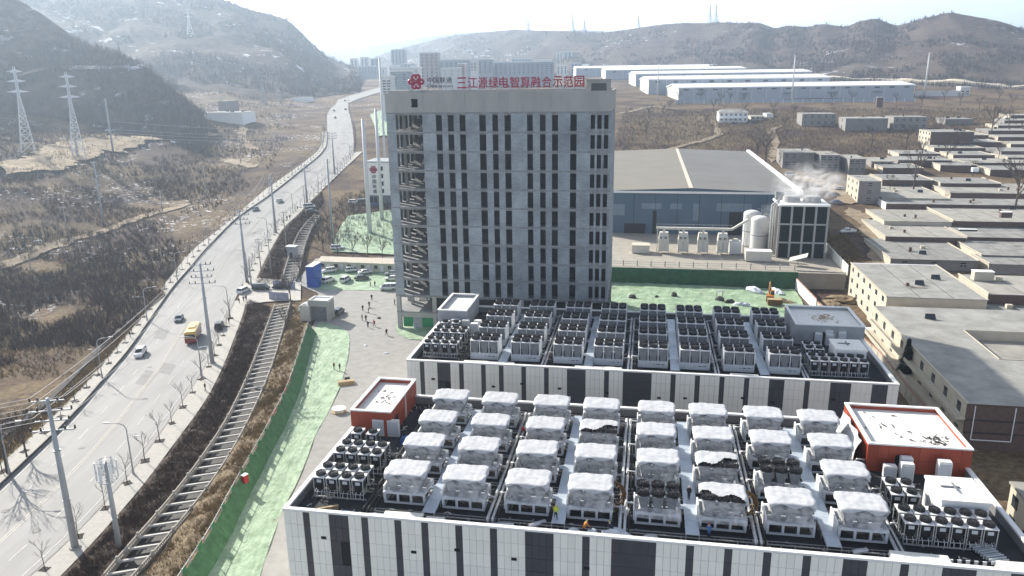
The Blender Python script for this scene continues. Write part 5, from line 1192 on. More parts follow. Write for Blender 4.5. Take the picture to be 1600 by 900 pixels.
def far_row(specs, adj):
    for i, (a, b, c, h, wl, rf) in enumerate(specs): house('%s roofed low house, %s in the crowded far right of the village' % (adj[i % len(adj)], nth(i)), a, b, c, h, wl, rf, 0, 0, 1, 0.25, 'brick', (i % 3 == 0)*0.8)
far_row([((1380,262),(1450,265),(1372,254),4.5,'cream',1),((1404,250),(1500,254),(1400,243),4.5,'grey',0),((1470,258),(1540,262),(1462,250),4.5,'cream',1),((1508,254),(1620,259),(1500,246),4.5,'cream',2),((1548,265),(1660,270),(1545,258),4.5,'cream',1),
 ((1405,240),(1480,243),(1402,234),4.5,'cream',1),((1490,242),(1570,246),(1484,236),4.5,'cream',0),((1575,246),(1660,250),(1570,239),4.5,'cream',2),((1460,231),(1560,236),(1456,226),5.0,'cream',2),((1565,236),(1650,239),(1560,229),5.0,'grey',1),
 ((1500,222),(1580,225),(1496,217),4.5,'cream',0),((1560,214),(1650,217),(1555,208),4.5,'cream',1),((1510,211),(1556,213),(1507,207),4.5,'cream',2),((1545,204),(1600,206),(1542,200),4.5,'grey',0),((1560,196),(1640,198),(1556,192),4.5,'cream',1),((1570,188),(1640,190),(1566,184),4.5,'grey',0),((1580,180),(1660,182),(1576,177),4.5,'cream',2),((1580,225),(1660,229),(1576,219),4.5,'cream',2)], ('grey','tan','dark grey','pale'))
# white house with a hipped roof on the hill
def hip(t, W_, D_, H_):
    MB().add([(-0.8,-0.8,H_),(W_+0.8,-0.8,H_),(W_+0.8,D_+0.8,H_),(-0.8,D_+0.8,H_),(3,D_/2,H_+2.2),(W_-3,D_/2,H_+2.2)],[(0,1,5,4),(1,2,5),(2,3,4,5),(3,0,4)]).build('hip_roof', MAT_VROOF[0], t)
    MB().box(0.2, W_*0.75, -3.0, -0.1, H_-4.2, H_-3.9).build('porch_roof', MAT_COPING, t)
    for k in range(4): MB().box(0.5+k*W_*0.2, 0.7+k*W_*0.2, -2.8, -2.6, 0, H_-4.2).build('porch_post', MAT_COPING, t)
house('white two storey house with hipped roof and porch below the warehouses', (1124,176), (1172,177), (1128,172), 7.0, 'white', 0, 0, 6, 2, 0.0, 'white', extra=hip)
house('low cream annex right of the hip roofed white house', (1174,182), (1198,183), (1178,178), 4.5, 'cream', 2, 0, 3, 1, 0.0)
house('pale flat lodge beyond the hip roofed house', (1198,178), (1212,179), (1192,174), 4.5, 'white', 0, 0, 0, 1, 0.0)
# sundry roof things
def roofbox(label, p, h, s, mat, cat, name):
    x, y, z = G(*p, h); t = thing(name, label, cat, (x, y, z), -YAW); MB().box(-s[0]/2, s[0]/2, -s[1]/2, s[1]/2, 0, s[2]).build('body', mat, t); MB().box(-s[0]/2-0.1, s[0]/2+0.1, -s[1]/2-0.1, s[1]/2+0.1, s[2], s[2]+0.12).build('lid', MAT_COPING, t); return t
roofbox('small brick dormer on the tan flat roof', (1571,340), 5.7, (3.6,1.6,2.0), MAT_VBRICK_SHADE, 'dormer', 'roof_dormer')
roofbox('long dark skylight box on the grey flat roof', (1512,361), 5.05, (5.5,1.2,0.6), MAT_GLASS, 'skylight', 'skylight')
roofbox('white water box on the wide grey roof', (1523,268), 5.1, (2.6,2.0,1.6), MAT_COPING, 'water tank', 'water_box')
roofbox('brick chimney block alone on the brown hill field', (1373,167), 0.0, (5,4,8), MAT_VBRICK_SHADE, 'chimney', 'brick_chimney')
roofbox('cream gable block on the streaky roof at right', (1534,437), 9.1, (4.5,2.2,2.2), MAT_VCREAM, 'dormer', 'roof_dormer')
# left valley sheds
house('blue-grey barn with pale roof under the left hill', (340,158), (366,157), (312,155), 9.0, 'grey', 0, 0, 0, 1, 0.0)
house('long low white roofed store under the left hill', (318,176), (385,175), (322,170), 4.0, 'white', 0, 0, 0, 1, 0.0, snow=1.5)
house('small white store in the dark wood of the left valley', (455,152), (488,151), (458,148), 5.0, 'white', 0, 0, 0, 1, 0.0)
# ================================================================ HILLS, WAREHOUSES, FAR TOWN
def hill_material(name, snow):
    m, nt, bs = _mat(name); L = nt.links.new; N = nt.nodes.new
    bs.inputs['Roughness'].default_value = 0.95; bs.inputs['Specular IOR Level'].default_value = 0.05
    pos = N('ShaderNodeNewGeometry').outputs['Position']
    def noise(sc, det=7, ro=0.65):
        n = N('ShaderNodeTexNoise'); n.inputs['Scale'].default_value = sc; n.inputs['Detail'].default_value = det; n.inputs['Roughness'].default_value = ro; L(pos, n.inputs['Vector']); return n.outputs['Fac']
    def rp(f, a, b, c0, c1):
        r = N('ShaderNodeValToRGB'); r.color_ramp.elements[0].position = a; r.color_ramp.elements[1].position = b; r.color_ramp.elements[0].color = (*c0,1); r.color_ramp.elements[1].color = (*c1,1); L(f, r.inputs[0]); return r.outputs[0]
    def mx(f, a, b):
        x = N('ShaderNodeMix'); x.data_type = 'RGBA'; L(f, x.inputs['Factor'])
        for s, i in ((a,6),(b,7)):
            if isinstance(s, tuple): x.inputs[i].default_value = (*s,1)
            else: L(s, x.inputs[i])
        return x.outputs[2]
    base = mx(rp(noise(0.012), 0.4, 0.6, (0,0,0), (1,1,1)), rp(noise(0.12), 0.3, 0.7, (0.04,0.031,0.029), (0.13,0.098,0.08)), rp(noise(0.15), 0.3, 0.7, (0.06,0.048,0.042), (0.17,0.135,0.105)))
    a = N('ShaderNodeMath'); a.operation = 'MULTIPLY'; L(rp(noise(0.06), 0.58, 0.64, (0,0,0), (1,1,1)), a.inputs[0]); L(rp(noise(0.006, 3), 0.60-snow*0.1, 0.66-snow*0.1, (0,0,0), (1,1,1)), a.inputs[1])
    L(mx(a.outputs[0], base, (0.66,0.68,0.72)), bs.inputs['Base Color'])
    b = N('ShaderNodeBump'); b.inputs['Strength'].default_value = 0.9; b.inputs['Distance'].default_value = 4.0; L(noise(0.08), b.inputs['Height']); L(b.outputs[0], bs.inputs['Normal'])
    return m
MAT_HILL = hill_material('brush_hill', 0.5); MAT_HILL2 = hill_material('snow_streaked_hill', 1.0)
HILLS = {}
def hill(name, label, ridge, base, mat, gul=1.0, n=220, m=46, seed=0, back=350):
    """ridge: (px, py, depth) along the skyline; base: fraction of ridge depth where the slope starts"""
    P_ = np.array(ridge, float); px = np.linspace(P_[0,0], P_[-1,0], n); py = np.interp(px, P_[:,0], P_[:,1]); yd = np.interp(px, P_[:,0], P_[:,2])
    for _ in range(2): py[1:-1] = 0.25*py[:-2]+0.5*py[1:-1]+0.25*py[2:]
    rows = []
    top = np.array([atY(a, b, c) for a, b, c in zip(px, py, yd)])
    for k in range(m):
        t = k/(m-1)*1.25
        if t <= 1: Yk = yd*(base+(1-base)*t)
        else: Yk = yd+back*(t-1)/0.25
        X = top[:,0]/top[:,1]*Yk
        g = ground_z(X, Yk)
        prof = t**1.35 if t <= 1 else 1-((t-1)/0.25)*0.8
        z = g*(1-min(prof,1))+top[:,2]*prof if t <= 1 else top[:,2]*prof+30*(1-prof)
        amp = gul*(top[:,2]-g).clip(10, 400)*0.16*math.sin(math.pi*min(t,1))**0.8
        rid = np.abs(fbm(X/120+seed, Yk/260+seed, seed, 4)-0.5)*2
        z = z-amp*(0.5-rid)*1.6+ (fbm(X/25, Yk/25, seed+3, 3)-0.5)*(6 if t < 1 else 2)
        if k == 0: z = g-6
        rows.append(np.stack([X, Yk, z], -1))
    arr = np.array(rows); HILLS[name+label] = arr
    mb = MB().grid([[tuple(p) for p in r] for r in arr.tolist()])
    return tag(mb.build(name, mat, smooth=True), label, kind='structure'), arr
_, HR = hill('hill', 'brown brush hill range along the right skyline', [(560,100,2500),(600,84,2500),(640,72,2500),(700,57,2450),(760,50,2350),(800,46,2250),(850,48,2150),(900,49,2050),(940,51,2000),(980,46,1900),(1020,40,1850),(1060,36,1800),(1100,36,1750),(1130,34,1700),(1160,37,1680),(1185,34,1640),(1210,45,1620),(1230,39,1600),(1260,42,1580),(1285,37,1550),(1322,43,1520),(1345,32,1500),(1370,28,1480),(1400,41,1450),(1440,30,1400),(1485,19,1360),(1520,25,1330),(1560,32,1300),(1600,46,1280),(1680,60,1260),(1800,50,1250),(1950,40,1250)], 0.66, MAT_HILL, 1.0, 300, 46, 5)
_, HL2 = hill('hill', 'hazy snow streaked mountain at the left behind the near spur', [(-420,-60,1250),(-200,-60,1250),(60,-45,1260),(150,-30,1270),(250,-16,1280),(330,-9,1290),(345,-2,1290),(380,12,1300),(420,22,1320),(450,31,1350),(475,54,1380),(495,75,1420),(512,89,1450),(530,97,1480),(560,106,1500)], 0.62, MAT_HILL2, 1.0, 240, 46, 11)
_, HL1 = hill('hill', 'dark scrub covered spur at the upper left corner', [(-520,-160,620),(-250,-120,620),(-100,-60,620),(0,-12,620),(35,0,620),(70,24,615),(100,46,610),(115,60,605),(140,68,600),(180,80,590),(215,99,580),(228,106,575),(255,130,565),(285,154,555),(318,178,545)], 0.84, MAT_HILL2, 0.8, 200, 40, 23, 120)
hill('mountain', 'faint far mountains in the haze across the skyline', [(-600,50,4300),(-200,40,4300),(100,50,4300),(300,60,4300),(430,72,4300),(520,78,4300),(600,66,4300),(680,52,4300),(760,46,4300),(840,48,4300),(900,43,4300),(1000,50,4300),(1100,58,4300),(1200,48,4300),(1330,54,4300),(1450,46,4300),(1600,52,4300),(1900,40,4300),(2300,50,4300)], 0.8, MAT_HILL2, 0.6, 120, 24, 31, 300)
def on_hill(arr, px, py):
    V_ = arr.reshape(-1, 3)-np.array([0, 0, CAM_H]); zz = V_@FWD; d = (800+FPX*(V_@RX)/zz-px)**2+(450+FPX*(V_@DN)/zz-py)**2
    k = arr.shape[0]*arr.shape[1]; w_ = np.argsort(d)[:4]; wt = 1/(d[w_]+0.5); return (arr.reshape(-1, 3)[w_]*wt[:, None]).sum(0)/wt.sum()
MAT_SNOWP = M('hill_snow', (0.72,0.74,0.78), 0.8, 0.5, 0.12, col2=(0.16,0.12,0.10)); MAT_HTRACK = M('hill_track', (0.36,0.29,0.22), 0.95, 0.35, 0.1)
def hill_track(label, arr, pts, w, mat):
    Q = np.array([on_hill(arr, *p) for p in pts]); Q = resample(Q, 60)
    for _ in range(3): Q[1:-1] = 0.25*Q[:-2]+0.5*Q[1:-1]+0.25*Q[2:]
    rows_ = [[(q[0], q[1]-w*(0.3+0.7*fb1(i/4, 1, 5, 2)), q[2]+0.2), (q[0], q[1]-w*0.3, q[2]+2.2), (q[0], q[1]+w*(0.3+0.5*fb1(i/4, 7, 6, 2)), q[2]+2.8), (q[0], q[1]+w, q[2]-1.0)] for i, q in enumerate(Q)]
    tag(MB().grid(rows_).build('hill_track', mat), label, kind='structure')
hill_track('pale bench road across the dark spur', HL1, [(8,130),(28,122),(60,112),(105,108),(140,108)], 7, MAT_HTRACK); hill_track('snowy bench on the dark spur', HL1, [(95,110),(140,108),(190,108),(228,110)], 9, MAT_SNOWP)
# pale road along the foot of the right hills
MAT_SANDY = M('sandy_road', (0.55,0.48,0.38), 0.95, 0.15, 0.2)
cols = [j for j in range(HR.shape[1]) if 1245 < (800+FPX*((HR[2,j]-[0,0,CAM_H])@RX)/((HR[2,j]-[0,0,CAM_H])@FWD)) < 1760]
rows_ = []
for j in cols:
    a = HR[3,j]*0.5+HR[2,j]*0.5; b = HR[3,j]; d = (b-a)/np.linalg.norm(b-a); wv_ = 7+3*fb1(j/4, 0, 3, 2); rows_.append([tuple(a+[0,0,0.5]), tuple(a+[0,0,3.0]), tuple(a+d*wv_+[0,0,3.4]), tuple(a+d*(wv_+2)+[0,0,-1])])
tag(MB().grid(rows_, flip=True).build('hill_road', MAT_SANDY), 'pale sandy road along the foot of the right hills', kind='structure')
# ---- warehouses
MAT_WROOF = M('white_sheet_roof', (0.80,0.81,0.82), 0.5, 0.06, 0.05); MAT_WWALL = M('pale_sheet_wall', (0.36,0.40,0.45), 0.7, 0.1, 0.08); MAT_WEND = M('cream_end_wall', (0.66,0.65,0.60), 0.7, 0.06, 0.1)
def warehouse(label, xl, xr, ybase, yeave, yback, n, Y=None, deep=70):
    p = G(xl, ybase) if Y is None else atY(xl, ybase, Y); q = atY(xr, yeave-(xr-xl)*0.012, p[1]-6); e = atY(xl, yeave, p[1])
    W_ = q[0]-p[0]; h = e[2]-p[2]; t = thing('warehouse', label, 'warehouse', (p[0], p[1], p[2]), math.atan2(q[1]-p[1], W_), 'white roofed warehouses')
    MB().box(0, W_, 0, 0.4, -6, h).build('front_wall', MAT_WWALL, t); MB().box(0, 0.4, 0.41, deep, -6, h).build('end_wall', MAT_WEND, t); MB().box(W_-0.4, W_, 0.41, deep, -6, h).build('end_wall', MAT_WEND, t); MB().box(0.4, W_-0.4, deep-0.4, deep, -6, h).build('back_wall', MAT_WWALL, t)
    for s, (a, b) in enumerate((((-1.2, h), (deep/2, h+3.2)), ((deep/2, h+3.2), (deep+1, h)))):
        MB().add([(-1,a[0],a[1]+0.2),(W_+1,a[0],a[1]+0.2),(W_+1,b[0],b[1]+0.2),(-1,b[0],b[1]+0.2),(-1,a[0],a[1]-0.9),(W_+1,a[0],a[1]-0.9),(W_+1,b[0],b[1]-0.9),(-1,b[0],b[1]-0.9)], [(0,1,2,3),(7,6,5,4),(0,4,5,1),(2,6,7,3),(3,7,4,0),(1,5,6,2)]).build('roof_slope', MAT_WROOF, t)
    MB().add([(0,0.1,h),(0,deep,h),(0,deep/2,h+3.1)], [(0,2,1)]).build('gable', MAT_WEND, t)
    for k in range(n):
        x = (k+0.5)*W_/n; MB().box(x-2.4, x+2.4, -0.25, -0.01, h*0.76, h*0.88).build('window', MAT_GLASS, t); MB().box((k+1)*W_/n-0.25, (k+1)*W_/n+0.25, -0.3, -0.01, -1, h-1).build('pilaster', MAT_WEND, t)
        if k % 3 == 1: MB().box(x-4, x+4, -2.5, -0.02, h*0.42, h*0.5).build('canopy', MAT_COIL, t)
    return t
warehouse('nearest long white roofed warehouse with a row of high windows', 1060, 1429, 156, 137, 128, 16)
warehouse('second white roofed warehouse behind the nearest', 1013, 1296, 148, 124, 118, 10, 870)
warehouse('third white roofed warehouse', 993, 1268, 138, 115.5, 110, 9, 990)
warehouse('fourth long thin white roofed warehouse', 946, 1165, 126, 109.5, 105, 8, 1150)
warehouse('rearmost low white roofed warehouse', 900, 1152, 122, 106.5, 103, 8, 1270)
# ---- far town
MAT_APT = M('apartment_white', (0.62,0.62,0.60), 0.8, 0.1, 0.1, rnd=0.1); MAT_APTS = M('apartment_grey', (0.30,0.34,0.38), 0.8, 0.12, 0.1, rnd=0.1); MAT_PINK = M('apartment_pink', (0.36,0.29,0.29), 0.8, 0.1, 0.1)
def block(label, x0, x1, yt, yb, Y, mat, floors=8, deep=16, name='apartment_block', cat='building', roofm=None):
    a = atY(x0, yb, Y); b = atY(x1, yb, Y); c = atY(x0, yt, Y); W_ = b[0]-a[0]; h = c[2]-a[2]
    t = thing(name, label, cat, (a[0], Y, a[2]), -YAW*0.6, 'far town buildings')
    MB().box(0, W_, 0, deep, -25, h).build('wall', mat, t); MB().box(-0.4, W_+0.4, -0.4, deep+0.4, h, h+1.0).build('roof', roofm or MAT_COPING, t)
    MB().box(-0.25, -0.01, 0.5, deep-0.5, -20, h-0.5).build('gable_lit_tone', MAT_APT, t)  # left gable whitened to stand for the sunlit side
    n = max(2, int(W_/6))
    for k in range(n): x = (k+0.5)*W_/n; MB().box(x-1.2, x+1.2, -0.25, -0.02, 1, h-2).build('window_strip', MAT_GLASS, t)
    for f in range(1, floors): 
        z = h*f/floors; MB().box(0.02, W_-0.02, -0.3, -0.26, z-0.5, z+0.5).build('floor_band', mat, t)
    return t
for i, (x0, x1, yt) in enumerate(((870,879,82),(881,893,81),(895,908,82),(910,924,81),(931,940,85),(945,953,90),(956,966,88),(968,979,88),(983,992,90),(994,1008,89),(1010,1018,91),(1024,1032,90))):
    block('white and grey far apartment slab, %s from the left of the hill foot group' % nth(i), x0, x1, yt, 108, 1750+20*(i % 4), MAT_APTS if i % 3 else MAT_APT, 9)
for i, (x0, x1, yt, yb, m, lb) in enumerate(((657,687,83,122,MAT_PINK,'pinkish grey tower block standing alone left of the tower sign'),(687,770,94,116,MAT_APTS,'long pale grey block right of the pinkish tower block'),(772,865,98,118,MAT_APTS,'long low grey block behind the red roof sign'),(612,656,107,122,MAT_APT,'pale low hall left of the pinkish tower block'),(690,722,107,122,MAT_APT,'low white hall in front of the long pale block'),(716,726,100,118,MAT_PINK,'small reddish block among the far halls'),(735,745,95,112,MAT_APT,'narrow white stair tower among the far halls'),(598,612,120,150,MAT_APT,'bright white end wall beside the far road'),(611,640,112,136,MAT_APTS,'grey ribbed hall directly behind the tower corner'),(548,560,92,110,MAT_APT,'far white slab beyond the road bend, leftmost'),(564,576,90,110,MAT_APT,'far white slab beyond the road bend, middle'),(580,592,92,110,MAT_APTS,'far grey slab beyond the road bend'),(560,590,104,116,MAT_APTS,'low wide grey hall beyond the road bend'),(612,634,78,100,MAT_APTS,'tall faint block above the far halls'),(800,830,92,108,MAT_APTS,'faint grey slab beyond the sign, left'),(835,862,94,108,MAT_APT,'faint white slab beyond the sign, right'))):
    block(lb, x0, x1, yt, yb, (620 if i in (7,) else 700 if i == 8 else 1050 if i in (0,1,2) else 900 if i in (3,4,5,6) else 1500), m, 7, 14)
rt = random.Random(12)
for i in range(26):
    x0 = 505+i*17.5+rt.uniform(-4,4); w = rt.uniform(7,17); block('small pale far town block, %s from the left along the valley mouth' % nth(i), x0, x0+w, rt.uniform(99,107), 116, 1350+rt.uniform(0,260), (MAT_APT, MAT_APTS, MAT_APT)[i % 3], 4, 14)
block('small white house with flat roof right of the warehouses', 1500, 1514, 137, 149, 800, MAT_APT, 3, 10)
# long white wall right of the warehouses
p = G(1430, 150); q = G(1500, 150); t = thing('boundary_wall', 'long white wall right of the warehouses', 'wall', (p[0], p[1], p[2]-3), math.atan2(q[1]-p[1], q[0]-p[0])); MB().box(0, math.hypot(q[0]-p[0], q[1]-p[1]), 0, 0.5, 0, 8).build('wall_panel', MAT_APT, t)
p = G(1055, 161); q = G(1430, 159); Lw = math.hypot(q[0]-p[0], q[1]-p[1]); t = thing('railing', 'long grey-blue railing in front of the nearest warehouse', 'fence', (p[0], p[1], p[2]-1), math.atan2(q[1]-p[1], q[0]-p[0]))
for k in range(24): MB().box(k*Lw/24, (k+1)*Lw/24-0.6, 0, 0.2, 0.5, 3.4).build('rail_panel', MAT_WWALL, t); MB().box((k+1)*Lw/24-0.58, (k+1)*Lw/24-0.02, -0.1, 0.3, 0, 3.8).build('post', MAT_WEND, t)
# ================================================================ POLES, LAMPS, TREES
MAT_POLE = M('pole_steel', (0.36,0.38,0.40), 0.5, 0.15, 0.8, metal=0.2); MAT_POLEC = M('pole_concrete', (0.34,0.33,0.31), 0.85, 0.2, 0.8); MAT_INS = M('insulator_brown', (0.05,0.035,0.03), 0.3, 0.3, 1.0); MAT_WHITEPOLE = M('white_pole', (0.62,0.63,0.63), 0.5, 0.1, 0.8)
def height_of(base, top_py):
    lo, hi = 0.5, 120.0
    for _ in range(40):
        m_ = (lo+hi)/2; v = np.array([base[0], base[1], base[2]+m_-CAM_H]); zz = v@FWD; py = 450+FPX*(v@DN)/zz
        if py > top_py: lo = m_
        else: hi = m_
    return lo
WIRES = []
def power_pole(label, base, top_py, arms=4, r=0.42, mat=None, arm_w=2.6, along=R(100), grp='steel power poles along the road'):
    b = G(*base); h = height_of(b, top_py); t = thing('power_pole', label, 'power pole', b, along, grp)
    MB().tube([(0,0,-0.5),(0,0,h*0.5),(0,0,h)], [r*1.15, r*0.85, r*0.5], 10).build('shaft', mat or MAT_POLE, t, smooth=True)
    MB().cyl(0,0,0,0.35,r*1.9,r*1.7,10).build('base_flange', MAT_POLEC, t)
    for z in (h*0.33, h*0.66): MB().cyl(0,0,z,z+0.18,r*1.15,None,10).build('joint_ring', mat or MAT_POLE, t)
    tips = []
    for k in range(arms):
        z = h-0.4-k*1.35; aw = arm_w*(1.0 if k % 2 else 0.8)
        a = MB().box(-0.07, 0.07, -aw, aw, z-0.08, z+0.08).build('cross_arm', mat or MAT_POLE, t)
        for s in (-1, -0.55, 0.55, 1):
            MB().cyl(0, s*aw, z+0.08, z+0.55, 0.13, 0.09, 6).build('insulator', MAT_INS, a)
            if abs(s) == 1: tips.append((s*aw, z+0.5))
    return b, h, along, tips
def tip(pp, i):
    b, h, al, tips = pp; y, z = tips[i]; return (b[0]-y*math.sin(al), b[1]+y*math.cos(al), b[2]+z)
PP = [power_pole('big steel power pole nearest the camera on the right pavement', (118,857), 622),
      power_pole('big steel power pole on the pavement beside the bus', (332,568), 411),
      power_pole('big steel power pole at the site gate', (386,442), 327),
      power_pole('big steel power pole past the gate, behind the thin poles', (431,364), 272, 3),
      power_pole('big steel power pole beside the dark car far up the road', (480,317), 257, 3),
      power_pole('big steel power pole at the far road bend', (523,272), 207, 3)]
def wire(a, b, label, sag=1.2, r=0.035, grp='overhead wires'):
    pts = [tuple(a[i]+(b[i]-a[i])*k/14 - (sag*4*(k/14)*(1-k/14) if i == 2 else 0) for i in range(3)) for k in range(15)]
    tag(MB().tube(pts, r, 4, caps=False).build('overhead_wire', MAT_WIRE), label, 'wire', grp)
MAT_WIRE = M('wire_grey', (0.30,0.30,0.31), 0.5, 0.1, 1.0)
off = (-100.0, 36.0, 30.0)
for j in range(5):
    for i in range(6): wire(tip(PP[j], i), tip(PP[j+1], i), '%s %s overhead wire from the %s to the %s steel power pole' % (('top','middle','bottom')[i//2], ('right','left')[i % 2], nth(j), nth(j+1)))
x0, y0, _ = PP[0][0]
for i in range(6):
    a = tip(PP[0], i); wire(a, (a[0]-48, a[1]-22, a[2]+1.5), '%s %s overhead wire leaving the nearest steel power pole to the left' % (('top','middle','bottom')[i//2], ('right','left')[i % 2]), 1.0)
def thin_pole(label, base, top_py, r=0.16, arm=0, mat=None, grp='thin utility poles'):
    b = G(*base); h = height_of(b, top_py); t = thing('utility_pole', label, 'utility pole', b, R(15), grp)
    MB().tube([(0,0,-0.4),(0,0,h)], [r*1.2, r*0.7], 8).build('shaft', mat or MAT_POLEC, t, smooth=True)
    for k in range(arm):
        MB().box(-1.1, 1.1, -0.05, 0.05, h-0.5-k*0.9, h-0.38-k*0.9).build('cross_arm', MAT_STEEL, t)
    MB().cyl(0,0,0,0.15,r*1.8,None,8).build('footing', MAT_POLEC, t)
for i, (b_, ty, r, arm, m_, lb) in enumerate((((393,448),404,0.2,1,None,'short concrete pole in front of the steel pole at the gate'),((408,424),372,0.16,2,None,'thin pole at the verge gap, left of two'),((424,428),372,0.16,2,None,'thin pole at the verge gap, right of two'),((448,392),330,0.18,1,None,'concrete pole in the verge by the sluice hut'),((521,382),248,0.4,2,MAT_POLE,'tall grey pole between the canal and the netted slope'),((478,340),290,0.16,1,None,'thin pole at the far junction'),
    ((578,365),186,0.75,0,MAT_WHITEPOLE,'thick tall white pole standing on the netted slope, left of two'),((597,344),170,0.7,0,MAT_WHITEPOLE,'thick tall white pole on the netted slope, right of two'),((604,290),90,0.55,1,MAT_WHITEPOLE,'very tall pale pole rising behind the left edge of the tower'),((545,372),330,0.12,0,None,'slim mast by the netted slope'),
    ((162,352),252,0.4,1,MAT_POLE,'grey pole on the earth track of the wild field'),((106,368),322,0.25,1,None,'short pole left of the earth track'),((48,422),402,0.2,0,None,'low post at the left end of the earth track'),((254,331),297,0.2,1,None,'short pole at the scrub edge, left'),((177,239),154,0.5,2,MAT_POLE,'pale mast on the bare terrace right of the lattice pylons'),((122,247),157,0.5,2,MAT_POLE,'pale mast touching the right lattice pylon'),((323,303),258,0.22,1,None,'pole beside the dark scrub near the far kerb'),((376,255),225,0.2,1,None,'pole by the short pale track'),
    ((1237,157),86,0.7,3,MAT_WHITEPOLE,'tall pale power mast before the nearest warehouse'),((1444,150),82,0.7,3,MAT_WHITEPOLE,'tall pale power mast at the right of the warehouses'),((1027,158),100,0.6,1,MAT_WHITEPOLE,'pale mast at the left corner of the warehouses'),((810,118),90,0.5,1,MAT_WHITEPOLE,'faint mast behind the roof sign'))):
    thin_pole(lb, b_, ty, r, arm, m_)
# cell mast with antennas on the right pavement
b = G(187, 857); h = height_of(b, 722); t = thing('antenna_mast', 'grey antenna mast with a ring of white panels at the verge', 'mast', b, 0.4)
MB().tube([(0,0,-0.4),(0,0,h)], [0.38,0.22], 10).build('shaft', MAT_POLE, t, smooth=True); MB().cyl(0,0,h*0.35,h*0.35+0.15,0.42,None,10).build('joint_ring', MAT_POLE, t)
for k, z in enumerate((h-2.6, h-1.2, h+0.2)):
    mb = MB().tube([(1.15*math.cos(R(a)), 1.15*math.sin(R(a)), z) for a in range(0, 361, 45)], 0.05, 5)
    for a in range(0, 360, 90): mb.bar((0,0,z), (1.15*math.cos(R(a)), 1.15*math.sin(R(a)), z), 0.07)
    mb.build('ring_platform', MAT_STEEL, t)
for a in range(6): q = R(a*60); MB().box(-0.15,0.15,-0.08,0.08,h-2.4,h+0.1).build('antenna_panel', MAT_UNIT, t, (1.25*math.cos(q), 1.25*math.sin(q), 0), q+1.57)
# ---- lattice pylons
def pylon(label, base, top_py, w0=3.2, dens=9, Y=None, onz=None, mat=None):
    MAT_PYL = mat or MAT_PYLON
    if onz is not None: b = onz
    else: b = G(*base)
    h = height_of(b, top_py); t = thing('lattice_pylon', label, 'pylon', b, R(25), 'lattice pylons'); th = max(0.15, b[1]*0.00024)
    def wv(z): f = z/h; return w0*(1-f*1.25) if f < 0.65 else w0*(1-0.65*1.25)*(1-(f-0.65)*0.9)
    for sx in (-1, 1):
        for sy in (-1, 1): MB().tube([(sx*wv(z), sy*wv(z), z) for z in (0, h*0.3, h*0.65, h)], th, 4).build('leg', MAT_PYL, t)
    mb = MB(); zs = [0]; k = 0
    while zs[-1] < h*0.97: zs.append(min(h*0.97, zs[-1]+max(1.4, wv(zs[-1])*1.55)))
    for a, c in zip(zs[:-1], zs[1:]):
        wa, wc = wv(a), wv(c)
        for (p, q), (r_, s_) in (((-1,-1),(1,-1)),((1,-1),(1,1)),((1,1),(-1,1)),((-1,1),(-1,-1))):
            mb.bar((p*wa,q*wa,a),(r_*wc,s_*wc,c),th*1.1); mb.bar((r_*wa,s_*wa,a),(p*wc,q*wc,c),th*1.1); mb.bar((p*wc,q*wc,c),(r_*wc,s_*wc,c),th)
    tag(mb.build('bracing', MAT_PYL, t), kind='stuff')
    for z, L2 in ((h*0.70, 5.2), (h*0.82, 4.6), (h*0.93, 3.8)):
        for s in (-1, 1): m2 = MB(); m2.add([(s*0.5,-0.7,z),(s*0.5,0.7,z),(s*L2,0,z+0.5),(s*0.5,-0.7,z+1.5),(s*0.5,0.7,z+1.5)], [(0,1,2),(4,3,2),(0,2,3),(1,4,2)]); m2.build('cross_arm', MAT_PYL, t)
    return b, h
MAT_PYLON = M('pylon_galvanised', (0.60,0.62,0.64), 0.45, 0.12, 0.5, metal=0.2)
pylon('leftmost lattice pylon on the bare terrace', (45,238), 104, 3.2); pylon('lattice pylon right of the leftmost one on the terrace', (124,247), 112, 3.2)
pylon('small dark lattice pylon before the left mountain, left of two', (413,165), 110, 3.0, mat=MAT_COIL); pylon('small dark lattice pylon before the left mountain, right of two', (436,160), 94, 3.2, mat=MAT_COIL)
def on_ridge(arr, px, k=36):
    best = None
    for p in arr[k]:
        v = np.array([p[0], p[1], p[2]-CAM_H]); x = 800+FPX*(v@RX)/(v@FWD)
        if best is None or abs(x-px) < best[0]: best = (abs(x-px), p)
    p = best[1]; return (float(p[0]), float(p[1]), float(p[2])-2)
for px, ty, lb in ((1108,8,'faint pylon on the right ridge, left of a pair'),(1120,7,'faint pylon on the right ridge, right of a pair'),(997,24,'faint lone pylon on the dip of the right ridge'),(893,20,'faint pylon on the low right ridge, second from left'),(823,24,'faint pylon on the low right ridge, leftmost'),(915,30,'faint pylon on the low right ridge, third from left')): pylon(lb, None, ty, 5.0, onz=on_ridge(HR, px))
pylon('faint pylon on the slope of the left mountain', None, 12, 5.0, onz=on_ridge(HL2, 297, 20))
for i, (ya, yb) in enumerate(((190,206),(202,214),(207,219),(214,221))):
    a = atY(178, ya, 400); b = atY(512, yb, 430); wire(a, b, 'pale high wire crossing the left valley, %s from the top' % nth(i), 1.0, 0.11)
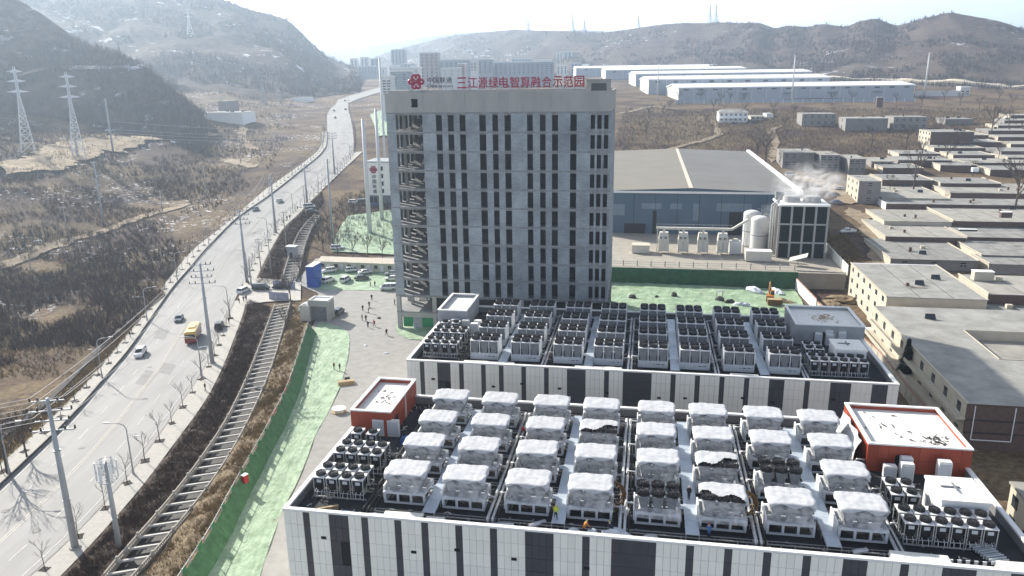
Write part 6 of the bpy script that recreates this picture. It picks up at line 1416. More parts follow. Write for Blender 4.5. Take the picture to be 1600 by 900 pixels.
# ---- street lamps
def lamp_proto():
    t = thing('street_lamp', 'x', 'street lamp', (0,0,0), 0, 'street lamps along the road')
    MB().tube([(0,0,0),(0,0,7.6),(0.25,0,8.3),(0.9,0,8.65),(2.6,0,8.85)], [0.13,0.09,0.08,0.07,0.06], 8).build('post', MAT_POLE, t, smooth=True)
    MB().box(2.4, 3.3, -0.14, 0.14, 8.8, 8.95).build('lamp_head', MAT_STEEL, t); MB().cyl(0,0,0,0.9,0.2,0.18,8).build('base_sleeve', MAT_POLE, t)
    MB().tube([(0,0,6.2),(-0.5,0,6.4),(-1.2,0,6.45)], 0.05, 6).build('rear_arm', MAT_POLE, t); MB().box(-1.7,-1.15,-0.1,0.1,6.4,6.5).build('rear_head', MAT_STEEL, t)
    return learn(t)
L0 = lamp_proto(); firstL = [True]
def line_param(line):
    Q = np.array(line)[:, :2]; d = np.r_[0, np.cumsum(np.linalg.norm(np.diff(Q, axis=0), axis=1))]; return Q, d
def at_len(Q, d, s):
    x = np.interp(s, d, Q[:,0]); y = np.interp(s, d, Q[:,1]); x2 = np.interp(s+1, d, Q[:,0]); y2 = np.interp(s+1, d, Q[:,1]); return float(x), float(y), math.atan2(y2-y, x2-x)
def near_len(Q, d, p): i = int(np.argmin(np.hypot(Q[:,0]-p[0], Q[:,1]-p[1]))); return d[i]
def lamp(x, y, rz, lb):
    p = (x, y, gz(x, y)+0.15)
    if firstL[0]: L0.location = p; L0.rotation_euler = (0,0,rz); L0['label'] = lb; firstL[0] = False
    else: clone(L0, p, rz, lb)
Ql, dl = line_param(kl); Qr, dr = line_param(kr)
s0 = near_len(Ql, dl, G(162,595)) % 40.6; n_ = 0; s_ = s0-40.6
while s_ < dl[-1]-60:
    x, y, a = at_len(offset_line(Ql, -0.8), dl, max(s_, 0)); 
    if s_ > 0: lamp(x, y, a-R(90), 'curved street lamp on the wild side pavement, %s from the camera' % nth(n_)); n_ += 1
    s_ += 40.6
s0 = near_len(Qr, dr, G(211,741)); s_ = s0-41.4; n_ = 0
while s_ < dr[-1]-60:
    if s_ > 0: x, y, a = at_len(offset_line(Qr, 0.8), dr, s_); lamp(x, y, a+R(90), 'curved street lamp on the site side pavement, %s from the camera' % nth(n_)); n_ += 1
    s_ += 41.4
# ---- bare trees
MAT_BARK = M('winter_bark', (0.085,0.068,0.055), 0.9, 0.3, 2.0); MAT_TWIG = M('winter_twigs', (0.11,0.085,0.068), 0.9, 0.3, 2.0)
def tree_parts(seed, h, spread, levels=4, r=0.06, first=0.38, nb=5):
    rnd = random.Random(seed); tr = MB(); cr = MB()
    tr.tube([(0,0,-0.1),(rnd.uniform(-.05,.05),rnd.uniform(-.05,.05),h*first*0.5),(0,0,h*first),(rnd.uniform(-.1,.1),rnd.uniform(-.1,.1),h*0.7)], [r*1.4,r*1.1,r,r*0.45], 6)
    def branch(p, d, L_, rr, lv):
        q = (Vector(p)+Vector(d)*L_); mid = (Vector(p)+Vector(d)*L_*0.5)+Vector((rnd.uniform(-1,1),rnd.uniform(-1,1),rnd.uniform(0,1)))*L_*0.06
        cr.tube([p, tuple(mid), tuple(q)], [rr, rr*0.75, rr*0.45], 4 if lv > 2 else 3, caps=False)
        if lv <= 1: return
        for k in range(rnd.randint(2, 3)+(lv == levels)):
            nd = (Vector(d)+Vector((rnd.uniform(-1,1),rnd.uniform(-1,1),rnd.uniform(-0.15,0.75)))*0.62).normalized()
            f = rnd.uniform(0.45, 1.0); st = Vector(p)+Vector(d)*L_*f
            branch(tuple(st), tuple(nd), L_*rnd.uniform(0.5,0.72), rr*0.6, lv-1)
    for k in range(nb):
        a = 2*math.pi*k/nb+rnd.uniform(-.4,.4); z = h*(first+0.32*k/nb)
        branch((0,0,z), Vector((math.cos(a)*spread, math.sin(a)*spread, 1.0)).normalized(), h*rnd.uniform(0.26,0.36), r*0.6, levels)
    return tr.mesh('trunk', MAT_BARK, True), cr.mesh('crown', MAT_TWIG)
STREET = [tree_parts(i, 4.4, 0.75, 3, 0.055, 0.42, 5) for i in range(4)]
BIGT = [tree_parts(40+i, 11, 0.7, 5, 0.17, 0.3, 7) for i in range(3)]
MAT_PIT = M('tree_pit', (0.05,0.042,0.035), 0.95, 0.3, 2.0); PIT = MB().box(-0.55,0.55,-0.55,0.55,0,0.05).box(-0.62,0.62,-0.62,-0.55,0,0.08).box(-0.62,0.62,0.55,0.62,0,0.08).mesh('tree_pit', MAT_PIT)
def street_tree(x, y, i, lb, pit=True):
    t = thing('street_tree', lb, 'tree', (x, y, gz(x, y)+0.155), random.uniform(0, 6.28), 'young bare street trees', scale=random.uniform(0.85, 1.15)); a, b = STREET[i % 4]
    put('trunk', a, t); put('crown', b, t)
    if pit: put('tree_pit', PIT, t)
s_ = near_len(Ql, dl, G(130.5,624)) % 7.0; n_ = 0
Ml = offset_line(Ql, -2.2)
while s_ < dl[-1]*0.62:
    x, y, a = at_len(Ml, dl, s_)
    if y > 84: street_tree(x, y, n_, 'young bare tree on the wild side pavement, %s from the camera' % nth(n_)); n_ += 1
    s_ += 7.0
Mr = offset_line(Qr, 1.1); s_ = near_len(Qr, dr, G(205,754)) % 7.1; n_ = 0
while s_ < dr[-1]*0.66:
    x, y, a = at_len(Mr, dr, s_)
    if y > 84 and not (196 < y < 222): street_tree(x, y, n_+1, 'young bare tree on the site side pavement, %s from the camera' % nth(n_)); n_ += 1
    s_ += 7.1
def big_tree(lb, base, ty, i, grp='bare trees'):
    b = G(*base); h = height_of(b, ty); t = thing('bare_tree', lb, 'tree', b, random.uniform(0,6), grp, scale=h/11*0.98); a, c = BIGT[i % 3]; put('trunk', a, t); put('crown', c, t)
big_tree('bare tree at the left frame edge by the lowest pavement', (12,740), 640, 0); big_tree('bare tree just right of the left frame edge, crossing the wires', (42,715), 650, 1)
big_tree('tall bare tree rising over the village roofs', (1427,300), 232, 2); big_tree('bare tree among the far right roofs', (1478,255), 215, 0); big_tree('large bare tree at the right frame edge', (1585,335), 245, 1); big_tree('pale bare tree at the far right skyline of roofs', (1548,215), 160, 2); big_tree('bare tree before the long grey row', (1196,255), 195, 0); big_tree('bare tree before the blank grey house', (1362,230), 195, 1); big_tree('bare tree before the dark grey house', (1416,232), 192, 2); big_tree('bare tree on the waste ground by the white house', (1182,252), 208, 1)
big_tree('bare tree between canal and the grey gate house', (455,478), 425, 0); big_tree('bare tree behind the blue kiosk', (470,440), 395, 1); big_tree('bare tree on the bank below the gate house', (448,520), 478, 2)
for i, (px, py, ty) in enumerate(((505,392,345),(498,375,330),(512,360,318),(528,400,360),(552,402,370),(575,402,365),(598,404,372),(535,335,305),(548,325,298))): big_tree('bare tree around the netted slope left of the tower, %s of nine' % nth(i), (px, py), ty, i)
for i, (px, py) in enumerate(((1125,165),(1140,163),(1160,168),(1095,160),(1060,163),(1300,165),(1330,163),(1475,160),(1500,165),(1530,170),(1560,160),(1440,168),(1580,168),(1400,166))): big_tree('bare tree in the loose line below the warehouses, %s' % nth(i), (px, py), py-22, i)
rb_ = random.Random(8)
for i in range(22):
    px, py = rb_.uniform(985, 1240), rb_.uniform(172, 226); big_tree('bare tree on the brown waste ground behind the shed, %s' % nth(i), (px, py), py-rb_.uniform(14, 24), i)
for i, (px, py) in enumerate(((1300,262),(1345,262),(1390,300),(1440,250),(1500,235),(1520,275),(1560,250),(1590,290),(1465,215),(1575,205))): big_tree('bare tree between the village roofs, %s' % nth(i), (px, py), py-rb_.uniform(24, 38), i)
# dark spruce in the alley
b = G(1412, 600); t = thing('spruce', 'dark spruce in the alley beside the huge flat block', 'tree', b); mb = MB(); rnd = random.Random(3)
for k in range(900):
    z = rnd.uniform(0.8, 9.5); rr = (9.8-z)*0.26*rnd.uniform(0.5,1.0); a = rnd.uniform(0, 6.28); c = (rr*math.cos(a), rr*math.sin(a), z-rr*0.3); s = rnd.uniform(0.25,0.5)
    mb.add([(c[0]*0.6,c[1]*0.6,c[2]+0.15),(c[0]+s*math.cos(a+1.3),c[1]+s*math.sin(a+1.3),c[2]),(c[0]*1.2,c[1]*1.2,c[2]-0.2),(c[0]-s*math.cos(a+1.3),c[1]-s*math.sin(a+1.3),c[2])], [(0,1,2),(0,2,3)])
mb.build('crown', M('spruce_green', (0.025,0.04,0.025), 0.9, 0.4, 2.0), t); MB().cyl(0,0,0,9.3,0.16,0.03,7).build('trunk', MAT_BARK, t)
# ================================================================ VEHICLES
MAT_TYRE = M('tyre_black', (0.015,0.015,0.016), 0.8, 0.2, 3.0); MAT_LIGHTS = M('lamp_lens', (0.7,0.7,0.68), 0.2, 0.1, 1.0); MAT_TAIL = M('tail_lens', (0.35,0.02,0.02), 0.25, 0.1, 1.0)
PAINT = {}
def paint(n):
    c = {'white': (0.72,0.72,0.71), 'silver': (0.42,0.43,0.44), 'black': (0.02,0.02,0.022), 'dark blue': (0.035,0.05,0.085), 'dark grey': (0.06,0.063,0.068), 'blue grey': (0.10,0.13,0.17), 'blue': (0.04,0.08,0.22), 'yellow': (0.62,0.42,0.10), 'red': (0.20,0.02,0.03)}[n]
    if n not in PAINT: PAINT[n] = M('paint_'+n.replace(' ', '_'), c, 0.25, 0.06, 0.6, spec=0.6)
    return PAINT[n]
def wheel_mesh(r, w):
    mb = MB(); n = 14; ring = lambda q, y: [(r*q*math.cos(2*math.pi*i/n), y, r*q*math.sin(2*math.pi*i/n)) for i in range(n)]
    vs = ring(0.9,-w/2)+ring(1,-w/4)+ring(1,w/4)+ring(0.9,w/2); mb.add(vs, [(k*n+i, k*n+(i+1)%n, (k+1)*n+(i+1)%n, (k+1)*n+i) for k in range(3) for i in range(n)], 0)
    mb.poly(ring(0.9,-w/2)[::-1], 0); mb.poly(ring(0.9,w/2), 0)
    for s in (-1, 1): mb.poly([(x*0.62/0.9, s*(w/2+0.01), z*0.62/0.9) for x, _, z in ring(0.9, 0)], 1)
    return mb.mesh('wheel', [MAT_TYRE, MAT_STEEL])
WHEEL = wheel_mesh(0.33, 0.22); WHEELB = wheel_mesh(0.5, 0.3)
SHAPE = {'sedan': (4.6, 1.8, [(-2.3,.72,.55),(-2.1,.92,.6),(-1.3,.98,.62),(1.0,.94,.62),(2.0,.82,.6),(2.3,.62,.5)], (-1.75,1.25,-1.05,0.5), 1.46),
         'suv': (4.7, 1.9, [(-2.35,.85,.6),(-2.25,1.05,.6),(-1.3,1.1,.62),(1.1,1.06,.62),(2.1,.95,.6),(2.35,.7,.5)], (-2.2,1.35,-1.85,0.6), 1.74),
         'van': (5.0, 1.9, [(-2.5,.95,.6),(-2.45,1.1,.6),(-1.0,1.12,.62),(1.6,1.1,.62),(2.35,1.0,.6),(2.5,.7,.5)], (-2.42,2.0,-2.3,1.2), 1.98),
         'pickup': (5.4, 1.85, [(-2.7,.95,.6),(-2.6,1.05,.6),(-0.5,1.05,.62),(1.4,1.05,.62),(2.5,.95,.6),(2.7,.7,.5)], (-0.5,1.7,-0.35,0.9), 1.8)}
def ring8(x, w, zt, zb): return [(x, -w*0.88, zb-0.25), (x, -w, zb), (x, -w*0.97, zt-0.12), (x, -w*0.86, zt), (x, w*0.86, zt), (x, w*0.97, zt-0.12), (x, w, zb), (x, w*0.88, zb-0.25)]
def car(label, kind, colour, loc, rz, group=None):
    L_, W_, st, cab, zr = SHAPE[kind]; t = thing({'sedan':'car','suv':'suv_car','van':'van','pickup':'pickup_truck'}[kind], label, {'pickup':'pickup'}.get(kind, 'van' if kind == 'van' else 'car'), loc, rz, group); p = paint(colour)
    rings = [ring8(x, W_/2*(0.86 if i in (0, len(st)-1) else 1), zt, zb) for i, (x, zt, zb) in enumerate(st)]
    mb = MB(); n = 8; vs = [q for r_ in rings for q in r_]
    mb.add(vs, [(i*n+j, i*n+(j+1)%n, (i+1)*n+(j+1)%n, (i+1)*n+j) for i in range(len(rings)-1) for j in range(n)]+[tuple(range(n-1,-1,-1)), tuple(range((len(rings)-1)*n, len(rings)*n))])
    mb.build('body', p, t, smooth=False)
    b0, b1, t0, t1 = cab; zb = st[2][1]-0.02; g = MB().frustum((b0, b1, -W_*0.45, W_*0.45), (t0, t1, -W_*0.38, W_*0.38), zb, zr-0.06); g.build('windows', MAT_GLASS, t)
    MB().frustum((t0-0.06, t1+0.06, -W_*0.395, W_*0.395), (t0+0.05, t1-0.05, -W_*0.35, W_*0.35), zr-0.09, zr).build('roof', p, t)
    pl = MB()
    for s in (-1, 1):
        for f in ((0.0, 0.42, 0.72, 1.0) if kind != 'pickup' else (0.0, 0.5, 1.0)):
            xb = b0+(b1-b0)*f; xt = t0+(t1-t0)*f; pl.bar((xb, s*W_*0.452, zb), (xt, s*W_*0.385, zr-0.06), 0.07)
    tag(pl.build('pillars', p, t), kind='stuff')
    for sx in (-L_*0.3, L_*0.31):
        for s in (-1, 1): put('wheel', WHEEL, t, (sx, s*(W_/2-0.08), 0.33))
    for s in (-1, 1): MB().box(L_/2-0.12, L_/2-0.01, s*W_*0.3-0.18, s*W_*0.3+0.18, st[-1][1]-0.02, st[-1][1]+0.1).build('headlight', MAT_LIGHTS, t); MB().box(-L_/2+0.0, -L_/2+0.08, s*W_*0.33-0.14, s*W_*0.33+0.14, st[0][1]-0.15, st[0][1]+0.0).build('tail_light', MAT_TAIL, t)
    if kind == 'pickup':
        MB().box(-2.55, -0.55, -0.8, 0.8, 0.98, 1.045).build('load_bed', MAT_TYRE, t)
        for s in (-0.9, 0.82): MB().box(-2.65, -0.52, s, s+0.08, 1.04, 1.38).build('bed_side', p, t)
    return t
def road_dir(px, py, side):
    p = G(px, py); Q, d = (Ql, dl); s = near_len(Q, d, p); _, _, a = at_len(Q, d, s); return (p[0], p[1], p[2]+0.065), a+(math.pi if side < 0 else 0)
for lb, k, c, px, py, s in (('white hatchback alone in the left lanes below the bus','suv','white',220,555,-1),('blue-grey car just beyond the yellow bus','sedan','blue grey',280,501,-1),('black car at the kerb right of the bus','suv','black',343,513,1),('dark car coming down the far lane','sedan','dark blue',399,329,-1),('silver car in mid road ahead of the dark car','sedan','silver',437,316,1),('small dark car far up the road','sedan','black',524,185,-1),('tiny dark car at the far road bend','sedan','black',540,172,1),('tiny dark car left in the far road bend','sedan','dark grey',522,174,-1),('tiniest dark car at the end of the visible road','sedan','black',539,158,1)):
    loc, a = road_dir(px, py, s); car(lb, k, c, loc, a, 'cars on the road')
for lb, k, c, px, py, a in (('white police-like saloon waiting at the site gate','suv','white',381,458,R(75)),('black van crossing the gate bridge','van','black',408,454,R(0)),('black saloon on the gate bridge behind the van','sedan','black',438,452,R(0)),('white minibus at the far junction','van','white',483,325,R(20)),('dark car beside the white minibus','suv','dark grey',487,333,R(20)),
    ('white off-roader at the left end of the car park, far row','suv','white',514,426,R(205)),('white car at the left end of the car park, near row','suv','white',513,441,R(60)),('white car in the middle of the near parking row','suv','white',540,440,R(75)),('white car in the middle of the far parking row','suv','white',551,425,R(20)),('white saloon at the right of the far parking row','sedan','white',571,428,R(25)),('dark saloon behind the middle white car','sedan','dark grey',565,437,R(15)),('white van half hidden by the tower corner','van','white',607,453,R(185)),('white car behind the van at the tower corner','sedan','white',613,438,R(185)),('silver car last at the tower corner','sedan','silver',613,430,R(185)),('dark off-roader with open doors beside the gate house','suv','dark grey',529,491,R(80)),
    ('white parked car by the canal trees','suv','white',527,390,R(10)),('white car behind the white poles','suv','white',553,318,R(15)),('dark green lorry cab behind the white poles','van','dark grey',568,318,R(15)),('blue car in the yard below the sign building','sedan','blue',585,323,R(5)),
    ('white pickup on the sandy ground right of the cooling block','pickup','white',1325,364,R(185)),('blue saloon parked by the blunt cornered house','sedan','blue',1306,318,R(170)),('black saloon behind the blue saloon','sedan','black',1303,306,R(165)),('silver car in the lane behind the steam','sedan','silver',1312,297,R(165)),('white van before the long grey row','van','white',1235,275,R(0)),('white car in the alley beside the wide grey hut','suv','white',1357,524,R(100)),('dark car before the hip roofed house, left','sedan','dark blue',1146,194,R(5)),('dark car before the hip roofed house, right','sedan','dark grey',1176,194,R(0)),('white car behind the long grey row','sedan','white',1405,288,R(10))):
    x, y, z = G(px, py); car(lb, k, c, (x, y, z+(0.18 if px < 440 and py > 440 else 0.08)), a, 'parked cars')
# bus
loc, a = road_dir(303, 530, 1); t = thing('bus', 'yellow roofed bus with a dark red rear on the road', 'bus', loc, a)
bl_, bw_, bh = 8.6, 2.5, 3.1
MB().frustum((-bl_/2, bl_/2, -bw_/2, bw_/2), (-bl_/2, bl_/2, -bw_/2, bw_/2), 0.4, 1.55).build('lower_body', paint('red'), t)
MB().box(-bl_/2+0.05, bl_/2-0.1, -bw_/2+0.04, bw_/2-0.04, 1.55, 2.65).build('window_band', MAT_GLASS, t)
for k in range(6): MB().box(-bl_/2+k*bl_/5-0.08*(k > 0), -bl_/2+0.1+k*bl_/5-0.08*(k > 0)-0.1*(k == 5), -bw_/2, bw_/2, 1.552, 2.65).build('window_pillar', paint('yellow'), t)
mb = MB(); loft(mb, [[(x, y, 2.65) for x, y in rrect(-bl_/2, bl_/2, -bw_/2, bw_/2, 0.3)], [(x, y, 2.95) for x, y in rrect(-bl_/2, bl_/2, -bw_/2, bw_/2, 0.35)], [(x, y, bh) for x, y in rrect(-bl_/2+0.2, bl_/2-0.2, -bw_/2+0.2, bw_/2-0.2, 0.3)]]); mb.build('roof', paint('yellow'), t)
MB().box(-1.2, 1.6, -0.75, 0.75, bh, bh+0.22).build('roof_unit', paint('yellow'), t); MB().box(-bl_/2-0.03, -bl_/2+0.02, -bw_/2+0.15, bw_/2-0.15, 1.7, 2.5).build('rear_window', MAT_GLASS, t)
for sx in (-2.6, 2.7):
    for s in (-1, 1): put('wheel', WHEELB, t, (sx, s*(bw_/2-0.14), 0.5))
for s in (-1, 1): MB().box(-bl_/2-0.05, -bl_/2+0.01, s*0.95-0.15, s*0.95+0.15, 0.8, 1.3).build('tail_light', MAT_TAIL, t); MB().bar((bl_/2-0.1, s*bw_/2, 2.4), (bl_/2+0.25, s*(bw_/2+0.3), 2.3), 0.06).build('mirror', MAT_TYRE, t)
# ================================================================ PEOPLE
def body_mesh(pose):
    st = {'stand': (0.10, -0.10, 0.05, -0.02, 0), 'walk': (0.32, -0.30, 0.28, -0.30, 0.05), 'point': (0.08, -0.12, 0.5, -0.05, 0.03), 'bend': (0.12, -0.1, 0.35, 0.3, 0.45)}[pose]
    lf, rf, la, ra, lean = st
    V_ = [(0,0,0.95),(lean*0.5,0,1.2),(lean,0,1.42),(lean+0.03,0,1.55),(lean+0.06,0,1.68),                       # pelvis .. head
          (lf*0.45,0.1,0.5),(lf*0.8,0.11,0.08),(lf*0.8+0.13,0.11,0.04), (rf*0.35+0.06,-0.1,0.5),(rf*0.9,-0.11,0.09),(rf*0.9+0.13,-0.11,0.05),
          (lean,0.2,1.40),(lean+la*0.4,0.26,1.13),(lean+la*0.9+0.05,0.25,0.90),(lean+la*0.95+0.08,0.245,0.82), (lean,-0.2,1.40),(lean+ra*0.4,-0.26,1.13),(lean+ra*0.9+0.05,-0.25,0.90),(lean+ra*0.95+0.08,-0.245,0.82),
          (lean+0.07,0,1.78)]
    E_ = [(0,1),(1,2),(2,3),(3,4),(4,19),(0,5),(5,6),(6,7),(0,8),(8,9),(9,10),(2,11),(11,12),(12,13),(13,14),(2,15),(15,16),(16,17),(17,18)]
    rr = [0.17,0.16,0.17,0.065,0.105,0.085,0.06,0.05,0.085,0.06,0.05,0.085,0.062,0.045,0.04,0.085,0.062,0.045,0.04,0.085]
    me = bpy.data.meshes.new('person'); me.from_pydata(V_, E_, []); o = bpy.data.objects.new('tmp', me); COL.objects.link(o)
    o.modifiers.new('s', 'SKIN'); sk = me.skin_vertices[0].data
    for i, r_ in enumerate(rr): sk[i].radius = (r_, r_*(1.25 if i < 3 else 1)); 
    sk[0].use_root = True
    sb = o.modifiers.new('u', 'SUBSURF'); sb.levels = 1; sb.render_levels = 1
    out = bpy.data.meshes.new_from_object(o.evaluated_get(bpy.context.evaluated_depsgraph_get())); bpy.data.objects.remove(o)
    for _ in range(4): out.materials.append(None)
    for p in out.polygons:
        z = p.center.z; x = p.center.x; y = abs(p.center.y); hand = y > 0.17 and z < 0.92 and z > 0.7
        p.material_index = 2 if (hand or (1.5 < z and not (z > 1.72 or (x < lean+0.02 and z > 1.6)))) else 3 if z > 1.5 else 1 if (z > 0.92 or y > 0.2) else 0
        p.use_smooth = True
    return out
BODY = {k: body_mesh(k) for k in ('stand', 'walk', 'point', 'bend')}
CLOTH = {n: M('cloth_'+n, c, 0.9, 0.2, 3.0) for n, c in {'black': (0.02,0.02,0.023), 'navy': (0.025,0.032,0.06), 'grey': (0.10,0.10,0.11), 'red': (0.45,0.03,0.03), 'brown': (0.10,0.06,0.04), 'yellow': (0.55,0.60,0.06), 'orange': (0.60,0.22,0.03), 'blue': (0.06,0.14,0.36), 'white': (0.6,0.6,0.6)}.items()}
MAT_SKIN = M('skin', (0.45,0.29,0.21), 0.6, 0.1, 3.0); MAT_HAIR = M('hair_black', (0.015,0.013,0.012), 0.6, 0.1, 3.0); HELMET = {'yellow helmet': CLOTH['yellow'], 'red helmet': CLOTH['red'], 'white helmet': CLOTH['white']}
def person(label, pos, pose, top, low, rz, helmet=None):
    o = put('person', BODY[pose], None, pos, rz, random.uniform(0.95, 1.03)); tag(o, label, 'person', 'people about the site and road')
    for i, m in enumerate((CLOTH[low], CLOTH[top], MAT_SKIN, HELMET.get(helmet, MAT_HAIR))): o.material_slots[i].link = 'OBJECT'; o.material_slots[i].material = m
for lb, px, py, ps, tp, lw, rz, hm in (('person in black walking, farthest of the group in the yard',581,469,'walk','black','black',-1.4,None),('person in dark coat walking, second of the yard group',577,480,'walk','navy','black',-1.2,None),('person in dark clothes at the left of the yard group',567,486,'stand','black','navy',-1.8,None),('person bending down among the yard group',575.5,489,'bend','grey','black',0.3,None),('person in black facing the group, left of the front pair',566,501,'stand','black','black',0.6,None),('person in dark coat beside the red jacket, middle',572,502,'stand','navy','grey',2.2,None),('person in black with back turned at the front of the yard group',575,512,'point','black','black',1.4,None),('person in a bright red jacket in the yard',585,510,'walk','red','navy',2.8,None),('person in dark clothes alone nearest the tower foot',604,524,'walk','black','grey',-0.4,None),
    ('person in dark jacket on the green net strip, left of a pair',522,578,'walk','brown','black',1.2,None),('person in black on the green net strip, right of a pair',531,580,'walk','black','grey',1.2,None),('person standing by the cars, left of two',579,448,'stand','black','black',0.4,None),('person standing by the cars, right of two',586,448,'stand','navy','black',2.5,None),('person in dark clothes at the tower left corner',617,477,'stand','black','navy',3.0,None),
    ('person in dark coat walking on the wild side pavement',204,528,'walk','black','navy',-1.9,None),('person in dark coat on the pavement beside the black car',358,507,'walk','brown','black',1.5,None),('person in black on the site side pavement below the gate',321,612,'walk','black','grey',1.2,None),('person at the gate kerb, left of three',374,475,'stand','black','black',1.0,None),('person at the gate kerb, middle of three',381,472,'point','navy','black',1.8,None),('person at the gate kerb, right of three',385,471,'stand','black','grey',2.4,None),('person behind the white car at the gate',389,446,'stand','black','black',0.2,None),
    ('person at the far junction, left of a pair',461,329,'stand','black','black',0.5,None),('person at the far junction, right of a pair',465,328,'walk','navy','black',2.0,None),('person on the far pavement by the verge, first of three',443,350,'walk','black','black',-1.4,None),('person on the far pavement by the verge, second of three',449,344,'walk','grey','black',-1.4,None),('person on the far pavement by the verge, third of three',453,343,'stand','black','navy',1.4,None),('person by the netted slope in dark clothes',551,328,'stand','black','black',0.4,None),('second person by the netted slope',564,328,'walk','navy','black',0.4,None)):
    p = G(px, py); on_p = 0.16 if (px < 395 or 440 < px < 455) and py < 620 and not 560 < px else 0.05
    person(lb, (p[0], p[1], p[2]+on_p), ps, tp, lw, rz, hm)
for lb, u, w, ps, tp, hm, rz in (('worker in a yellow vest on the near annex walkway, third aisle',31.4,3.2,'walk','yellow','yellow helmet',-1.5),('worker bending over parts in orange at the front parapet',34.6,2.0,'bend','orange','yellow helmet',0.4),('worker in a dark jacket and yellow helmet at the front parapet',37.9,2.0,'bend','navy','yellow helmet',2.4),('worker in blue kneeling before the torn unit',48.3,3.0,'bend','blue','red helmet',1.4),('worker in black on the walkway beside the bare fan unit',46.4,9.5,'stand','black','white helmet',0.9),('worker in red between rear units',24.2,24.8,'stand','red','red helmet',0.9)):
    z = DECK+(0.99 if u in (31.4, 46.4) else 0.02); person(lb, LW(u, w, z), ps, tp, 'navy', rz, hm)
# ================================================================ LOOSE THINGS ON ROOFS AND IN THE YARD
MAT_FOIL = M('foil_wrap', (0.60,0.62,0.65), 0.3, 0.25, 2.5, metal=0.4, bump=0.5); MAT_BOARD = M('white_board', (0.70,0.69,0.64), 0.6, 0.12, 1.0); MAT_TARP = M('pale_tarp', (0.62,0.66,0.72), 0.5, 0.25, 1.2, bump=0.6); MAT_WOOD = M('pale_timber', (0.46,0.34,0.20), 0.85, 0.3, 1.6); MAT_BAGBLUE = M('blue_bag', (0.05,0.12,0.35), 0.5, 0.3, 2.0)
def heap(name, label, cat, pos, rx, ry, h, mat, seed, n=12, rings=5, group=None):
    rnd = random.Random(seed); mb = MB(); rr = []
    for k in range(rings):
        f = k/(rings-1); s = math.cos(f*1.45)**0.8; rr.append([(rx*s*math.cos(2*math.pi*i/n)*rnd.uniform(0.75,1.1), ry*s*math.sin(2*math.pi*i/n)*rnd.uniform(0.75,1.1), h*math.sin(f*1.57)*rnd.uniform(0.8,1.1)) for i in range(n)])
    loft(mb, rr, 0, True); return tag(mb.build(name, mat, None, pos, rnd.uniform(0,3), smooth=False), label, cat, group)
def stack(name, label, cat, u, w, o, n, size, mat, z=DECK, rz=0.0, group=None):
    t = thing(name, label, cat, LW(u, w, z, o), -YAW+rz, group); rnd = random.Random(int(u*10+w)); 
    for k in range(n): MB().box(0, size[0], 0, size[1], 0, size[2]*0.94).build('board', mat, t, (rnd.uniform(-.1,.1), rnd.uniform(-.06,.06), k*size[2]+0.01), rnd.uniform(-.03,.03))
    return t
stack('board_stack', 'long stack of white insulation boards at the front parapet, second column', 'boards', 11.6, 1.0, OA, 4, (4.6,1.1,0.22), MAT_BOARD)
stack('board_stack', 'short stack of white boards beside the long one', 'boards', 16.5, 0.8, OA, 3, (2.2,1.2,0.22), MAT_BOARD)
stack('board_stack', 'flat cream boards on the front parapet corner at right', 'boards', 66.5, 0.7, OA, 4, (5.6,1.4,0.3), MAT_BOARD)
stack('board_stack', 'cream board at the far right front corner of the near annex', 'boards', 76.6, 0.6, OA, 4, (4.0,1.3,0.3), MAT_BOARD)
stack('timber_stack', 'stack of pale timber on the left front of the near annex', 'timber', 3.4, 1.5, OA, 4, (2.4,0.3,0.16), MAT_WOOD, rz=0.5)
stack('board_stack', 'white boards along the front parapet of the far annex, left', 'boards', 10.0, 0.75, OB, 4, (9.0,1.1,0.28), MAT_BOARD); stack('board_stack', 'white boards along the front parapet of the far annex, middle', 'boards', 29.5, 0.7, OB, 4, (8.0,1.1,0.3), MAT_BOARD); stack('board_stack', 'white boards along the front parapet of the far annex, right', 'boards', 55.5, 0.7, OB, 4, (4.5,1.1,0.3), MAT_BOARD)
for i, (u, w, L_, a) in enumerate(((9.6,1.6,1.8,0.1),(20.2,1.5,3.0,-0.1),(23.6,1.6,3.2,0.15),(26.4,1.2,2.6,-0.05),(28.5,2.0,2.2,0.7),(51.0,1.4,2.8,0.1),(63.0,2.4,1.8,0.4))):
    t = thing('foil_roll', 'silver foil wrapped pipe lying behind the front parapet, %s from the left' % nth(i), 'pipe', LW(u, w, DECK+0.02, OA), -YAW+a, 'foil wrapped pipes'); MB().tube([(0,0,0.3),(L_*0.5,0.03,0.32),(L_,0,0.3)], [0.28,0.31,0.27], 9).build('wrap', MAT_FOIL, t); MB().tube([(-0.12,0,0.3),(L_+0.12,0,0.3)], 0.14, 8).build('core', MAT_BLACKPIPE, t)
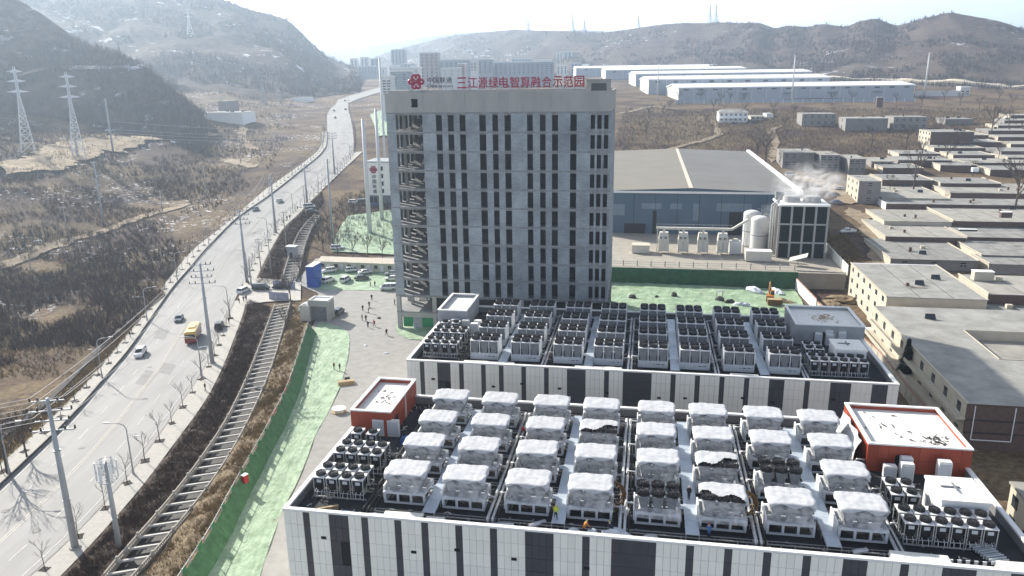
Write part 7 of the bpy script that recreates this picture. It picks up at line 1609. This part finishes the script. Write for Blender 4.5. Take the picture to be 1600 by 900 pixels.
for i, (u, w, a, b, h, m, lb) in enumerate(((35.5,1.6,1.5,0.7,0.7,MAT_TARP,'crumpled pale tarpaulin at the front parapet, leftmost'),(38.6,1.7,2.2,0.9,1.1,MAT_TARP,'large heap of pale blue tarpaulin at the front parapet'),(41.6,1.5,1.6,0.8,0.8,MAT_FOIL,'shiny crumpled foil heap beside the large tarpaulin'),(33.6,2.0,1.0,0.6,0.6,MAT_TARP,'small white bag heap near the yellow vested worker'),(39.0,6.6,0.8,1.0,1.0,MAT_FOIL,'white plastic bag between the fourth and fifth unit columns'),(68.3,14.5,1.2,0.9,0.8,MAT_TARP,'pale bag heap before the wide red hut'),(72.9,10.6,1.1,0.9,1.3,MAT_TARP,'teal bag leaning on the cream plant box'),(71.6,1.8,1.6,0.5,0.5,MAT_TARP,'flattened pale bags behind the right parapet'),(6.8,1.8,0.9,0.6,0.4,MAT_BAGBLUE,'blue bag at the left front corner of the near roof'),(8.2,20.5,1.1,0.7,1.1,MAT_BAGBLUE,'blue bags beside the narrow red hut'))):
    heap('tarp_heap', lb, 'tarpaulin', LW(u, w, DECK+0.02, OA), a, b, h, m, i+3)
MAT_REEL = M('rusty_hose', (0.20,0.115,0.055), 0.8, 0.3, 2.0)
for u, w, lb in ((37.2,7.0,'large brown coil of hose standing behind the fourth front unit'),(52.0,7.0,'large brown coil of hose standing behind the sixth front unit')):
    t = thing('hose_coil', lb, 'hose coil', LW(u, w, DECK, OA), -YAW+0.25)
    for k in range(3): MB().tube([((1.95-k*0.16)*math.cos(a), 0.16*k, 2.1+(1.95-k*0.16)*math.sin(a)) for a in np.linspace(0, 2*math.pi, 29)], 0.11, 6).build('turn', MAT_REEL, t, smooth=True)
    for k in range(8): a = k*math.pi/4; MB().bar((1.2*math.cos(a),0.2,2.1+1.2*math.sin(a)),(1.95*math.cos(a),0.2,2.1+1.95*math.sin(a)),0.12).build('spoke', MAT_WOOD, t)
t = thing('striped_rail', 'black and white striped barrier lying behind the right parapet', 'barrier', LW(72.0, 1.3, DECK, OA), -YAW+0.03)
for k in range(10): MB().box(k*0.4, (k+1)*0.4, 0, 0.12, 0.5, 1.2).build('stripe', MAT_BLACK if k % 2 else MAT_UNIT, t)
MB().box(0.1,0.2,-0.3,0.4,0,0.5).build('foot', MAT_STEEL, t); MB().box(3.8,3.9,-0.3,0.4,0,0.5).build('foot', MAT_STEEL, t)
t = thing('pipe_bundle', 'bundle of red and white pipes behind the front parapet', 'pipes', LW(53.6, 1.3, DECK, OA), -YAW-0.02)
for k in range(7): MB().tube([(0,0.16*(k % 4),0.12+0.15*(k//4)),(6.8,0.16*(k % 4)+0.05,0.12+0.15*(k//4))], 0.075, 6).build('pipe', MAT_REDBAN if k % 2 else MAT_BOARD, t)
t = thing('pipe_bundle', 'bundle of black corrugated pipes by the bare fan unit', 'pipes', LW(46.8, 1.2, DECK, OA), -YAW+0.1)
for k in range(6): MB().tube([(k*0.32,0,0.15),(k*0.32+0.4,1.2,0.2),(k*0.32+0.3,1.8,0.15)], 0.13, 6).build('pipe', MAT_BLACKPIPE, t)
t = thing('pallet_rack', 'dark steel grating stack at the right front corner of the near roof', 'grating', LW(77.4, 2.6, DECK, OA), -YAW+0.35)
for k in range(9): MB().box(-1.0,1.0,k*0.36,k*0.36+0.12,0.35+0.05*(k % 3),0.75+0.05*(k % 3)).build('grating', MAT_UNITB, t)
MB().box(-0.9,0.9,0,3.1,0,0.34).build('pallet', MAT_BLACK, t)
# cream plant boxes with a fallen bracket
for o, nm in ((OA,'near'),(OB,'far')):
    t = thing('plant_box', 'cream flat plant box right of the condensers on the %s annex' % nm, 'plant box', LW(73.6, 9.0, DECK, o), -YAW); MB().box(0,4.9,0,5.3,0,3.4).build('body', MAT_UNIT, t); MB().box(-0.12,5.02,-0.12,5.42,3.4,3.7).build('lid', MAT_SCREED, t); MB().box(0.8,2.8,2.8,3.0,3.72,3.85).build('bracket', MAT_COIL, t); MB().box(2.1,2.3,1.8,3.6,3.86,3.98).build('bracket', MAT_COIL, t); MB().box(0.2,4.6,-0.16,-0.13,1.2,3.0).build('grille', MAT_UNITB, t)
def ac(label, u, w, o, s=(1.1,0.9,1.9)):
    t = thing('air_conditioner', label, 'air conditioner', LW(u, w, DECK+0.02, o), -YAW, 'white box air conditioners'); MB().box(0,s[0],0,s[1],0.15,s[2]).build('cabinet', MAT_UNIT, t); MB().box(0.08,s[0]-0.08,-0.03,-0.002,0.35,s[2]-0.25).build('grille', MAT_UNITB, t); MB().box(0.05,s[0]-0.05,0.05,s[1]-0.05,s[2],s[2]+0.06).build('top', MAT_COPING, t)
    for x in (0.05, s[0]-0.2): MB().box(x,x+0.12,0.05,s[1]-0.05,0,0.15).build('foot', MAT_STEEL, t)
for lb, u, w, o, s in (('low white air conditioner before the wide red hut',70.8,19.70,OA,(1.5,0.9,1.7)),('tall white air conditioner before the wide red hut, front',72.6,19.20,OA,(1.5,0.9,2.4)),('tall white air conditioner behind the front one at the red hut',72.9,20.50,OA,(1.4,0.8,2.6)),('tall white air conditioner at the corner of the wide red hut',77.0,19.60,OA,(1.5,1.0,2.8)),('small white air conditioner at the right parapet',77.9,17.00,OA,(0.9,0.9,1.1)),('white air conditioner at the left of the narrow grey hut',3.0,19.90,OB,(1.4,0.9,2.4)),('white air conditioner in the middle of the narrow grey hut',5.3,19.90,OB,(1.4,0.9,2.4)),('white air conditioner at the right of the narrow grey hut, rear',7.6,20.10,OB,(1.5,0.9,2.4)),('white air conditioner at the right of the narrow grey hut, front',7.4,18.10,OB,(1.5,0.9,2.4)),('white air conditioner before the wide grey hut, left',72.6,21.00,OB,(1.3,0.9,2.4)),('white air conditioner before the wide grey hut, middle front',74.6,20.80,OB,(1.3,0.9,2.2)),('white air conditioner before the wide grey hut, middle rear',74.5,21.55,OB,(1.3,0.6,2.9)),('white air conditioner before the wide grey hut, right',76.8,21.20,OB,(1.3,0.9,2.7)),('pale split air conditioner at the narrow red hut, left',3.0,21.80,OA,(1.7,0.5,2.6)),('pale split air conditioner at the narrow red hut, right',5.2,21.80,OA,(1.7,0.5,2.6))): ac(lb, u, w, o, s)
# rubble and timber scraps on the hut roofs
MAT_SCRAP = M('dark_scrap', (0.08,0.075,0.07), 0.8, 0.4, 2.0)
def scraps(label, o, u0, u1, w0, w1, n, mat, z, seed):
    rnd = random.Random(seed); mb = MB()
    for k in range(n):
        x, y = rnd.gauss(0.5,0.2)*(u1-u0), rnd.gauss(0.5,0.2)*(w1-w0); a = rnd.uniform(0,3.14); L_ = rnd.uniform(0.2,0.8); h = rnd.uniform(0.03,0.14); dx, dy = math.cos(a)*L_/2, math.sin(a)*L_/2
        mb.tube([(x-dx,y-dy,h*0.6),(x+dx,y+dy,h*rnd.uniform(0.6,2.0))], h*0.6, 4)
    tag(mb.build('scrap_litter', mat, None, LW(u0, w0, z, o), -YAW), label, kind='stuff')
hz = DECK+3.21
scraps('dark scraps littering the wide red hut roof', OA, 75.5, 80.5, 22.0, 27.0, 46, MAT_SCRAP, hz, 1); scraps('scattered scraps on the wide red hut roof', OA, 70, 79.0, 22.5, 33, 20, MAT_SCRAP, hz, 2); scraps('timber scraps on the wide grey hut roof', OB, 72.5, 78.0, 25.5, 31.5, 60, MAT_WOOD, hz, 3); scraps('scraps on the narrow red hut roof', OA, 0.6, 5.2, 22.5, 33, 18, MAT_SCRAP, hz, 4)
# small roof rubble, cables and fittings strewn over both decks
for o, nm, sd in ((OA,'near',11),(OB,'far',12)):
    rnd = random.Random(sd); mb = MB()
    for k in range(900 if o is OA else 400):
        x, y = rnd.uniform(1,80), rnd.choice((rnd.uniform(1,3.8), rnd.uniform(8.6,11.6), rnd.uniform(16,19), rnd.uniform(23.4,26.4), rnd.uniform(30.8,33))); a = rnd.uniform(0,3.14); L_ = rnd.uniform(0.15,1.1); r_ = rnd.uniform(0.02,0.08)
        mb.tube([(x-math.cos(a)*L_/2,y-math.sin(a)*L_/2,r_),(x,y+rnd.uniform(-.1,.1),r_+rnd.uniform(0,.2)),(x+math.cos(a)*L_/2,y+math.sin(a)*L_/2,r_)], r_, 4, rnd.choice((0,0,1,2)))
    tag(mb.build('deck_litter', [MAT_BOARD, MAT_SCRAP, MAT_PIPE], None, LW(0,0,DECK,o), -YAW), 'offcuts and fittings strewn over the %s annex deck' % nm, kind='stuff')
# cable ladders between unit columns
for o, nm in ((OA,'near'),(OB,'far')):
    for i, w in enumerate((2.6, 10.4, 17.8, 25.2, 31.6)):
        t = thing('cable_tray', 'cable tray crossing the %s annex deck, %s from the front' % (nm, nth(i)), 'cable tray', LW(9.0, w, DECK, o), -YAW, 'cable trays')
        for y in (0, 0.55): MB().box(0,58,y,y+0.05,0.28,0.4).build('side_rail', MAT_FRAME, t)
        mb = MB()
        for k in range(97): mb.box(0.3+k*0.6,0.36+k*0.6,0.05,0.55,0.3,0.33)
        for k in range(20): mb.box(0.3+k*3,0.38+k*3,0.02,0.58,0,0.28)
        tag(mb.build('rungs', MAT_FRAME, t), kind='stuff')
        MB().tube([(0.2,0.3,0.4),(29,0.2,0.42),(57.8,0.35,0.4)], 0.07, 5).build('cable', MAT_BLACKPIPE, t)
# white sheet hanging at the wide red hut
rows = [[(-0.3-0.25*k-0.2*math.sin(j*1.3+k), 0.8*j, 3.7-0.72*k) for j in range(13)] for k in range(6)]
tag(MB().grid(rows).build('hanging_sheet', MAT_SHEET, None, LW(68.9, 22.6, DECK, OA), -YAW, smooth=True), 'large white sheet hanging down the left wall of the wide red hut', 'sheet')
# yard odds and ends
p = G(541,600); stack_t = thing('board_stack', 'pale timber boards dumped at the edge of the green net strip', 'boards', (p[0],p[1],0.05), 0.3)
for k in range(5): MB().box(-1.6,1.6,-1.0+0.1*k,1.0-0.1*k,0.14*k,0.14*k+0.13).build('board', MAT_WOOD, stack_t)
MB().box(-0.2,0.9,0.9,1.5,0.2,0.9).build('crate', MAT_TYRE, stack_t)
p = G(530,644); t = thing('cable_drum', 'pale round drum lying in the yard left of the narrow red hut', 'drum', (p[0],p[1],0.03)); MB().cyl(0,0,0,0.12,1.3,None,20).build('flange', MAT_WOOD, t); MB().cyl(0,0,0.12,0.7,0.9,None,18).build('core', MAT_BOARD, t); MB().cyl(0,0,0.7,0.82,1.3,None,20).build('flange', MAT_BOARD, t)
# excavator, spoil and sheets on the netted ground right of the tower
p = Z(1203, 470, 0.1); t = thing('excavator', 'small orange excavator with raised arm behind the far annex', 'excavator', (p[0],p[1],0.1), R(70)); MAT_ORANGE = M('machine_orange', (0.42,0.17,0.03), 0.5, 0.25, 1.0)
for s in (-1.0, 0.55): MB().box(-1.7,1.7,s,s+0.45,0,0.75).build('track', MAT_TYRE, t)
MB().box(-1.5,1.3,-1.0,1.0,0.8,1.7).build('house', MAT_ORANGE, t); MB().box(0.1,1.4,-1.0,-0.1,1.7,2.7).build('cab', MAT_GLASS, t); MB().box(0.05,1.45,-1.05,-0.05,2.7,2.8).build('cab_roof', MAT_ORANGE, t)
MB().tube([(1.2,0.3,1.4),(2.4,0.3,4.0),(3.6,0.3,4.4)], [0.28,0.24,0.18], 6).build('boom', MAT_ORANGE, t); MB().tube([(3.6,0.3,4.4),(4.4,0.3,2.4)], [0.18,0.13], 6).build('stick', MAT_ORANGE, t); MB().frustum((4.0,4.7,-0.2,0.8),(4.2,4.8,-0.1,0.7),1.6,2.5).build('bucket', MAT_TYRE, t)
p = Z(1199, 478, 0.1); t = thing('skip', 'rusty brown skip beside the excavator', 'skip', (p[0],p[1],0.1), -YAW); MB().frustum((0.2,3.6,0.2,1.8),(0,3.8,0,2.0),0,1.7).build('body', MAT_REEL, t); MB().box(0.1,3.7,0.1,1.9,1.705,1.72).build('load', MAT_WOOD, t)
for i, (px, py, a, b, h, m, lb) in enumerate(((1178,456,3.2,1.6,1.5,MAT_TARP,'heap of white sheeting near the netted wall, left'),(1212,457,3.6,1.4,1.2,MAT_TARP,'heap of white sheeting near the netted wall, right'),(1053,463,1.0,0.9,1.2,MAT_SCRAP,'black heap alone on the netted ground'),(988,466,1.3,0.8,1.1,MAT_SCRAP,'dark scrap heap near the tower foot'),(1125,470,1.4,0.9,1.3,MAT_SCRAP,'dark stack of gear beside a grey cage'),(1140,473,1.5,0.9,1.0,MAT_SCRAP,'second dark stack of gear'),(1160,478,2.6,0.9,1.0,MAT_TARP,'long pale sheet over timbers'),(1225,472,3.5,1.6,0.9,MAT_WOOD,'low heap of rubble right of the excavator'),(1240,482,3.2,1.4,0.8,MAT_WOOD,'rubble heap at the wide grey hut corner'),(1026,464,0.9,0.5,0.5,MAT_SCRAP,'small scrap pile between the black heap and tower'),(1300,480,5,3,1.6,MAT_BANK,'earth heap between boundary wall and cream block, left'),(1318,470,5,3,1.4,MAT_BANK,'earth heap between boundary wall and cream block, right'),(592,497,0.8,0.5,0.3,MAT_SCRAP,'small dark bundle left of the tower foot'),(571,540,0.6,0.4,0.2,MAT_TARP,'pale scrap lying in the yard, upper'),(604,552,0.7,0.4,0.2,MAT_TARP,'pale scrap lying in the yard, lower'),(475,486,2.0,1.2,1.4,MAT_NET,'crumpled green net bundle left of the gate house'))):
    heap('rubble_heap', lb, 'heap', Z(px, py, 0.04), a, b, h, m, 50+i)
p = Z(1120, 466, 0.1); t = thing('steel_cage', 'grey steel cage on the netted ground', 'cage', (p[0],p[1],0.1), -YAW)
for x in (0,1.6):
    for y in (0,1.2): MB().bar((x,y,0),(x,y,2.0),0.1).build('post', MAT_STEEL, t)
MB().box(0,1.6,0,1.2,1.9,2.0).build('top', MAT_STEEL, t); MB().box(0,1.6,0,1.2,0.05,0.15).build('floor', MAT_STEEL, t)
# ================================================================ SCRUB AND HAZE
def scatter(name, label, pts, hmin, hmax, mat, seed, blades=6, spread=0.5, thick=0.05):
    rnd = np.random.default_rng(seed); pts = np.asarray(pts, float); n = len(pts)
    H_ = rnd.uniform(hmin, hmax, n)*rnd.uniform(0.6, 1.2, n); V_ = np.empty((n, blades, 3, 3))
    for b in range(blades):
        a = rnd.uniform(0, 2*np.pi, n); s = rnd.uniform(0.2, 1.0, n)*spread*H_; w = thick*H_*rnd.uniform(0.6,1.4,n)
        dx, dy = np.cos(a), np.sin(a); ph = rnd.uniform(0, 2*np.pi, n); ox, oy = np.cos(ph)*w, np.sin(ph)*w
        bx, by = pts[:,0]+rnd.normal(0, 0.12, n)*H_, pts[:,1]+rnd.normal(0, 0.12, n)*H_
        V_[:,b,0] = np.stack([bx-ox, by-oy, pts[:,2]-0.15], -1); V_[:,b,1] = np.stack([bx+ox, by+oy, pts[:,2]-0.15], -1)
        V_[:,b,2] = np.stack([bx+dx*s, by+dy*s, pts[:,2]+H_*rnd.uniform(0.6,1.0,n)], -1)
    v = V_.reshape(-1, 3); f = np.arange(len(v)).reshape(-1, 3); me = bpy.data.meshes.new(name); me.from_pydata(v.tolist(), [], f.tolist()); me.materials.append(mat)
    return tag(put(name, me), label, kind='stuff')
rg = np.random.default_rng(5)
MAT_BRUSH = M('maroon_brush', (0.115,0.072,0.062), 0.95, 0.45, 0.3); MAT_STRAW = M('straw_tufts', (0.30,0.22,0.115), 0.95, 0.4, 0.3); MAT_GREYTWIG = M('grey_twigs', (0.13,0.11,0.10), 0.95, 0.4, 0.3); MAT_DARKTWIG = M('dark_twigs', (0.105,0.08,0.068), 0.95, 0.45, 0.2); MAT_HEDGE = M('dead_hedge', (0.125,0.08,0.06), 0.95, 0.45, 0.5)
def field_points(n, ymin, ymax, width, key, lo, hi, sc=26.0):
    y = ymin*(ymax/ymin)**rg.uniform(0, 1, n); x = road_x(y)-13-rg.uniform(0, 1, n)**0.8*width*(y/200)**0.7
    k = fbm(x/sc, y/sc, key, 3); m = (k > lo) & (k < hi); x, y = x[m], y[m]
    return np.stack([x, y, ground_z(x, y)], -1)
scatter('brushwood', 'maroon winter brushwood of the wild field', field_points(60000, 110, 480, 150, 41, 0.50, 1.0), 0.9, 2.4, MAT_BRUSH, 1, 7, 0.55, 0.035)
scatter('dry_grass', 'straw tufts of the wild field', field_points(60000, 105, 420, 150, 43, 0.42, 1.0, 18), 0.4, 1.0, MAT_STRAW, 2, 6, 0.7, 0.07)
scatter('brushwood', 'grey leafless scrub of the wild field', field_points(90000, 170, 900, 260, 47, 0.42, 1.0, 40), 1.0, 3.2, MAT_DARKTWIG, 3, 7, 0.45, 0.03)
def strip_points(A, B, n, z0=0.0):
    A = resample(A, 200); B = resample(B, 200); i = rg.integers(0, 200, n); t = rg.uniform(0.04, 0.96, n)[:, None]; p = A[i,:2]*(1-t)+B[i,:2]*t+rg.normal(0, 0.25, (n, 2))
    return np.concatenate([p, (ground_z(p[:,0], p[:,1])+z0)[:, None]], 1)
scatter('dead_hedge', 'dead brown hedge on the verge below the gate', strip_points(offset_line(sro1, 0.5), offset_line(cl1, -0.8), 13000), 0.4, 0.9, MAT_HEDGE, 4, 6, 0.8, 0.06)
scatter('dead_hedge', 'dead brown hedge on the verge beyond the gate', strip_points(offset_line(sro2[:45], 0.5), offset_line(np.vstack([cl2, [[-80,330]]]), -0.8), 8000), 0.4, 0.9, MAT_HEDGE, 5, 6, 0.8, 0.06)
bp_ = strip_points(offset_line(cr1, 0.6), offset_line(fence_line, -0.5), 9000, 0.0); bp_[:,2] += np.array([bank_h(a, b) for a, b, _ in bp_])
scatter('dry_grass', 'straw tufts on the bank beside the crest fence', bp_, 0.3, 0.8, MAT_STRAW, 6, 6, 0.9, 0.08)
scatter('dry_grass', 'straw tufts of the grass bank by the far pavement', strip_points(bko, sub(slo, bko[0][1], bko[-1][1]+6), 7000, 0.1), 0.3, 0.7, MAT_STRAW, 7, 6, 0.8, 0.08)
bb = [LW(u, w) for u, w in ((-36,150),(-42,170),(-40,200),(-30,240))]
def area_points(u0, u1, w0, w1, n):
    u = rg.uniform(u0, u1, n); w = rg.uniform(w0, w1, n); x = OA[0]+u*UX+w*WX; y = OA[1]+u*UY+w*WY; return np.stack([x, y, ground_z(x, y)], -1)
scatter('dry_grass', 'dry weeds over the waste ground behind the shed', area_points(20, 330, 365, 620, 16000), 0.5, 1.6, MAT_STRAW, 8, 5, 0.8, 0.07)
scatter('brushwood', 'brown weeds over the waste ground behind the shed', area_points(20, 330, 365, 640, 12000), 0.8, 2.2, MAT_GREYTWIG, 9, 6, 0.6, 0.04)
scatter('brushwood', 'scrub along the far road and canal', area_points(-90, -30, 180, 420, 7000), 0.8, 2.6, MAT_GREYTWIG, 10, 7, 0.45, 0.03)
scatter('dry_grass', 'weeds by the earth lane at the cooling block', area_points(100, 112, 175, 215, 1500), 0.4, 1.1, MAT_STRAW, 15, 6, 0.8, 0.07)
def hill_points(arr, n, k0, k1, sd):
    g = np.random.default_rng(sd); i = g.uniform(k0, k1, n); j = g.uniform(0, arr.shape[1]-1.01, n); a = i.astype(int); b = j.astype(int); fi = (i-a)[:, None]; fj = (j-b)[:, None]
    p = (arr[a,b]*(1-fi)+arr[a+1,b]*fi)*(1-fj)+(arr[a,b+1]*(1-fi)+arr[a+1,b+1]*fi)*fj
    k = fbm(p[:,0]/60, p[:,1]/60, sd, 3); return p[k > 0.45]
scatter('winter_wood', 'leafless woods on the dark spur', hill_points(HL1, 12000, 1, 32, 61), 3.0, 7.5, MAT_GREYTWIG, 11, 6, 0.35, 0.03)
scatter('winter_wood', 'leafless woods on the left mountain', hill_points(HL2, 16000, 1, 36, 62), 4.0, 10.0, MAT_GREYTWIG, 12, 5, 0.35, 0.05)
scatter('winter_wood', 'leafless scrub on the right hill range', hill_points(HR, 26000, 1, 37, 63), 3.5, 8.0, MAT_GREYTWIG, 13, 5, 0.4, 0.06)
# ---- haze: one closed box of even pale air round everything
hz_ = bpy.data.materials.new('haze_air'); hz_.use_nodes = True; nt = hz_.node_tree; nt.nodes.remove(nt.nodes['Principled BSDF'])
v_ = nt.nodes.new('ShaderNodeVolumePrincipled'); v_.inputs['Color'].default_value = (0.66, 0.82, 1.0, 1); v_.inputs['Density'].default_value = 0.0002; v_.inputs['Anisotropy'].default_value = 0.6
nt.links.new(v_.outputs[0], nt.nodes['Material Output'].inputs['Volume'])
tag(MB().box(-9500, 9500, -60, 9200, -14, 475).build('haze', hz_), 'pale winter haze filling the valley', kind='stuff')
